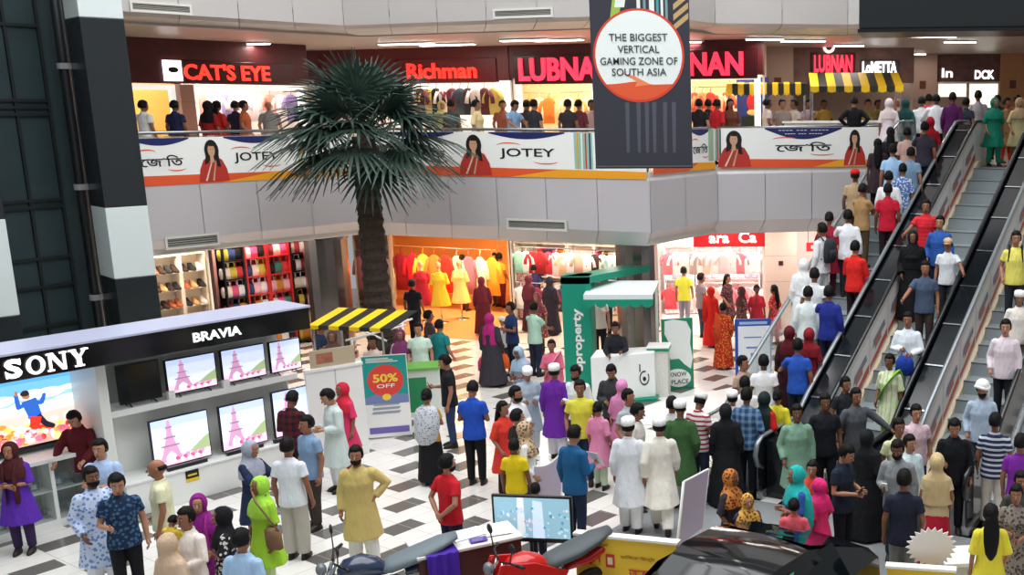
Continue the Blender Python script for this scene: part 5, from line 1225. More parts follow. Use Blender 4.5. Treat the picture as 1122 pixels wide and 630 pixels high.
# a pose: right arm (x<0) and left arm (x>0) as elbow, wrist; legs as knee, ankle; head bow and turn (degrees)
DN = ((.235, .03, 1.12), (.25, -.04, .875))
def arm(e, w): return (e, w)
LEG0 = ((.095, -.01, .49), (.095, .02, .085))
POSES = {
 'stand': dict(L=DN, R=DN, l=LEG0, r=LEG0),
 'easy': dict(L=DN, R=((.25, .05, 1.13), (.22, -.12, .92)), l=((.1, -.04, .49), (.12, -.06, .085)), r=((.09, .01, .49), (.1, .05, .085))),
 'walk': dict(L=((.23, .12, 1.14), (.24, .06, .9)), R=((.23, -.04, 1.13), (.23, -.2, .92)), l=((.09, -.16, .5), (.09, -.2, .085)), r=((.09, .03, .48), (.09, .24, .12))),
 'phone': dict(L=((.235, .0, 1.13), (.07, -.25, 1.13)), R=((.235, .0, 1.13), (.07, -.24, 1.12)), l=LEG0, r=LEG0, bow=24),
 'phone1': dict(L=DN, R=((.235, .0, 1.13), (.14, -.26, 1.16)), l=LEG0, r=LEG0, bow=14),
 'hip': dict(L=((.37, .1, 1.17), (.2, -.02, .99)), R=DN, l=((.1, -.02, .49), (.12, .0, .085)), r=((.1, .0, .49), (.13, .04, .085))),
 'hips': dict(L=((.37, .1, 1.17), (.2, -.02, .99)), R=((.37, .1, 1.17), (.2, -.02, .99)), l=((.1, -.02, .49), (.14, .0, .085)), r=((.1, .0, .49), (.14, .04, .085))),
 'back': dict(L=((.26, .11, 1.14), (.06, .17, .96)), R=((.26, .11, 1.14), (.06, .18, .97)), l=LEG0, r=LEG0),
 'fold': dict(L=((.24, -.05, 1.13), (-.05, -.21, 1.16)), R=((.24, -.05, 1.12), (-.04, -.2, 1.11)), l=LEG0, r=LEG0),
 'rail': dict(L=DN, R=((.3, -.12, 1.2), (.37, -.36, 1.12)), l=((.1, -.06, .5), (.1, -.04, .085)), r=((.09, .01, .49), (.09, .04, .085))),
 'raill': dict(L=((.3, -.12, 1.2), (.37, -.36, 1.12)), R=DN, l=((.1, -.06, .5), (.1, -.04, .085)), r=((.09, .01, .49), (.09, .04, .085))),
 'out': dict(L=((.38, -.05, 1.22), (.56, -.16, 1.06)), R=((.3, .02, 1.14), (.36, -.1, .93)), l=((.1, -.14, .5), (.1, -.18, .085)), r=((.09, .03, .48), (.09, .2, .11))),
 'reach': dict(L=((.22, -.14, 1.2), (.12, -.42, 1.2)), R=((.22, -.14, 1.18), (.12, -.4, 1.1)), l=LEG0, r=LEG0, bow=10),
 'carry': dict(L=((.25, -.03, 1.13), (.05, -.26, 1.06)), R=((.25, -.02, 1.14), (-.02, -.28, 1.17)), l=LEG0, r=LEG0),
 'lean': dict(L=((.26, -.12, 1.16), (.2, -.34, 1.02)), R=((.26, -.12, 1.16), (.2, -.34, 1.02)), l=LEG0, r=LEG0, bow=26),
}
FS = .93          # narrower female frame
def pose_of(pose, sex):
    p = POSES[pose]; k = FS if sex == 'f' else 1.0
    def fx(a, s, kk=k): return np.array([s*a[0]*kk, a[1], a[2]])
    R = {}
    for nm, s in (('L', 1), ('R', -1)):
        e, w = p[nm]; S = np.array([s*.166*k, .012, 1.392]); E, Wp = fx(e, s), fx(w, s)
        # keep limb lengths human
        u = (E-S); E2_ = S+u/np.linalg.norm(u)*.29; f = Wp-E; W2 = E2_+f/np.linalg.norm(f)*.255
        R[nm] = (S, E2_, W2)
    for nm, s in (('l', 1), ('r', -1)):
        kn, an = p[nm]; R[nm] = (np.array([s*.088, .005, .9]), fx(kn, s, 1), fx(an, s, 1))
    R['bow'] = p.get('bow', 0); return R
def head_M(P, turn=0):
    c = Vector((0, .01, 1.5))
    return Matrix.Translation(c) @ Matrix.Rotation(math.radians(turn), 4, 'Z') @ Matrix.Rotation(math.radians(P['bow']), 4, 'X') @ Matrix.Scale(1.12, 4) @ Matrix.Translation(-c)
TPL = {}
def body_mesh(pose, sex):
    k = ('body', pose, sex)
    if k in TPL: return TPL[k]
    P = pose_of(pose, sex); f = sex == 'f'; HM = head_M(P)
    mb = MB()
    T = [(0, .0, .83, .14, .1), (0, .005, .9, .165, .118), (0, .0, 1.0, .145, .105), (0, -.0, 1.12, .14, .1), (0, -.005, 1.25, .162, .115), (0, .0, 1.36, .145, .095), (0, .005, 1.42, .09, .068), (0, .01, 1.46, .06, .06)]
    if f: T = [(x, y-(.012 if .2 < z-1 < .3 else 0), z, a*(.93 if z > .95 else 1.03), b*(1.06 if 1.2 < z < 1.3 else .97)) for x, y, z, a, b in T]
    mb.rings(T, 16)
    mb.tube([(0, .015, 1.42), (0, .008, 1.48), (0, -.002, 1.55)], [.062, .054, .055] if not f else [.055, .047, .048], 12)
    mb.M = HM
    mb.ell((0, -.004, 1.628), (.074, .094, .1)); mb.ell((0, -.025, 1.575), (.058, .072, .075))
    mb.M = None
    for s in ('L', 'R'):
        S, E, Wr = P[s]; q = .9 if f else 1
        mb.tube([S-(0, 0, .02), S*.5+E*.5, E, E*.5+Wr*.5, Wr], [.05*q, .047*q, .04*q, .038*q, .027*q], 10); mb.ell(tuple(S-(0, 0, .022)), (.05*q, .052*q, .052*q), 0, 10, 7)
        d = (Wr-E)/np.linalg.norm(Wr-E)
        ref = np.array([0, -1., 0]) if abs(d[2]) > .7 else np.array([0, 0, 1.]); sd = ref-d*(ref@d); sd /= np.linalg.norm(sd)
        mb.tube([Wr-d*.01, Wr+d*.045, Wr+d*.088], [.026, .032, .032], 8)
    for s in ('l', 'r'):
        H, K, A = P[s]
        mb.tube([H, H*.5+K*.5, K, K*.55+A*.45, A], [.088, .076, .055, .052, .036], 12)
        mb.ell((A[0], A[1]-.055, max(.035, A[2]-.048)), (.04, .115, .034), 0, 10, 7)
    vs, fs = remesh(mb, .0125, 'body')
    out = MB(); out.add(vs, fs, 0)
    # hands: four bent fingers of unequal length and a thumb from the side of the palm
    for s in ('L', 'R'):
        S, E, Wr = P[s]; d = (Wr-E)/np.linalg.norm(Wr-E)
        ref = np.array([0, -1., 0]) if abs(d[2]) > .7 else np.array([0, 0, 1.]); sd = ref-d*(ref@d); sd /= np.linalg.norm(sd)
        n = np.cross(d, sd)
        inward = np.array([-1. if s == 'L' else 1., 0, 0]) if abs(d[2]) > .7 else np.array([0, -1., .4]) 
        if n @ inward < 0: n = -n
        for i, (off, ln) in enumerate(((.03, .07), (.01, .08), (-.01, .075), (-.029, .058))):
            b = Wr+d*.082+sd*off; m_ = b+d*ln*.5+n*.008; e = m_+d*ln*.38+n*.028
            out.tube([b-d*.02, b+d*.01, m_, e], [.0095, .0098, .009, .007], 6)
        b = Wr+d*.035+sd*.028; out.tube([b-sd*.01, b+sd*.018+d*.022+n*.006, b+sd*.026+d*.055+n*.018], [.012, .011, .008], 6)
    out.M = HM
    out.tube([(0, -.088, 1.632), (0, -.108, 1.6), (0, -.113, 1.585)], [.007, .011, .014], 7)
    for s in (-1, 1):
        out.ell((s*.074, .0, 1.615), (.012, .022, .032), 0, 8, 6)
        out.ell((s*.03, -.089, 1.628), (.010, .006, .0048), 1, 8, 5); out.ell((s*.03, -.0935, 1.628), (.0052, .004, .0048), 2, 8, 5)
        out.tube([(s*.014, -.096, 1.645), (s*.031, -.095, 1.651), (s*.048, -.084, 1.645)], .0042 if not f else .003, 5, 2)
    out.ell((0, -.098, 1.553), (.022, .007, .006), 3, 10, 5); out.ell((0, -.094, 1.543), (.017, .007, .005), 3, 10, 5)
    out.M = None
    me = out.mesh('person_body', [None, mat('efe9e2', .3), mat('1a1310', .4), mat('8a4a42', .5)], True); TPL[k] = me; return me
def sm(a, b, x): t = min(1, max(0, (x-a)/(b-a))); return t*t*(3-2*t)
def head_piece(kind, pose, sex):
    k = (kind, pose, sex if kind in ('hijab', 'veil', 'longhair') else '')
    if k in TPL: return TPL[k]
    P = pose_of(pose, sex); HM = head_M(P); mb = MB(); w = FS if sex == 'f' else 1
    def hairfn(d):
        face = sm(.2, .45, -d[1])*sm(-.55, -.25, -d[2]-.1)*1.0
        low = sm(.45, .75, -d[2]) 
        fr = sm(.2, .42, -d[1])*(1-sm(.3, .48, d[2]+.07*math.sin(7*d[0])))
        return 1-.3*max(fr, low)+.03*math.sin(9*d[0]+4*d[2])*math.cos(7*d[1])+.02*math.sin(23*d[0]+5*d[1])
    if kind in ('hair', 'bald', 'longhair', 'bun', 'beardhair'):
        mb.M = HM
        if kind == 'bald':
            mb.ell((0, .012, 1.632), (.082, .092, .09), 0, 20, 14, lambda d: .8+.2*sm(-.5, -.2, d[2])*(1-sm(.1, .35, d[2]))*sm(-.3, .0, d[1]))
        else:
            r = (.09, .108, .118) if kind != 'longhair' else (.094, .11, .115)
            mb.ell((0, .004, 1.638), r, 0, 22, 15, hairfn)
        if kind == 'beardhair': pass
        if kind == 'bun': mb.ell((0, .115, 1.62), (.045, .045, .045), 0, 10, 7)
        mb.M = None
        if kind == 'longhair':
            mb.rings([(0, .075, 1.68, .06, .045), (0, .085, 1.58, .09, .05), (0, .105, 1.45, .105, .045), (0, .125, 1.3, .1, .04), (0, .125, 1.15, .075, .03), (0, .125, 1.06, .03, .015)], 16, fold=.06, nf=7)
        me = mb.mesh('hair', [None], True)
    elif kind == 'beard':
        mb.M = HM; mb.ell((0, -.035, 1.565), (.066, .075, .068), 0, 16, 10, lambda d: 1 if d[2] < .05 else 1-.3*sm(.05, .45, d[2])); me = mb.mesh('beard', [None], True)
    elif kind == 'cap':
        mb.M = HM; mb.rings([(0, .008, 1.655, .09, .107), (0, .008, 1.69, .094, .11), (0, .008, 1.735, .09, .105), (0, .008, 1.752, .07, .082), (0, .008, 1.758, .02, .03)], 22); me = mb.mesh('prayer_cap', [None], True)
    elif kind == 'ballcap':
        mb.M = HM; mb.rings([(0, .005, 1.655, .09, .107), (0, .005, 1.7, .09, .105), (0, .005, 1.74, .065, .08), (0, .005, 1.755, .02, .03)], 20)
        mb.rings([(0, -.13, 1.652, .07, .065), (0, -.13, 1.662, .07, .065)], 16); me = mb.mesh('cap', [None], True)
    elif kind == 'turban':
        mb.M = HM
        mb.ell((0, .008, 1.69), (.103, .12, .085), 0, 20, 12); mb.tube([(.1*math.cos(a), .008+.115*math.sin(a), 1.66+.015*math.sin(2*a)) for a in [2*math.pi*i/16 for i in range(17)]], .024, 8)
        mb.tube([(.05, .1, 1.66), (.075, .12, 1.55), (.08, .1, 1.44)], [.03, .035, .02], 8); me = mb.mesh('head_wrap', [None], True)
    elif kind in ('hijab', 'veil'):
        def hf(d):
            front = sm(.5, .72, -d[1])*(1-sm(.5, .68, abs(d[0])))*(1-sm(.55, .75, d[2]))*sm(-.95, -.75, d[2]); return 1-.36*front
        mb.M = HM; mb.ell((0, .008, 1.62), (.1, .122, .13), 0, 26, 18, hf)
        mb.M = None
        low = 1.2 if kind == 'hijab' else 1.0
        mb.rings([(0, .035, 1.56, .085, .085), (0, .02, 1.5, .095, .1), (0, .012, 1.45, .15*w, .118), (0, .008, 1.39, .222*w, .14), (0, .0, 1.31, .245*w, .155, .02), (0, -.005, low+.02, .25*w, .165, .04), (0, -.005, low, .22*w, .14, .04)], 26, nf=7)
        vs, fs = remesh(mb, .012, 'scarf', 1); m2 = MB(); m2.add(vs, fs); me = m2.mesh('headscarf', [None], True)
    TPL[k] = me; return me
def top_mesh(kind, pose, sex):
    """tee, shirt (long sleeves), kurta (long, knee), dress (ankle), kameez (long, half sleeve), jacket"""
    k = ('top', kind, pose, sex)
    if k in TPL: return TPL[k]
    P = pose_of(pose, sex); f = sex == 'f'; w = FS if f else 1.0; mb = MB()
    hem = {'tee': .80, 'shirt': .78, 'kurta': .46, 'kameez': .5, 'dress': .07, 'abaya': .05}[kind]
    sl = {'tee': .62, 'shirt': 1.93, 'kurta': 1.93, 'kameez': 1.0, 'dress': 1.9, 'abaya': 1.97}[kind]
    loose = {'tee': 0, 'shirt': .004, 'kurta': .012, 'kameez': .008, 'dress': .014, 'abaya': .03}[kind]
    g = .024+loose; bust = .016 if f else 0
    T = [(0, .008, 1.478, .066*w+.006, .066), (0, .006, 1.45, .1*w, .085), (0, .004, 1.415, .14*w, .1), (0, .0, 1.36, .17*w, .108+g*.4), (0, -.004-bust*.6, 1.25, .165*w+g, .112+g+bust*.5), (0, 0, 1.12, .15*w+g+(.0 if not f else -.004), .104+g), (0, .0, 1.0, .155*w+g, .11+g), (0, .004, .9, .172+g, .122+g)]
    ax = (P['l'][2]+P['r'][2])/2; spread = abs(P['l'][2][1]-P['r'][2][1])/2
    if hem > .7: T.append((0, .004, hem, .176+g, .126+g))
    else:
        fl = {'kurta': .235, 'kameez': .25, 'dress': .25, 'abaya': .3}[kind]
        for i in range(1, 6):
            t = i/5; z = .9+(hem-.9)*t; sp = spread*max(0, (.9-z)/.82)
            T.append((0, .004, z, .172+g+(fl-.172)*t, .122+g+(fl*.78-.122)*t+sp*.95, .05*t))
    mb.rings(T, 30, nf=7)
    for s in ('L', 'R'):
        S, E, Wr = P[s]; q = .92 if f else 1
        r0, r1, r2 = (.068*q+loose, .064*q+loose, .05*q+loose)
        pts = [S-(0, 0, .008), S*.55+E*.45]; rs = [r0, r0*.95]
        if sl <= 1:
            pts.append(S+(E-S)*sl); rs.append(r1+.004)
        else:
            pts += [E, E+(Wr-E)*.5, E+(Wr-E)*(sl-1)]; rs += [r1*.95, r2, r2*.86 if kind != 'abaya' else r2*1.2]
        mb.tube(pts, rs, 12); mb.ell(tuple(S-(0, 0, .014)), (r0*.93, r0*.95, r0*.9), 0, 12, 8)
    if kind in ('tee', 'shirt', 'kurta'):   # collar
        mb.tube([(.066*math.cos(a)*w, .012+.062*math.sin(a), 1.475+.018*math.sin(a)) for a in [2*math.pi*i/14 for i in range(15)]], .014, 6)
    vs, fs = remesh(mb, .0135, 'top', 2); m2 = MB(); m2.add(vs, fs); me = m2.mesh(kind, [None], True); TPL[k] = me; return me
def bottom_mesh(kind, pose, sex):
    k = ('bot', kind, pose)
    if k in TPL: return TPL[k]
    P = pose_of(pose, 'm'); mb = MB(); lo = .03 if kind == 'loose' else .004
    if kind == 'skirt':
        sp = abs(P['l'][2][1]-P['r'][2][1])/2
        mb.rings([(0, 0, 1.02, .16, .118), (0, .004, .9, .19, .14), (0, .004, .7, .21, .165+sp*.3, .02), (0, .004, .4, .235, .19+sp*.6, .04), (0, .004, .08, .26, .215+sp, .06)], 28, nf=8)
    else:
        mb.rings([(0, 0, 1.0, .158, .116), (0, .004, .9, .178, .13), (0, .004, .8, .165, .12)], 18)
        for s in ('l', 'r'):
            H, K, A = P[s]; e = A*1.0; e = K+(A-K)*.97
            if kind == 'shorts': e = K+(A-K)*.05
            mb.tube([H, H*.5+K*.5, K, K*.5+e*.5, e], [.1+lo*.2, .09+lo*.4, .072+lo, .066+lo, .058+lo*.9], 14)
    vs, fs = remesh(mb, .0135, 'bottom', 2); m2 = MB(); m2.add(vs, fs); me = m2.mesh('trousers' if kind != 'skirt' else 'skirt', [None], True); TPL[k] = me; return me
def shoe_mesh(pose, s):
    k = ('shoe', pose, s)
    if k in TPL: return TPL[k]
    P = pose_of(pose, 'm'); A = P[s][2]; z = max(.085, A[2])-.085; mb = MB()
    mb.rings([(A[0], A[1]-.06, z, .048, .135), (A[0], A[1]-.06, z+.025, .05, .137), (A[0], A[1]-.05, z+.055, .045, .12), (A[0], A[1]-.02, z+.08, .044, .075), (A[0], A[1]+.0, z+.1, .046, .05)], 16)
    me = mb.mesh('shoe', [None], True); TPL[k] = me; return me
def extra_mesh(kind, pose, sex):
    k = ('x', kind, pose, sex)
    if k in TPL: return TPL[k]
    mb = MB(); w = FS if sex == 'f' else 1
    if kind == 'dupatta':           # scarf over both shoulders hanging at the front
        for s in (-1, 1): mb.tube([(s*.1*w, .12, 1.3), (s*.11*w, .07, 1.45), (s*.1*w, -.08, 1.44), (s*.085*w, -.165, 1.28), (s*.08*w, -.165, 1.05), (s*.085*w, -.16, .85)], [(.05, .014), (.05, .02), (.05, .02), (.055, .014), (.055, .014), (.06, .012)], 10)
    elif kind == 'shawl':           # wide shawl down the back
        mb.rings([(0, .045, 1.48, .1, .09), (0, .04, 1.42, .2*w, .14), (0, .06, 1.3, .25*w, .16, .02), (0, .08, 1.1, .25*w, .17, .03), (.02, .09, .9, .22*w, .15, .05), (.04, .09, .78, .14*w, .1, .05)], 24, nf=7)
    elif kind == 'sash':            # sari end over the left shoulder
        mb.tube([(-.18*w, -.12, .95), (-.06, -.16, 1.15), (.1*w, -.13, 1.36), (.15*w, .0, 1.475), (.13*w, .13, 1.35), (.12*w, .17, 1.05), (.12*w, .17, .75)], [(.09, .014)]*7, 12)
    elif kind == 'belt':
        mb.rings([(0, 0, .955, .185, .14), (0, 0, .99, .183, .138)], 20)
    me = mb.mesh({'dupatta': 'scarf', 'shawl': 'shawl', 'sash': 'sari_end', 'belt': 'belt'}[kind], [None], True); TPL[k] = me; return me
SKIN = ['8a5a42', 'a06c50', '74482f', 'b07e62', '946248']
SKM = [bpy.data.materials.new('skin') for _ in SKIN]
for m_, h_ in zip(SKM, SKIN):
    m_.use_nodes = True; b = m_.node_tree.nodes['Principled BSDF']; b.inputs['Base Color'].default_value = (*lin(h_), 1); b.inputs['Roughness'].default_value = .5
    b.inputs['Subsurface Weight'].default_value = .05; b.inputs['Subsurface Radius'].default_value = (.02, .008, .005)
    nt = m_.node_tree; tc = nt.nodes.new('ShaderNodeTexCoord'); nz = nt.nodes.new('ShaderNodeTexNoise'); nz.inputs['Scale'].default_value = 40
    bp = nt.nodes.new('ShaderNodeBump'); bp.inputs['Strength'].default_value = .1; bp.inputs['Distance'].default_value = .004
    nt.links.new(tc.outputs['Object'], nz.inputs['Vector']); nt.links.new(nz.outputs['Fac'], bp.inputs['Height']); nt.links.new(bp.outputs['Normal'], b.inputs['Normal'])
HAIRM = mat('0c0a09', .6, bump=.6, scale=60, spec=.2)
def child(name, me, par, m):
    o = bpy.data.objects.new(name, me); COL.objects.link(o); o.parent = par
    o.material_slots[0].link = 'OBJECT'; o.material_slots[0].material = m; return o
def stair_base(px, py, H, lane):
    """head pixel -> step under the feet on one escalator"""
    B = Vector((EB[0], EB[1], 0)); Mi = EM.inverted()
    d = ray(px, py); best = None
    for k in range(-1, 22):
        z = FL*max(0, min(20, k+1))/20
        t = (z+H-CAM_H)/d[2] if abs(d[2]) > 1e-6 else 1e9
        p = CO+d*t; q = Mi @ Vector((p[0], p[1], 0)); yc = (k+.5)*RUN/20
        if k == -1: e = max(0, abs(q.y+.6)-.6)
        elif k == 20: e = 0 if RUN+.05 < q.y < RUN+1.5 else 9
        else: e = abs(q.y-yc)
        if best is None or e < best[0]: best = (e, z, q.x, q.y if k in (-1, 20) else yc)
    e, z, x, y = best; c = LANE[lane]; w_ = HW[lane]-.24; x = min(c+w_, max(c-w_, x))
    p = EM @ Vector((x, y, 0)); return (p.x, p.y, z)
SHOEM = mat('241c18', .5); rndp = random.Random(21); ALLP = []; HELD = {}
def person(px, py, H, face, pose, sex, top, bottom, head, label, where='g', x=None, skin=None, group=None, turn=0):
    """px, py = top of the head in the photo; top/bottom = 'kind colour'; head = 'kind colour' or kinds joined by +"""
    top_k, top_c = top.split(' '); bot_k, bot_c = bottom.split(' ')
    if where == 'g': p = on_z(px, py, H); p = (p[0], p[1], 0)
    elif where == 'u': p = on_z(px, py, FL+H); p = (p[0], p[1], FL)
    elif isinstance(where, tuple): q = on_y(px, py, where[1]); p = (q[0], q[1], FL if where[0] == 'u' else where[2] if len(where) > 2 else 0); H = max(1.0, q[2]-p[2]) if where[0] != 'u' else max(1.52, min(1.85, q[2]-FL))
    else: p = stair_base(px, py, H, where)
    sk = SKM[skin if skin is not None else rndp.randrange(len(SKM))]
    o = bpy.data.objects.new('person', body_mesh(pose, sex)); COL.objects.link(o)
    o.material_slots[0].link = 'OBJECT'; o.material_slots[0].material = sk
    extra = .03 if any(h.split(':')[0] in ('cap', 'turban') for h in head.split('+')) else .012
    s = H/(1.762+extra); o.location = p; o.rotation_euler[2] = math.radians(face); o.scale = (s*.98 if H > 1.4 else s*1.05, s if H > 1.4 else s*1.05, s)
    if isinstance(where, tuple) and H < 1.62: o.scale = (s*1.07, s*1.07, s)
    tag(o, label, 'person', group)
    child({'tee': 'shirt', 'shirt': 'shirt', 'kurta': 'tunic', 'kameez': 'tunic', 'dress': 'dress', 'abaya': 'robe'}[top_k], top_mesh(top_k, pose, sex), o, cloth(top_c))
    child('skirt' if bot_k == 'skirt' else 'trousers', bottom_mesh(bot_k, pose, sex), o, cloth(bot_c)) if bot_k != 'none' else None
    for q in ('l', 'r'): child('shoe', shoe_mesh(pose, q), o, SHOEM)
    for h in head.split('+'):
        kind, _, c = h.partition(':')
        hm = head_piece(kind, pose, sex)
        child({'hair': 'hair', 'bald': 'hair', 'longhair': 'hair', 'bun': 'hair', 'beard': 'beard', 'cap': 'prayer_cap', 'ballcap': 'cap', 'turban': 'head_wrap', 'hijab': 'headscarf', 'veil': 'headscarf'}[kind], hm, o, cloth(c) if c else HAIRM)
    if x:
        for e in x.split('+'):
            kind, _, c = e.partition(':'); child({'dupatta': 'scarf', 'shawl': 'shawl', 'sash': 'sari_end', 'belt': 'belt'}[kind], extra_mesh(kind, pose, sex), o, cloth(c))
    ALLP.append((o, where)); HELD[o.name] = []; return o
# held things
def held(o, side, kind, label, color, pose, sex, cat, drop=0):
    P = pose_of(pose, sex); S, E, Wr = P[side]; d = (Wr-E)/np.linalg.norm(Wr-E); c = Wr+d*.1
    M = Matrix.LocRotScale(o.location, o.rotation_euler, o.scale); p = M @ Vector(c)
    t = None; mb = MB()
    if kind == 'phone':
        mb.box(-.036, .036, -.005, .005, -.07, .07); mb.box(-.032, .032, -.0056, -.005, -.06, .06, 1); ms = [mat(color, .3), mat('2a3440', .1, spec=.6)]
        ob = mb.build('phone', ms, loc=p+Vector((0, 0, .03)), rotz=o.rotation_euler[2]+math.pi, bevel=.002); ob.rotation_euler[0] = -.5
    elif kind == 'bag':
        mb.rings([(0, 0, -.42, .13, .06), (0, 0, -.4, .16, .085), (0, 0, -.2, .15, .08, .05), (0, 0, -.1, .1, .05, .05), (0, 0, -.09, .02, .02)], 16, nf=5)
        for s in (-1, 1): mb.tube([(s*.07, 0, -.12), (s*.03, 0, -.02), (0, 0, .0)], .007, 6)
        ob = mb.build('shopping_bag', cloth(color), loc=p, rotz=o.rotation_euler[2], smooth=True)
    elif kind == 'handbag':
        mb.rings([(0, 0, -.3, .13, .05), (0, 0, -.29, .15, .07), (0, 0, -.12, .13, .06), (0, 0, -.1, .11, .04)], 16); mb.tube([(-.1, 0, -.11), (-.06, 0, .0), (.06, 0, .0), (.1, 0, -.11)], .009, 6)
        ob = mb.build('handbag', cloth(color), loc=p, rotz=o.rotation_euler[2], smooth=True)
    elif kind == 'paper':
        mb.box(-.1, .1, -.002, .002, -.14, .14); ob = mb.build('paper_sheet', mat(color, .6), loc=p+Vector((0, 0, .05)), rotz=o.rotation_euler[2]); ob.rotation_euler[0] = -.6
    elif kind == 'shoulderbag':
        mb.rings([(0, 0, -.14, .13, .05), (0, 0, -.12, .16, .065), (0, 0, .08, .15, .06), (0, 0, .12, .1, .03)], 16); 
        sg = 1 if side == 'L' else -1
        mb.tube([(-.12, 0, .1), (-.05-sg*.1, .05, .5), (-sg*.25, .09, .62)], .012, 6); mb.tube([(.12, 0, .1), (.0-sg*.1, -.12, .48), (-sg*.25, -.06, .6)], .012, 6)
        ob = mb.build('shoulder_bag', cloth(color), loc=M @ Vector((sg*.26, -.04, .95)), rotz=o.rotation_euler[2], smooth=True)
    elif kind == 'backpack':
        mb.rings([(0, 0, -.24, .11, .05), (0, 0, -.22, .15, .08), (0, 0, .0, .155, .09), (0, 0, .16, .14, .075), (0, 0, .22, .1, .04)], 18)
        mb.rings([(0, .08, -.18, .09, .03), (0, .085, -.05, .1, .04), (0, .08, .02, .08, .03)], 14)
        for s in (-1, 1): mb.tube([(s*.1, -.06, .18), (s*.11, -.13, .26), (s*.11, -.27, .2), (s*.12, -.29, .0), (s*.12, -.1, -.18)], (.016), 8)
        ob = mb.build('backpack', cloth(color), loc=M @ Vector((0, .2, 1.24)), rotz=o.rotation_euler[2], smooth=True)
    HELD[o.name].append(ob); return tag(ob, label, cat)
# ---- left: around the electronics stand
G1 = 'shoppers on the ground floor'
def G(*a, **k): k.setdefault('group', G1); return person(*a, **k)
G(9, 484, 1.6, 15, 'fold', 'f', 'kameez 5b2fa8', 'pants 3a2a50', 'hijab:4a1f22', 'woman in purple tunic and dark maroon headscarf, arms folded, by the big screen', x='dupatta:4a1f22')
G(82, 447, 1.7, 5, 'lean', 'm', 'shirt 5c1a22', 'pants 22242c', 'hair', 'man in maroon shirt bending over the glass cabinet before the big screen')
G(108, 481, 1.72, 10, 'fold', 'm', 'tee a9c0e4', 'pants 2c3444', 'hair', 'man in plain light blue shirt looking down, behind two patterned shirts')
G(98, 511, 1.7, 55, 'easy', 'm', 'kurta c6d4ee:floral:6f8fc8', 'loose eef0f4', 'hair+beard', 'bearded man in pale blue flowered tunic left of the navy patterned shirt')
o = G(126, 517, 1.72, 35, 'phone1', 'm', 'tee 1d2f4a:floral:3f6488', 'pants 17181c', 'hair', 'man in navy patterned shirt and black trousers standing at the front left')
G(171, 502, 1.7, -65, 'easy', 'm', 'tee e6e6c0', 'pants cfd0b0', 'bald', 'balding man in pale yellow shirt looking left, below the plinth sticker')
G(216, 541, 1.55, 20, 'easy', 'f', 'kameez 8a2378', 'pants 6a1a5c', 'hijab:8a2380', 'woman in magenta-purple headscarf and tunic at the front left', x='dupatta:9a2a86')
fa = G(203, 555, 1.6, -20, 'carry', 'm', 'shirt e9dfd6', 'pants 4a4450', 'hair', 'smiling person in pale shirt carrying a small child at the front left')
G(183, 584, 1.52, 160, 'easy', 'f', 'kameez cdb29a', 'pants b8a08a', 'veil:c9ad92', 'woman in beige headscarf seen from behind at the bottom left')
G(241, 556, 1.5, -60, 'fold', 'f', 'kameez 23222a:floral:d8d4d0', 'pants 1c1c22', 'hijab:191a1e', 'woman in black headscarf looking left at the bottom left')
G(263, 579, 1.66, 170, 'stand', 'm', 'tee a6c6e8', 'pants 2a3040', 'hair', 'man in sky blue shirt seen from behind at the bottom left')
G(272, 482, 1.6, 75, 'reach', 'f', 'kameez 25304e', 'pants 22283c', 'hijab:a3a8b8', 'woman in pale grey headscarf and navy dress by the lower screens')
o = G(283, 522, 1.58, -30, 'easy', 'f', 'kameez a4d63a', 'pants d8e8b0', 'hijab:a8e04a', 'woman in lime green headscarf and tunic with a brown shoulder bag')
held(o, 'L', 'shoulderbag', 'brown shoulder bag of the woman in lime green', '8a6a52', 'easy', 'f', 'bag')
G(314, 479, 1.72, 178, 'stand', 'm', 'tee e3e8f2', 'loose b9b4aa', 'hair', 'man in white short-sleeved shirt and pale trousers seen from behind')
G(317, 428, 1.7, 172, 'phone', 'm', 'shirt 5a1a20:plaid:1a1a26', 'pants 20222a', 'hair', 'man in red and black checked shirt facing the lower right screen')
G(335, 455, 1.7, -30, 'easy', 'm', 'tee 7f9cbc', 'pants 3a332e', 'hair', 'man in grey-blue T-shirt and dark trousers, just right of the white shirt')
G(362, 424, 1.72, -45, 'phone', 'm', 'kurta c9d6d2', 'loose dfe6e6', 'hair', 'man in pale grey tunic looking at his hands, at the end of the screens')
G(374, 419, 1.58, -30, 'easy', 'f', 'kameez d83a66', 'pants a02a4a', 'hijab:c8283c', 'woman in red headscarf and pink tunic behind the pale grey tunic')
G(389, 488, 1.7, 12, 'hip', 'm', 'kurta cdb672', 'loose e8e6e2', 'hair+beard', 'bearded man in mustard-beige tunic and white trousers, one hand on his hip')
G(467, 426, 1.6, 176, 'fold', 'f', 'tee c99338', 'skirt 17171b', 'bun', 'woman in mustard top with a grey printed shawl down her back', x='shawl:c8ccd4:dots:6a707c')
o = G(489, 388, 1.72, -70, 'phone1', 'm', 'tee 1a1b22', 'pants 2c3a5a', 'hair', 'man in black T-shirt and jeans holding a phone, right of the poster')
held(o, 'R', 'phone', 'phone held by the man in black T-shirt', '202226', 'phone1', 'm', 'phone')
G(516, 417, 1.74, 178, 'phone', 'm', 'tee 2450b8', 'pants 15161c', 'hair', 'man in royal blue T-shirt and black trousers seen from behind')
G(489, 497, 1.68, 145, 'back', 'm', 'tee c9202c', 'pants 1e2440', 'hair+beard', 'young man in bright red polo shirt looking right, hands behind him')
G(457, 353, 1.72, 5, 'easy', 'm', 'tee cfe4d6', 'pants d8ddd8', 'hair', 'man in mint white shirt facing the camera behind the poster')
G(439, 361, 1.58, 10, 'easy', 'f', 'kameez c0b8c8:dots:6a5a78', 'pants 8a8090', 'hijab:7a3a68', 'woman in purple headscarf and grey dress behind the poster')
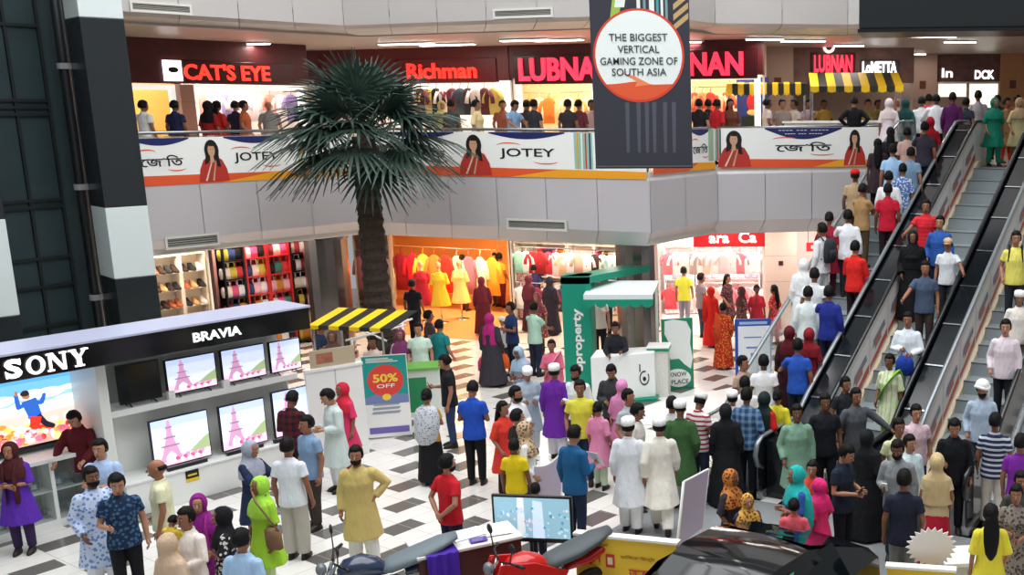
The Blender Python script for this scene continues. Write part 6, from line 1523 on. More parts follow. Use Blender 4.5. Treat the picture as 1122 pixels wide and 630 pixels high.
G(481, 350, 1.7, 160, 'easy', 'm', 'tee 1f7f80', 'pants 20242c', 'hair', 'man in teal T-shirt seen from behind, right of the mint shirt')
G(469, 340, 1.66, 120, 'easy', 'm', 'tee 3a3238', 'pants 20242c', 'hair', 'man in dark shirt half hidden behind the teal T-shirt')
o = G(536, 343, 1.62, 170, 'easy', 'f', 'abaya 3c3840', 'none 000000', 'veil:b82a78', 'woman in magenta headscarf and long dark grey dress seen from behind')
held(o, 'L', 'bag', 'pink shopping bag of the woman in magenta headscarf', 'd84a7a', 'easy', 'f', 'bag'); held(o, 'R', 'bag', 'orange shopping bag of the woman in magenta headscarf', 'e2602a', 'easy', 'f', 'bag')
G(559, 331, 1.72, -50, 'fold', 'm', 'tee 253a66', 'pants 1c2230', 'hair', 'man in navy T-shirt with folded arms, right of the magenta headscarf')
G(550, 347, 1.3, 40, 'easy', 'm', 'tee eef0f2', 'pants 4a5060', 'ballcap:f0f0f0', 'child in white cap and shirt between the magenta headscarf and navy T-shirt')
G(584, 331, 1.72, 150, 'reach', 'm', 'tee bfe6d0', 'pants 2a3044', 'hair', 'man in pale mint T-shirt leaning away, left of the green stand')
G(569, 378, 1.58, -20, 'phone', 'f', 'kameez 7fa0b4:floral:c8a8b8', 'pants 8090a0', 'hijab:9fb6cc', 'woman in blue-grey flowered dress and headscarf looking down')
G(604, 372, 1.56, 0, 'fold', 'f', 'kameez d86a86', 'pants c0506c', 'bun', 'woman in pink tunic facing the camera left of the green post', x='sash:e890a6')
G(577, 400, 1.6, 20, 'phone', 'm', 'kurta a8b8c4', 'loose d0d8dc', 'hair+cap:f4f4f2', 'man in white cap and grey-blue tunic bowing his head')
G(607, 398, 1.72, 172, 'easy', 'm', 'kurta 6a2a9c', 'loose e4e4ea', 'hair+cap:f4f4f2', 'man in purple tunic and white cap seen from behind')
G(631, 399, 1.72, -15, 'phone1', 'm', 'shirt e8ecec', 'pants 2c3038', 'hair+beard', 'bearded man in white shirt under the green post')
G(635, 416, 1.74, 8, 'easy', 'm', 'tee dfd84a', 'pants 2a3654', 'hair', 'man in bright yellow polo shirt and jeans facing the camera')
o = G(627, 466, 1.72, 150, 'phone1', 'm', 'shirt 1f5c8c', 'pants 1c2740', 'hair', 'man in teal-blue shirt and navy trousers beside the lilac board')
held(o, 'R', 'paper', 'white paper held by the man in teal-blue shirt', 'f0f2f2', 'phone1', 'm', 'paper')
G(564, 424, 1.7, 70, 'fold', 'm', 'shirt e8eaee', 'pants 3a3a44', 'hair+beard', 'bearded man in white shirt looking left of the purple tunic')
G(551, 438, 1.56, 60, 'easy', 'f', 'kameez d83c30', 'pants 2a1c20', 'longhair', 'woman with long dark hair in a red-orange top, left of the yellow shirt boy')
G(563, 480, 1.45, 172, 'stand', 'm', 'tee e3c81e', 'pants 2c3446', 'hair', 'boy in golden yellow shirt seen from behind above the monitor')
G(575, 462, 1.6, 100, 'easy', 'f', 'shirt eceef0', 'pants 4a4a54', 'hijab:c9b08c:floral:7a5a48', 'woman in patterned beige headscarf and white shirt behind the yellow shirt boy')
G(566, 448, 1.62, 130, 'easy', 'm', 'tee 2a2624', 'pants 20222a', 'hair', 'person in dark top right of the red-orange top')
G(586, 529, 1.2, 175, 'easy', 'm', 'tee 3a3a42', 'pants 20222a', 'hair', 'child in dark shirt whose hair shows just above the monitor')
# ---- around the green stand
G(670, 397, 1.72, 0, 'phone', 'm', 'shirt 3b3c40', 'pants 202228', 'hair', 'man in dark grey shirt before the white counter')
o = G(674, 352, 1.68, 5, 'reach', 'm', 'shirt 23242a', 'pants 20222a', 'hair', 'man in dark shirt inside the green stand behind the counter')
G(681, 415, 1.58, 178, 'easy', 'f', 'kameez d07aa8', 'pants b8d0b0', 'veil:dc8cbc', 'woman in pink headscarf seen from behind below the white counter')
G(688, 426, 1.7, 60, 'easy', 'm', 'tee a8b0b4', 'pants 30343c', 'hair', 'man in grey T-shirt looking right below the white counter')
o = G(696, 441, 1.7, 80, 'phone1', 'm', 'tee d9d4cc', 'pants 30343c', 'hair', 'man in cream shirt looking right, behind the two white tunics')
held(o, 'R', 'phone', 'violet phone of the man in cream shirt', '5a4a8a', 'phone1', 'm', 'phone')
G(655, 440, 1.45, 160, 'easy', 'f', 'kameez e08aae', 'pants c8e0c0', 'bun', 'girl in pink dress right of the yellow polo shirt')
G(688, 456, 1.74, 172, 'easy', 'm', 'kurta e4e9ee', 'loose e9edf0', 'hair+cap:fafafa', 'man in bluish white tunic and white cap, left of the two in white')
G(722, 456, 1.74, 186, 'walk', 'm', 'kurta e9e6da', 'loose eeece4', 'hair+cap:fafafa', 'man in cream white tunic and white cap, right of the two in white')
G(745, 437, 1.74, 176, 'easy', 'm', 'kurta 3e6238', 'loose d8d8d0', 'bald+cap:f6f4f0', 'man in dark green tunic and white cap seen from behind')
G(736, 434, 1.68, 170, 'easy', 'm', 'tee dcdcd8', 'pants 2a2c34', 'hair', 'black-haired man mostly hidden by the dark green tunic')
G(765, 429, 1.7, 150, 'phone', 'm', 'tee ece4e2:stripe:a83a4a', 'pants 3a4458', 'hair+cap:f8f8f6', 'man in white cap and red-striped white shirt')
G(795, 442, 1.6, 178, 'easy', 'f', 'abaya 1a1c20', 'none 000000', 'veil:191b1f', 'woman in black robe and headscarf seen from behind, left of the escalator foot')
G(819, 421, 1.74, 165, 'easy', 'm', 'shirt 2d5078:plaid:7f9ec0', 'pants 20242e', 'hair', 'man in blue checked shirt seen from behind, left of the escalator foot')
G(803, 428, 1.6, 170, 'easy', 'm', 'tee f0f0f0', 'pants 3a4050', 'hair+cap:fbfbfb', 'person in white cap and white shirt hidden behind the blue checked shirt')
G(816, 412, 1.7, 178, 'stand', 'm', 'tee f2f2f2', 'pants 2a2e38', 'hair', 'man in white T-shirt right before the blue framed board')
G(826, 390, 1.72, 178, 'stand', 'm', 'tee f4f4f4', 'pants 2a2e38', 'hair', 'man in white T-shirt beside the beige T-shirt at the escalator start', where='A')
G(836, 383, 1.66, 60, 'easy', 'm', 'tee b09684', 'pants 2a2e38', 'hair', 'man in beige T-shirt looking right at the escalator start', where='A')
G(838, 428, 1.6, 150, 'easy', 'f', 'kameez c8241e', 'pants 2a1c20', 'veil:23302f', 'woman in dark headscarf and red tunic in front of the escalator foot')
G(850, 430, 1.55, 160, 'easy', 'f', 'kameez e6d834', 'pants c8c030', 'bun', 'woman in yellow tunic at the foot of the left escalator')
G(873, 443, 1.7, 8, 'easy', 'm', 'kurta 7fa58e', 'loose b8c8bc', 'hair', 'man in grey-green tunic facing the camera at the escalator foot')
G(801, 514, 1.5, 60, 'easy', 'f', 'kameez 3a3440', 'pants 2a2430', 'hijab:c8823c:floral:7a3020', 'woman in orange patterned headscarf behind the black car')
G(819, 541, 1.27, 20, 'easy', 'f', 'kameez 3a3a5a', 'pants 2a2430', 'hijab:d8a850:floral:8a4a28', 'small girl in yellow-orange patterned headscarf behind the black car')
# ---- right foreground
G(873, 511, 1.58, -65, 'fold', 'f', 'kameez 3a5ea8', 'pants 2a4a70', 'hijab:2ab4b0', 'woman in turquoise headscarf and shawl looking left behind the car', x='shawl:2ab4b0')
G(870, 543, 1.27, 175, 'easy', 'm', 'tee e8606c', 'pants 3a3a4a', 'hair', 'child in coral pink shirt behind the black car')
G(896, 526, 1.35, -130, 'easy', 'f', 'kameez e8366e', 'pants d8c080', 'hijab:ee2f7a', 'girl in hot pink headscarf right behind the black car')
G(890, 505, 1.4, -10, 'easy', 'm', 'tee d84a3a', 'pants 2a2c34', 'hair', 'child in orange-red shirt between the turquoise headscarf and navy T-shirt')
o = G(924, 484, 1.72, 55, 'phone', 'm', 'tee 222b3a', 'pants 191b22', 'hair', 'man in navy T-shirt typing on a phone behind the car')
held(o, 'R', 'phone', 'phone held by the man in navy T-shirt behind the car', '202226', 'phone', 'm', 'phone')
o = G(984, 480, 1.72, -15, 'phone1', 'm', 'shirt 8d9296', 'pants 25443e', 'hair+beard', 'bearded man in grey hooded top holding up a white phone')
held(o, 'R', 'phone', 'white phone of the man in grey hooded top', 'f2f4f4', 'phone1', 'm', 'phone')
G(991, 514, 1.72, 170, 'easy', 'm', 'tee 25283a', 'pants 7d8488', 'hair', 'man in dark navy T-shirt seen from behind before the hoarding')
G(1027, 496, 1.6, 172, 'easy', 'f', 'tee c8b48c', 'skirt b32038', 'veil:cdb588', 'woman in beige headscarf and long red skirt seen from behind')
G(1046, 457, 1.72, -5, 'phone1', 'm', 'shirt 17181d', 'pants 15161b', 'hair', 'man in black shirt and trousers facing the camera between the escalator ends')
G(1004, 443, 1.7, 10, 'easy', 'm', 'tee e3c3cc', 'pants 3a3e4a', 'hair', 'man in pale pink shirt coming off the middle escalator')
G(985, 458, 1.7, 15, 'easy', 'm', 'tee d6d6a8', 'pants 3a3e48', 'hair', 'man with receding hair in pale yellow shirt behind the grey hooded top')
G(997, 476, 1.62, 30, 'easy', 'm', 'shirt cfe2e6', 'pants 5a6068', 'hair', 'person in pale blue-white shirt between the grey hooded top and the beige headscarf')
G(1091, 452, 1.74, 165, 'easy', 'm', 'tee 2a3350:stripe:c8ccd8', 'pants d8d4c8', 'hair', 'man in navy and white striped polo shirt seen from behind')
G(1119, 475, 1.7, 150, 'stand', 'm', 'tee 7a2a9a', 'pants 2a2c36', 'hair', 'person in purple shirt at the right edge')
G(1119, 516, 1.6, 0, 'easy', 'm', 'tee 4a4a44', 'pants 2a2c30', 'hair', 'person in dark shirt at the right edge, below the purple shirt')
G(1114, 531, 1.55, -15, 'carry', 'f', 'kameez 8a8078:floral:4a443e', 'pants 2a2c30', 'bun', 'person in grey-brown patterned top at the lower right edge')
G(1086, 552, 1.58, 178, 'easy', 'f', 'kameez e8d840', 'pants d8c830', 'longhair', 'woman in yellow tunic with very long black hair seen from behind')
G(938, 425, 1.72, 20, 'out', 'm', 'shirt 55585e', 'pants 3c5878', 'hair', 'man in dark grey shirt and jeans reaching sideways off the middle escalator')
G(921, 412, 1.66, 30, 'easy', 'm', 'tee 23262a', 'pants 20242c', 'hair', 'person in black top behind the dark grey shirt', where='B')
G(904, 431, 1.76, 8, 'easy', 'm', 'tee 1d1f25', 'pants 1b1d24', 'hair', 'stout man in black polo shirt facing the camera at the middle escalator')
G(950, 470, 1.6, 150, 'easy', 'f', 'abaya 1b1c20', 'none 000000', 'veil:1b1c20', 'woman in black robe half hidden behind the phone-typing man')
# ---- ground floor, further back
G2 = 'shoppers far back on the ground floor'
def Bk(*a, **k): k['group'] = G2; return person(*a, **k)
Bk(768, 299, 1.72, 120, 'easy', 'm', 'tee 8f8388', 'pants 3a3e48', 'hair', 'man in grey shirt left of the two women in red saris')
Bk(779, 314, 1.56, 150, 'easy', 'f', 'dress d0241e', 'none 000000', 'veil:d42a22', 'woman fully in a bright red sari with covered head', x='sash:c01c18')
Bk(797, 300, 1.6, 60, 'easy', 'f', 'kameez 3a2a30:floral:8a4a50', 'pants 2a1c22', 'longhair', 'woman in dark patterned dress right of the red saris')
Bk(792, 332, 1.56, 170, 'easy', 'f', 'dress c62a1e:floral:d88a3a', 'none 000000', 'bun', 'woman in red and gold sari nearest the camera, beside the covered one', x='sash:d84a2a')
Bk(812, 314, 1.56, -60, 'easy', 'f', 'kameez 4a3a3a:floral:a8606a', 'pants 2a1c22', 'hijab:5a3a3a', 'woman in brown headscarf between the red saris and the board')
Bk(829, 312, 1.56, 10, 'easy', 'f', 'kameez d83a4a', 'pants a8303c', 'bun', 'woman in rose red dress before the bright shop')
Bk(848, 312, 1.58, -120, 'easy', 'f', 'kameez d42a30:dots:f0c8c0', 'pants c02a2c', 'longhair', 'woman in red dress with long dark hair beside the stone pillar')
Bk(749, 292, 1.72, 170, 'easy', 'm', 'tee d8dc4a', 'pants 8a8c98', 'hair', 'man in lemon yellow T-shirt entering the bright shop')
o = Bk(451, 306, 1.7, 175, 'easy', 'm', 'tee 1c1e2a', 'pants 1c1c24', 'hair', 'man in black T-shirt looking at the dresses, right of the palm trunk')
Bk(506, 279, 1.72, 160, 'easy', 'm', 'tee f0d8a0', 'pants 4a2a2a', 'hair', 'man in cream yellow shirt at the dress shop door')
Bk(527, 303, 1.6, 190, 'easy', 'f', 'dress 5a1c28', 'none 000000', 'veil:6a2430', 'woman in dark wine-red dress and scarf right of the cream yellow shirt')
Bk(541, 277, 1.66, -20, 'easy', 'f', 'kameez cdb8a8', 'pants 5a3a3a', 'longhair', 'woman in beige dress right inside the dress shop')
Bk(547, 277, 1.7, 150, 'easy', 'm', 'tee d8a03a', 'pants 5a2430', 'hair', 'man in amber yellow shirt at the right end of the dress shop')
Bk(574, 289, 1.62, 20, 'easy', 'f', 'dress c8a8a8:floral:8a3a4a', 'none 000000', 'bun', 'woman in pale flowered dress between dress shop and toy shop')
Bk(585, 289, 1.68, 170, 'easy', 'm', 'tee 2c2c54', 'pants 3a2430', 'hair', 'man in indigo shirt at the shop behind the green stand')
Bk(579, 301, 1.58, 150, 'easy', 'f', 'dress 4a2430', 'none 000000', 'veil:6a2a38', 'woman in plum dress left of the indigo shirt')
Bk(602, 303, 1.6, 160, 'easy', 'f', 'dress 2a2430', 'none 000000', 'hijab:2a2a34', 'woman in dark dress and headscarf just left of the green post')
Bk(632, 277, 1.66, 20, 'easy', 'f', 'tee e8d8d0:plaid:8a7a8a', 'pants 4a4450', 'longhair', 'woman in checked top in the shop right behind the green post')
Bk(648, 288, 1.7, 90, 'easy', 'm', 'tee 2a2624', 'pants 2a2c34', 'hair', 'man in dark T-shirt seen under the green beam')
Bk(663, 300, 1.7, 150, 'stand', 'm', 'tee 23252c', 'pants 1c1e24', 'hair', 'man in black clothes right behind the white scalloped canopy')
Bk(655, 318, 1.7, 10, 'stand', 'm', 'tee e0d8d0', 'pants 1c1e24', 'hair', 'man with black trousers whose legs show below the scalloped canopy')
Bk(687, 318, 1.7, 165, 'stand', 'm', 'tee 1b1d24', 'pants 2a2e38', 'hair', 'man in black jacket behind the right end of the scalloped canopy')
Bk(350, 352, 1.68, 120, 'easy', 'm', 'tee 24304a', 'pants 1c2028', 'hair', 'man in dark blue shirt below the left end of the striped canopy')
Bk(363, 362, 1.62, 20, 'easy', 'f', 'kameez 8a6a50:floral:5a3a2a', 'pants 3a2a2a', 'hijab:5a4038', 'woman in brown patterned dress below the striped canopy')
Bk(408, 368, 1.62, 0, 'easy', 'm', 'tee d8c0b4', 'pants 3a3438', 'hair', 'person in pale pink top below the right end of the striped canopy')
Bk(326, 283, 1.68, 150, 'easy', 'm', 'tee 2a2a30', 'pants 1c2028', 'hair+ballcap:1f2024', 'person in black cap and dark vest before the red bag racks')
Bk(424, 322, 1.64, 160, 'easy', 'f', 'kameez 5a3440', 'pants 3a2430', 'hijab:5a3440', 'woman in dull purple dress directly right of the palm trunk')
Bk(588, 320, 1.58, -10, 'easy', 'f', 'kameez 7a3040:floral:c08a80', 'pants 3a2430', 'hijab:8a4450', 'woman in dusky red headscarf behind the mint T-shirt')

# ---- leftmost escalator, going up
G3 = 'people riding up the left escalator'
def A(*a, **k): k['where'] = 'A'; k['group'] = G3; return person(*a, **k)
UPF = 180-math.degrees(.463)*1
A(886, 377, 1.72, 172, 'raill', 'm', 'tee 2f5cc0', 'pants 2a3a4a', 'hair', 'man in bright blue T-shirt low on the left escalator')
A(854, 364, 1.6, 165, 'stand', 'f', 'abaya 3a1a20', 'none 000000', 'hijab:5c1a22', 'woman in maroon headscarf low on the left side of the left escalator')
A(896, 363, 1.6, 168, 'stand', 'f', 'kameez 7a1c26', 'pants 3a1a20', 'hijab:8a1f28', 'woman in dark red headscarf beside the bright blue T-shirt')
A(899, 319, 1.74, 160, 'raill', 'm', 'shirt 27348c', 'pants 2a2e48', 'hair', 'man in indigo shirt with his right arm on the black rail')
A(874, 299, 1.74, 170, 'stand', 'm', 'tee eceef0', 'pants 1f2a2c', 'hair', 'man in white T-shirt and dark trousers on the left escalator beside the indigo shirt')
A(911, 309, 1.7, 172, 'stand', 'm', 'shirt e6f0ee', 'pants cfd8d6', 'hair', 'man in white clothes just above the indigo shirt')
A(902, 277, 1.6, 178, 'stand', 'f', 'abaya f2f4f6', 'none 000000', 'veil:f6f7f8', 'woman all in white with white headscarf on the left escalator')
o = A(937, 266, 1.7, 150, 'fold', 'm', 'shirt e02a26', 'pants 2a1c20', 'hair', 'man in bright red shirt on the left escalator')
held(o, 'L', 'bag', 'pink-red shopping bag of the man in bright red shirt', 'd83a52', 'fold', 'm', 'bag')
o = A(914, 241, 1.72, 230, 'easy', 'm', 'shirt e9ecee', 'pants d8dcde', 'hair', 'man in white shirt with a dark backpack on the left escalator')
held(o, 'L', 'backpack', 'dark grey backpack on the man in white shirt', '33383c', 'easy', 'm', 'bag')
A(951, 233, 1.72, 172, 'raill', 'm', 'shirt f0f2f6', 'pants 2a2c34', 'hair', 'man in white shirt in the middle of the left escalator')
A(926, 204, 1.7, 140, 'reach', 'm', 'tee a8865a', 'pants 5a4a38', 'hair', 'man in tan shirt at the left side of the left escalator')
A(938, 183, 1.72, 165, 'stand', 'm', 'tee b49a78', 'pants 5a4a3a', 'hair+ballcap:d2201f', 'man in red cap and beige shirt on the left escalator')
A(968, 203, 1.72, 170, 'stand', 'm', 'tee c01c34', 'pants 2a1c22', 'hair', 'man in crimson shirt near the middle of the left escalator')
A(959, 238, 1.66, 165, 'raill', 'f', 'kameez a02438', 'pants 4a1c28', 'bun', 'person in dark crimson top beside the white shirts on the left escalator')
A(969, 188, 1.7, 172, 'stand', 'm', 'shirt eef2f4', 'pants 3a4250', 'hair', 'man in white shirt right behind the light blue shirt')
A(958, 161, 1.74, 172, 'stand', 'm', 'tee a9cdf0', 'pants 1f2c46', 'hair', 'man in light blue shirt high on the left escalator')
A(987, 180, 1.6, 165, 'stand', 'f', 'kameez 5a7ab4:floral:d8e4f4', 'pants 3a4a6a', 'bun', 'woman in blue and white flowered dress on the left escalator')
A(999, 166, 1.68, 155, 'raill', 'm', 'tee 7f9cb8', 'pants 3a4454', 'hair', 'man in grey-blue shirt leaning on the black rail near the top')
A(938, 144, 1.6, 176, 'stand', 'f', 'kameez d8b0a4', 'pants a87a70', 'bun', 'woman in pale pink dress at the left near the escalator top')
A(954, 147, 1.6, 178, 'stand', 'f', 'kameez 3a2c30', 'pants 2a2024', 'longhair', 'woman with long black hair in a dark dress, left of two')
A(970, 140, 1.6, 178, 'stand', 'f', 'kameez 2e2a34', 'pants 241f28', 'longhair', 'woman with long black hair in a charcoal dress, right of two')
A(1006, 136, 1.72, 165, 'raill', 'm', 'tee 3c3844', 'pants 23262e', 'hair', 'man in charcoal T-shirt near the top of the left escalator')
person(991, 132, 1.58, 170, 'stand', 'f', 'kameez b8222e', 'pants 7a1a22', 'hijab:b8222e', 'woman in red headscarf and dress near the top of the left escalator', where='A', group=G3)
person(974, 120, 1.6, 170, 'stand', 'f', 'kameez e8dce0', 'pants c8bcc0', 'hijab:e2d2d0', 'woman in pale pinkish headscarf near the escalator top', where=('u', 25.3), group=G3)
# ---- top of the escalators
G4 = 'crowd at the top of the escalators'
def T(px, py, Y, *a, **k): k['where'] = ('u', Y); k['group'] = G4; return person(px, py, 1.7, *a, **k)
T(1026, 103, 25.4, 168, 'raill', 'm', 'shirt f0f0f4', 'pants 2a2c34', 'hair', 'man in white shirt stepping off the left escalator')
T(992, 116, 25.9, 165, 'stand', 'f', 'kameez 1f5a54', 'pants 23403c', 'hijab:1f4a48', 'woman in dark green headscarf at the escalator top')
T(1010, 106, 25.9, 172, 'stand', 'm', 'tee eef0f2', 'pants 2a2c34', 'hair', 'man in white T-shirt left of the pink scarf at the escalator top')
T(1018, 103, 27.0, 160, 'stand', 'f', 'kameez e8506a', 'pants a83a50', 'bun', 'person in pink scarf between two white shirts at the escalator top', x='dupatta:f08aa0')
T(1044, 101, 25.2, 165, 'stand', 'm', 'shirt 5a1f58', 'pants 2a2430', 'hair', 'man in deep purple shirt at the escalator top')
T(1059, 107, 25.6, 140, 'stand', 'm', 'tee 3a4250', 'pants 2a2c34', 'hair', 'dark-haired person just right of the deep purple shirt')
T(1072, 99, 26.2, 175, 'stand', 'm', 'shirt b4b0b8', 'pants 3a3c46', 'hair', 'tall man in pale grey shirt before the warm lit doorway')
T(1090, 117, 24.2, 10, 'easy', 'f', 'kameez 1f8a70', 'pants 2a9a80', 'hijab:1f8068', 'woman in emerald green dress facing the escalators at the top')
T(1093, 104, 27.5, 160, 'stand', 'm', 'tee 3a3a34', 'pants 2a2c34', 'hair', 'man in dark shirt behind the emerald green dress')
T(1104, 107, 25.6, 30, 'easy', 'f', 'kameez a87a50', 'pants c83a34', 'bun', 'woman in ochre top and red trousers at the top right')
T(1115, 104, 27.0, 170, 'stand', 'm', 'tee 8a5a40', 'pants 3a302c', 'hair', 'man in brown shirt at the top right edge')
T(1117, 118, 24.6, 5, 'easy', 'f', 'kameez d8cc98', 'pants 8a7a58', 'hijab:b89a78', 'woman in pale yellow dress at the top right edge')
# ---- middle escalator, coming down
G5 = 'people riding down the middle escalator'
def Bm(*a, **k): k['where'] = 'B'; k['group'] = G5; return person(*a, **k)
Bm(1027, 214, 1.7, -15, 'rail', 'm', 'tee cf2430:stripe:d8303a', 'pants 3a2a34', 'hair', 'man in red T-shirt high on the middle escalator')
Bm(1041, 233, 1.68, -20, 'easy', 'm', 'shirt 2f5ca8', 'pants 2a3850', 'hair', 'man in blue jacket below the red T-shirt')
Bm(995, 254, 1.66, -10, 'easy', 'f', 'abaya 101114', 'none 000000', 'veil:101114', 'woman in black robe and veil on the middle escalator')
Bm(1021, 283, 1.7, -10, 'rail', 'm', 'tee 4a5870', 'pants 3a3230', 'hair', 'man in slate blue T-shirt beside the black robe')
Bm(1042, 268, 1.55, -15, 'raill', 'm', 'tee dfe2e6', 'pants 2a2c34', 'hair+ballcap:c8ac88', 'boy in beige cap and white T-shirt on the middle escalator')
o = Bm(1012, 337, 1.7, -15, 'carry', 'm', 'shirt e4ecf2', 'pants c8d0d8', 'hair', 'man in white long-sleeved shirt halfway down the middle escalator')
held(o, 'R', 'bag', 'royal blue shopping bag held by the man in white long sleeves', '1f3f9a', 'carry', 'm', 'bag')
Bm(984, 391, 1.62, -30, 'easy', 'f', 'kameez e4e6c8:vstripe:b8d890', 'pants a8cc5a', 'bun', 'woman in cream and lime tunic low on the middle escalator', x='sash:8ac83a')
# ---- right escalator
G6 = 'people riding down the right escalator'
def Cm(*a, **k): k['where'] = 'C'; k['group'] = G6; return person(*a, **k)
o = Cm(1106, 256, 1.74, -10, 'easy', 'm', 'tee e4da6a', 'pants 2c3038', 'hair', 'man in yellow T-shirt with backpack straps on the right escalator')
held(o, 'L', 'backpack', 'black backpack on the man in yellow T-shirt', '1c1e22', 'easy', 'm', 'bag')
o = Cm(1117, 318, 1.6, -10, 'easy', 'm', 'shirt e8e0d8', 'pants 5a5048', 'hair+cap:f4f2ee', 'person in white cap and pale shirt at the right edge of the escalator')
held(o, 'R', 'bag', 'salmon pink shopping bag at the right edge', 'e2505e', 'easy', 'm', 'bag')
Cm(1112, 356, 1.72, -15, 'easy', 'm', 'shirt e2d4da', 'pants 23252c', 'hair', 'man in pale pinkish shirt and dark trousers on the right escalator')
Cm(1090, 418, 1.7, -10, 'easy', 'm', 'shirt b0c0d4', 'pants 4a5058', 'hair+beard+turban:f4f4f2', 'man with white head wrap and light blue shirt low on the right escalator')

# ---- upper floor, behind the railings
G7 = 'shoppers on the upper floor'
def U(px, py, Y, *a, **k): k['where'] = ('u', Y); k['group'] = G7; return person(px, py, 1.7, *a, **k)
U(157, 117, 23.0, 160, 'raill', 'm', 'tee e6e8e6', 'pants 2a2c34', 'hair', 'man in white shirt by the left railing beside the granite column')
U(192, 123, 23.6, 170, 'stand', 'm', 'tee 26284a', 'pants 2a2c34', 'hair', 'man in navy shirt by the left railing, second from the granite column')
U(228, 118, 24.4, 170, 'stand', 'f', 'kameez a01c20', 'pants 5a1a1c', 'hijab:16161a', 'woman in black headscarf and red dress by the left railing')
U(238, 119, 24.8, 165, 'stand', 'f', 'kameez c02c28', 'pants 6a1c1c', 'longhair', 'woman in scarlet dress with dark hair beside the black headscarf')
U(258, 121, 25.4, 170, 'stand', 'm', 'tee 2a2c44', 'pants 2a2c34', 'hair', 'man in dark navy shirt between scarlet dress and orange shirt')
U(267, 117, 24.9, 110, 'easy', 'm', 'tee b85a38', 'pants 3a2c2c', 'hair', 'man in burnt orange shirt by the left railing')
U(294, 114, 25.6, 30, 'easy', 'm', 'tee 8a8a88', 'pants 3a3a40', 'bald', 'grey-haired man left of the palm crown')
U(494, 109, 25.6, 160, 'stand', 'm', 'tee 4a4a48', 'pants 2a2c34', 'hair', 'man in dark grey shirt right of the palm crown')
U(484, 117, 26.6, 30, 'easy', 'f', 'kameez a8b478', 'pants 6a7050', 'hijab:d8c878', 'woman in olive dress peeping through the palm fronds')
U(522, 116, 25.0, 90, 'easy', 'f', 'kameez ead6a0', 'pants c8a878', 'bun', 'woman in pale yellow dress behind the banner portrait of the woman')
U(551, 121, 26.4, 20, 'easy', 'm', 'tee a8604a', 'pants 3a2c2c', 'hair', 'person in brick-brown shirt left of the sky blue shirt')
U(562, 113, 25.0, 60, 'lean', 'm', 'tee 8fb8e0', 'pants 2a3444', 'hair', 'man in sky blue shirt leaning forward on the upper floor')
U(577, 114, 26.0, 170, 'stand', 'm', 'tee 4a3a3a', 'pants 2a2c34', 'hair', 'man in brown-black shirt, left of two by the middle railing')
U(585, 115, 24.6, 150, 'stand', 'm', 'tee 34343a', 'pants 2a2c34', 'hair', 'man in charcoal shirt, right of two by the middle railing')
U(622, 111, 24.6, 165, 'stand', 'm', 'tee 3a3236', 'pants 2a2c34', 'hair', 'man in dark plum shirt left of the hanging banner')
U(634, 114, 25.4, 160, 'stand', 'f', 'kameez 7a3a44', 'pants 2a2c34', 'bun', 'woman in dull red top left of the hanging banner')
U(648, 113, 26.2, 20, 'easy', 'm', 'tee e0c0b8', 'pants 3a343a', 'hair', 'person in pale pink shirt touching the left edge of the hanging banner')
U(766, 110, 25.2, 165, 'stand', 'm', 'tee 1f1d20', 'pants 2a2c34', 'hair', 'man in black shirt just right of the hanging banner')
U(776, 111, 26.0, 160, 'stand', 'm', 'tee 25282a', 'pants 2a2c34', 'hair', 'man in blackish green shirt, second right of the hanging banner')
U(786, 111, 25.6, 140, 'stand', 'f', 'kameez c82430', 'pants 7a1c24', 'bun', 'woman in red top, third right of the hanging banner')
U(800, 108, 25.8, 20, 'easy', 'f', 'kameez 6a3a2a', 'pants 2a2224', 'longhair', 'woman in brown dress left of the blue poster')
U(841, 108, 26.2, 110, 'easy', 'm', 'tee d8ccc4', 'pants 3a3a40', 'hair', 'man in off-white shirt right of the blue poster')
U(857, 119, 26.2, 20, 'easy', 'm', 'tee 8a7a70', 'pants 3a3a40', 'hair', 'small boy in brown shirt left of the tall grey-shirted man')
U(870, 109, 26.6, -60, 'easy', 'm', 'tee b0a49a', 'pants 3a3a40', 'hair', 'man in grey-beige shirt behind the right banner')
U(886, 112, 28.4, 10, 'easy', 'f', 'kameez cdb4cc', 'pants 8a7a8a', 'bun', 'woman in lilac dress at the left post of the striped stall')
U(903, 111, 28.2, 10, 'easy', 'm', 'tee b89a48', 'pants 3a3a30', 'hair', 'man in mustard shirt under the striped stall roof, left of the black figure')
U(936, 106, 25.6, 178, 'hips', 'm', 'shirt 141518', 'pants 141518', 'hair', 'broad person all in black standing before the striped stall')
U(951, 112, 27.9, 5, 'easy', 'm', 'tee a89a58', 'pants 3a3a30', 'hair', 'man in olive yellow shirt right of the black figure at the stall')
U(962, 110, 28.3, 20, 'easy', 'm', 'tee b8a868', 'pants 3a3a30', 'hair', 'man in khaki shirt, second right of the black figure at the stall')
U(973, 113, 27.9, -20, 'easy', 'm', 'tee 4a4444', 'pants 3a3a30', 'hair', 'man in dark brown shirt at the right end of the striped stall')
U(983, 108, 28.6, 30, 'easy', 'f', 'kameez e8a8a0', 'pants a87870', 'hijab:e8b0a8', 'woman in salmon pink scarf right of the striped stall')
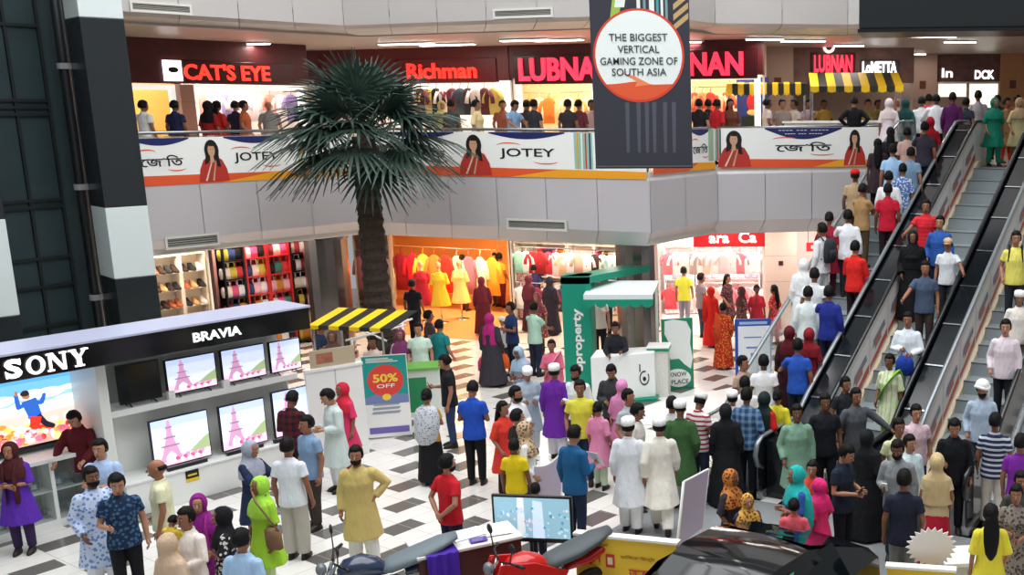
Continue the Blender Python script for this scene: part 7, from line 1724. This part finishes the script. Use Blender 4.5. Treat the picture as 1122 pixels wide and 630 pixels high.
# small child carried at the front left
Mf = Matrix.LocRotScale(fa.location, fa.rotation_euler, fa.scale)
kid = bpy.data.objects.new('person', body_mesh('lean', 'm')); COL.objects.link(kid); kid.material_slots[0].link = 'OBJECT'; kid.material_slots[0].material = SKM[1]
kq = on_z(187, 566, 1.5); kid.location = (kq[0], kq[1], 1.5-.78); kid.rotation_euler[2] = math.radians(165); kid.scale = (.52, .5, .45)
tag(kid, 'small child in yellow top held in the arms of the smiling person', 'person', G1)
child('shirt', top_mesh('tee', 'lean', 'm'), kid, cloth('e8c84a')); child('trousers', bottom_mesh('pants', 'lean', 'm'), kid, cloth('3a3a44')); child('hair', head_piece('hair', 'lean', 'm'), kid, HAIRM)
for q in ('l', 'r'): child('shoe', shoe_mesh('lean', q), kid, SHOEM)
# nobody stands inside somebody else: small steps aside, along the line of sight on the floors and sideways on the stairs
HELD[fa.name].append(kid); side = Vector((math.cos(EA), math.sin(EA), 0)); EMi = EM.inverted()
for it in range(40):
    moved = 0
    for i in range(len(ALLP)):
        for j in range(i):
            (a, wa), (b, wb) = ALLP[i], ALLP[j]
            if abs(a.location.z-b.location.z) > 1.0: continue
            d = Vector((a.location.x-b.location.x, a.location.y-b.location.y, 0)); r = .21*(min(a.scale.z, 1)+min(b.scale.z, 1))
            if d.length >= r: continue
            for o_, w_, sg in ((a, wa, 1), (b, wb, -1)):
                if w_ in LANE: v = side*(1 if d.dot(side)*sg > 0 else -1)
                else:
                    v = Vector((o_.location.x, o_.location.y, 0)).normalized(); v = v*(1 if d.dot(v)*sg > 0 else -1)*.8+d.normalized()*sg*.2
                st = v*(r-d.length)*.3
                if w_ in LANE:
                    q = EMi @ (o_.location+st); lim = HW[w_]-.22
                    if abs(q.x-LANE[w_]) > lim and abs(q.x-LANE[w_]) > abs((EMi @ o_.location).x-LANE[w_]): continue
                o_.location += st; moved += 1
                for h_ in HELD[o_.name]: h_.location += st
    if not moved: break
# mannequins of the dress shop
def mannequin(px, py, top, label, face=0, d_=.5):
    u = GC.px(px, py)[0]; p = GC.at(u, d_, 0); t = thing('mannequin', label, 'mannequin', (p[0], p[1], 0), math.radians(face), 'mannequins in the dress shop')
    MB().rings([(0, 0, 0, .2, .2), (0, 0, .025, .2, .2)], 20).tube([(0, 0, .02), (0, 0, 1.0)], .02, 8).build('stand', CHROME, t, True)
    MB().ell((0, 0, 1.66), (.07, .085, .11)).tube([(0, 0, 1.42), (0, 0, 1.58)], .045, 10).build('head_form', mat('c8a88c', .4), t, True)
    child('dress', top_mesh('kameez', 'stand', 'f'), t, cloth(top))
mannequin(466, 273, 'd9c23c', 'mannequin in a long yellow dress at the front of the dress shop', 10)
mannequin(446, 270, 'a8243a', 'mannequin in a crimson dress left of the yellow one', 10)
mannequin(474, 271, 'e6d890', 'mannequin in a pale yellow dress close behind the bright yellow one', -10, 1.1)
bpy.context.view_layer.update()
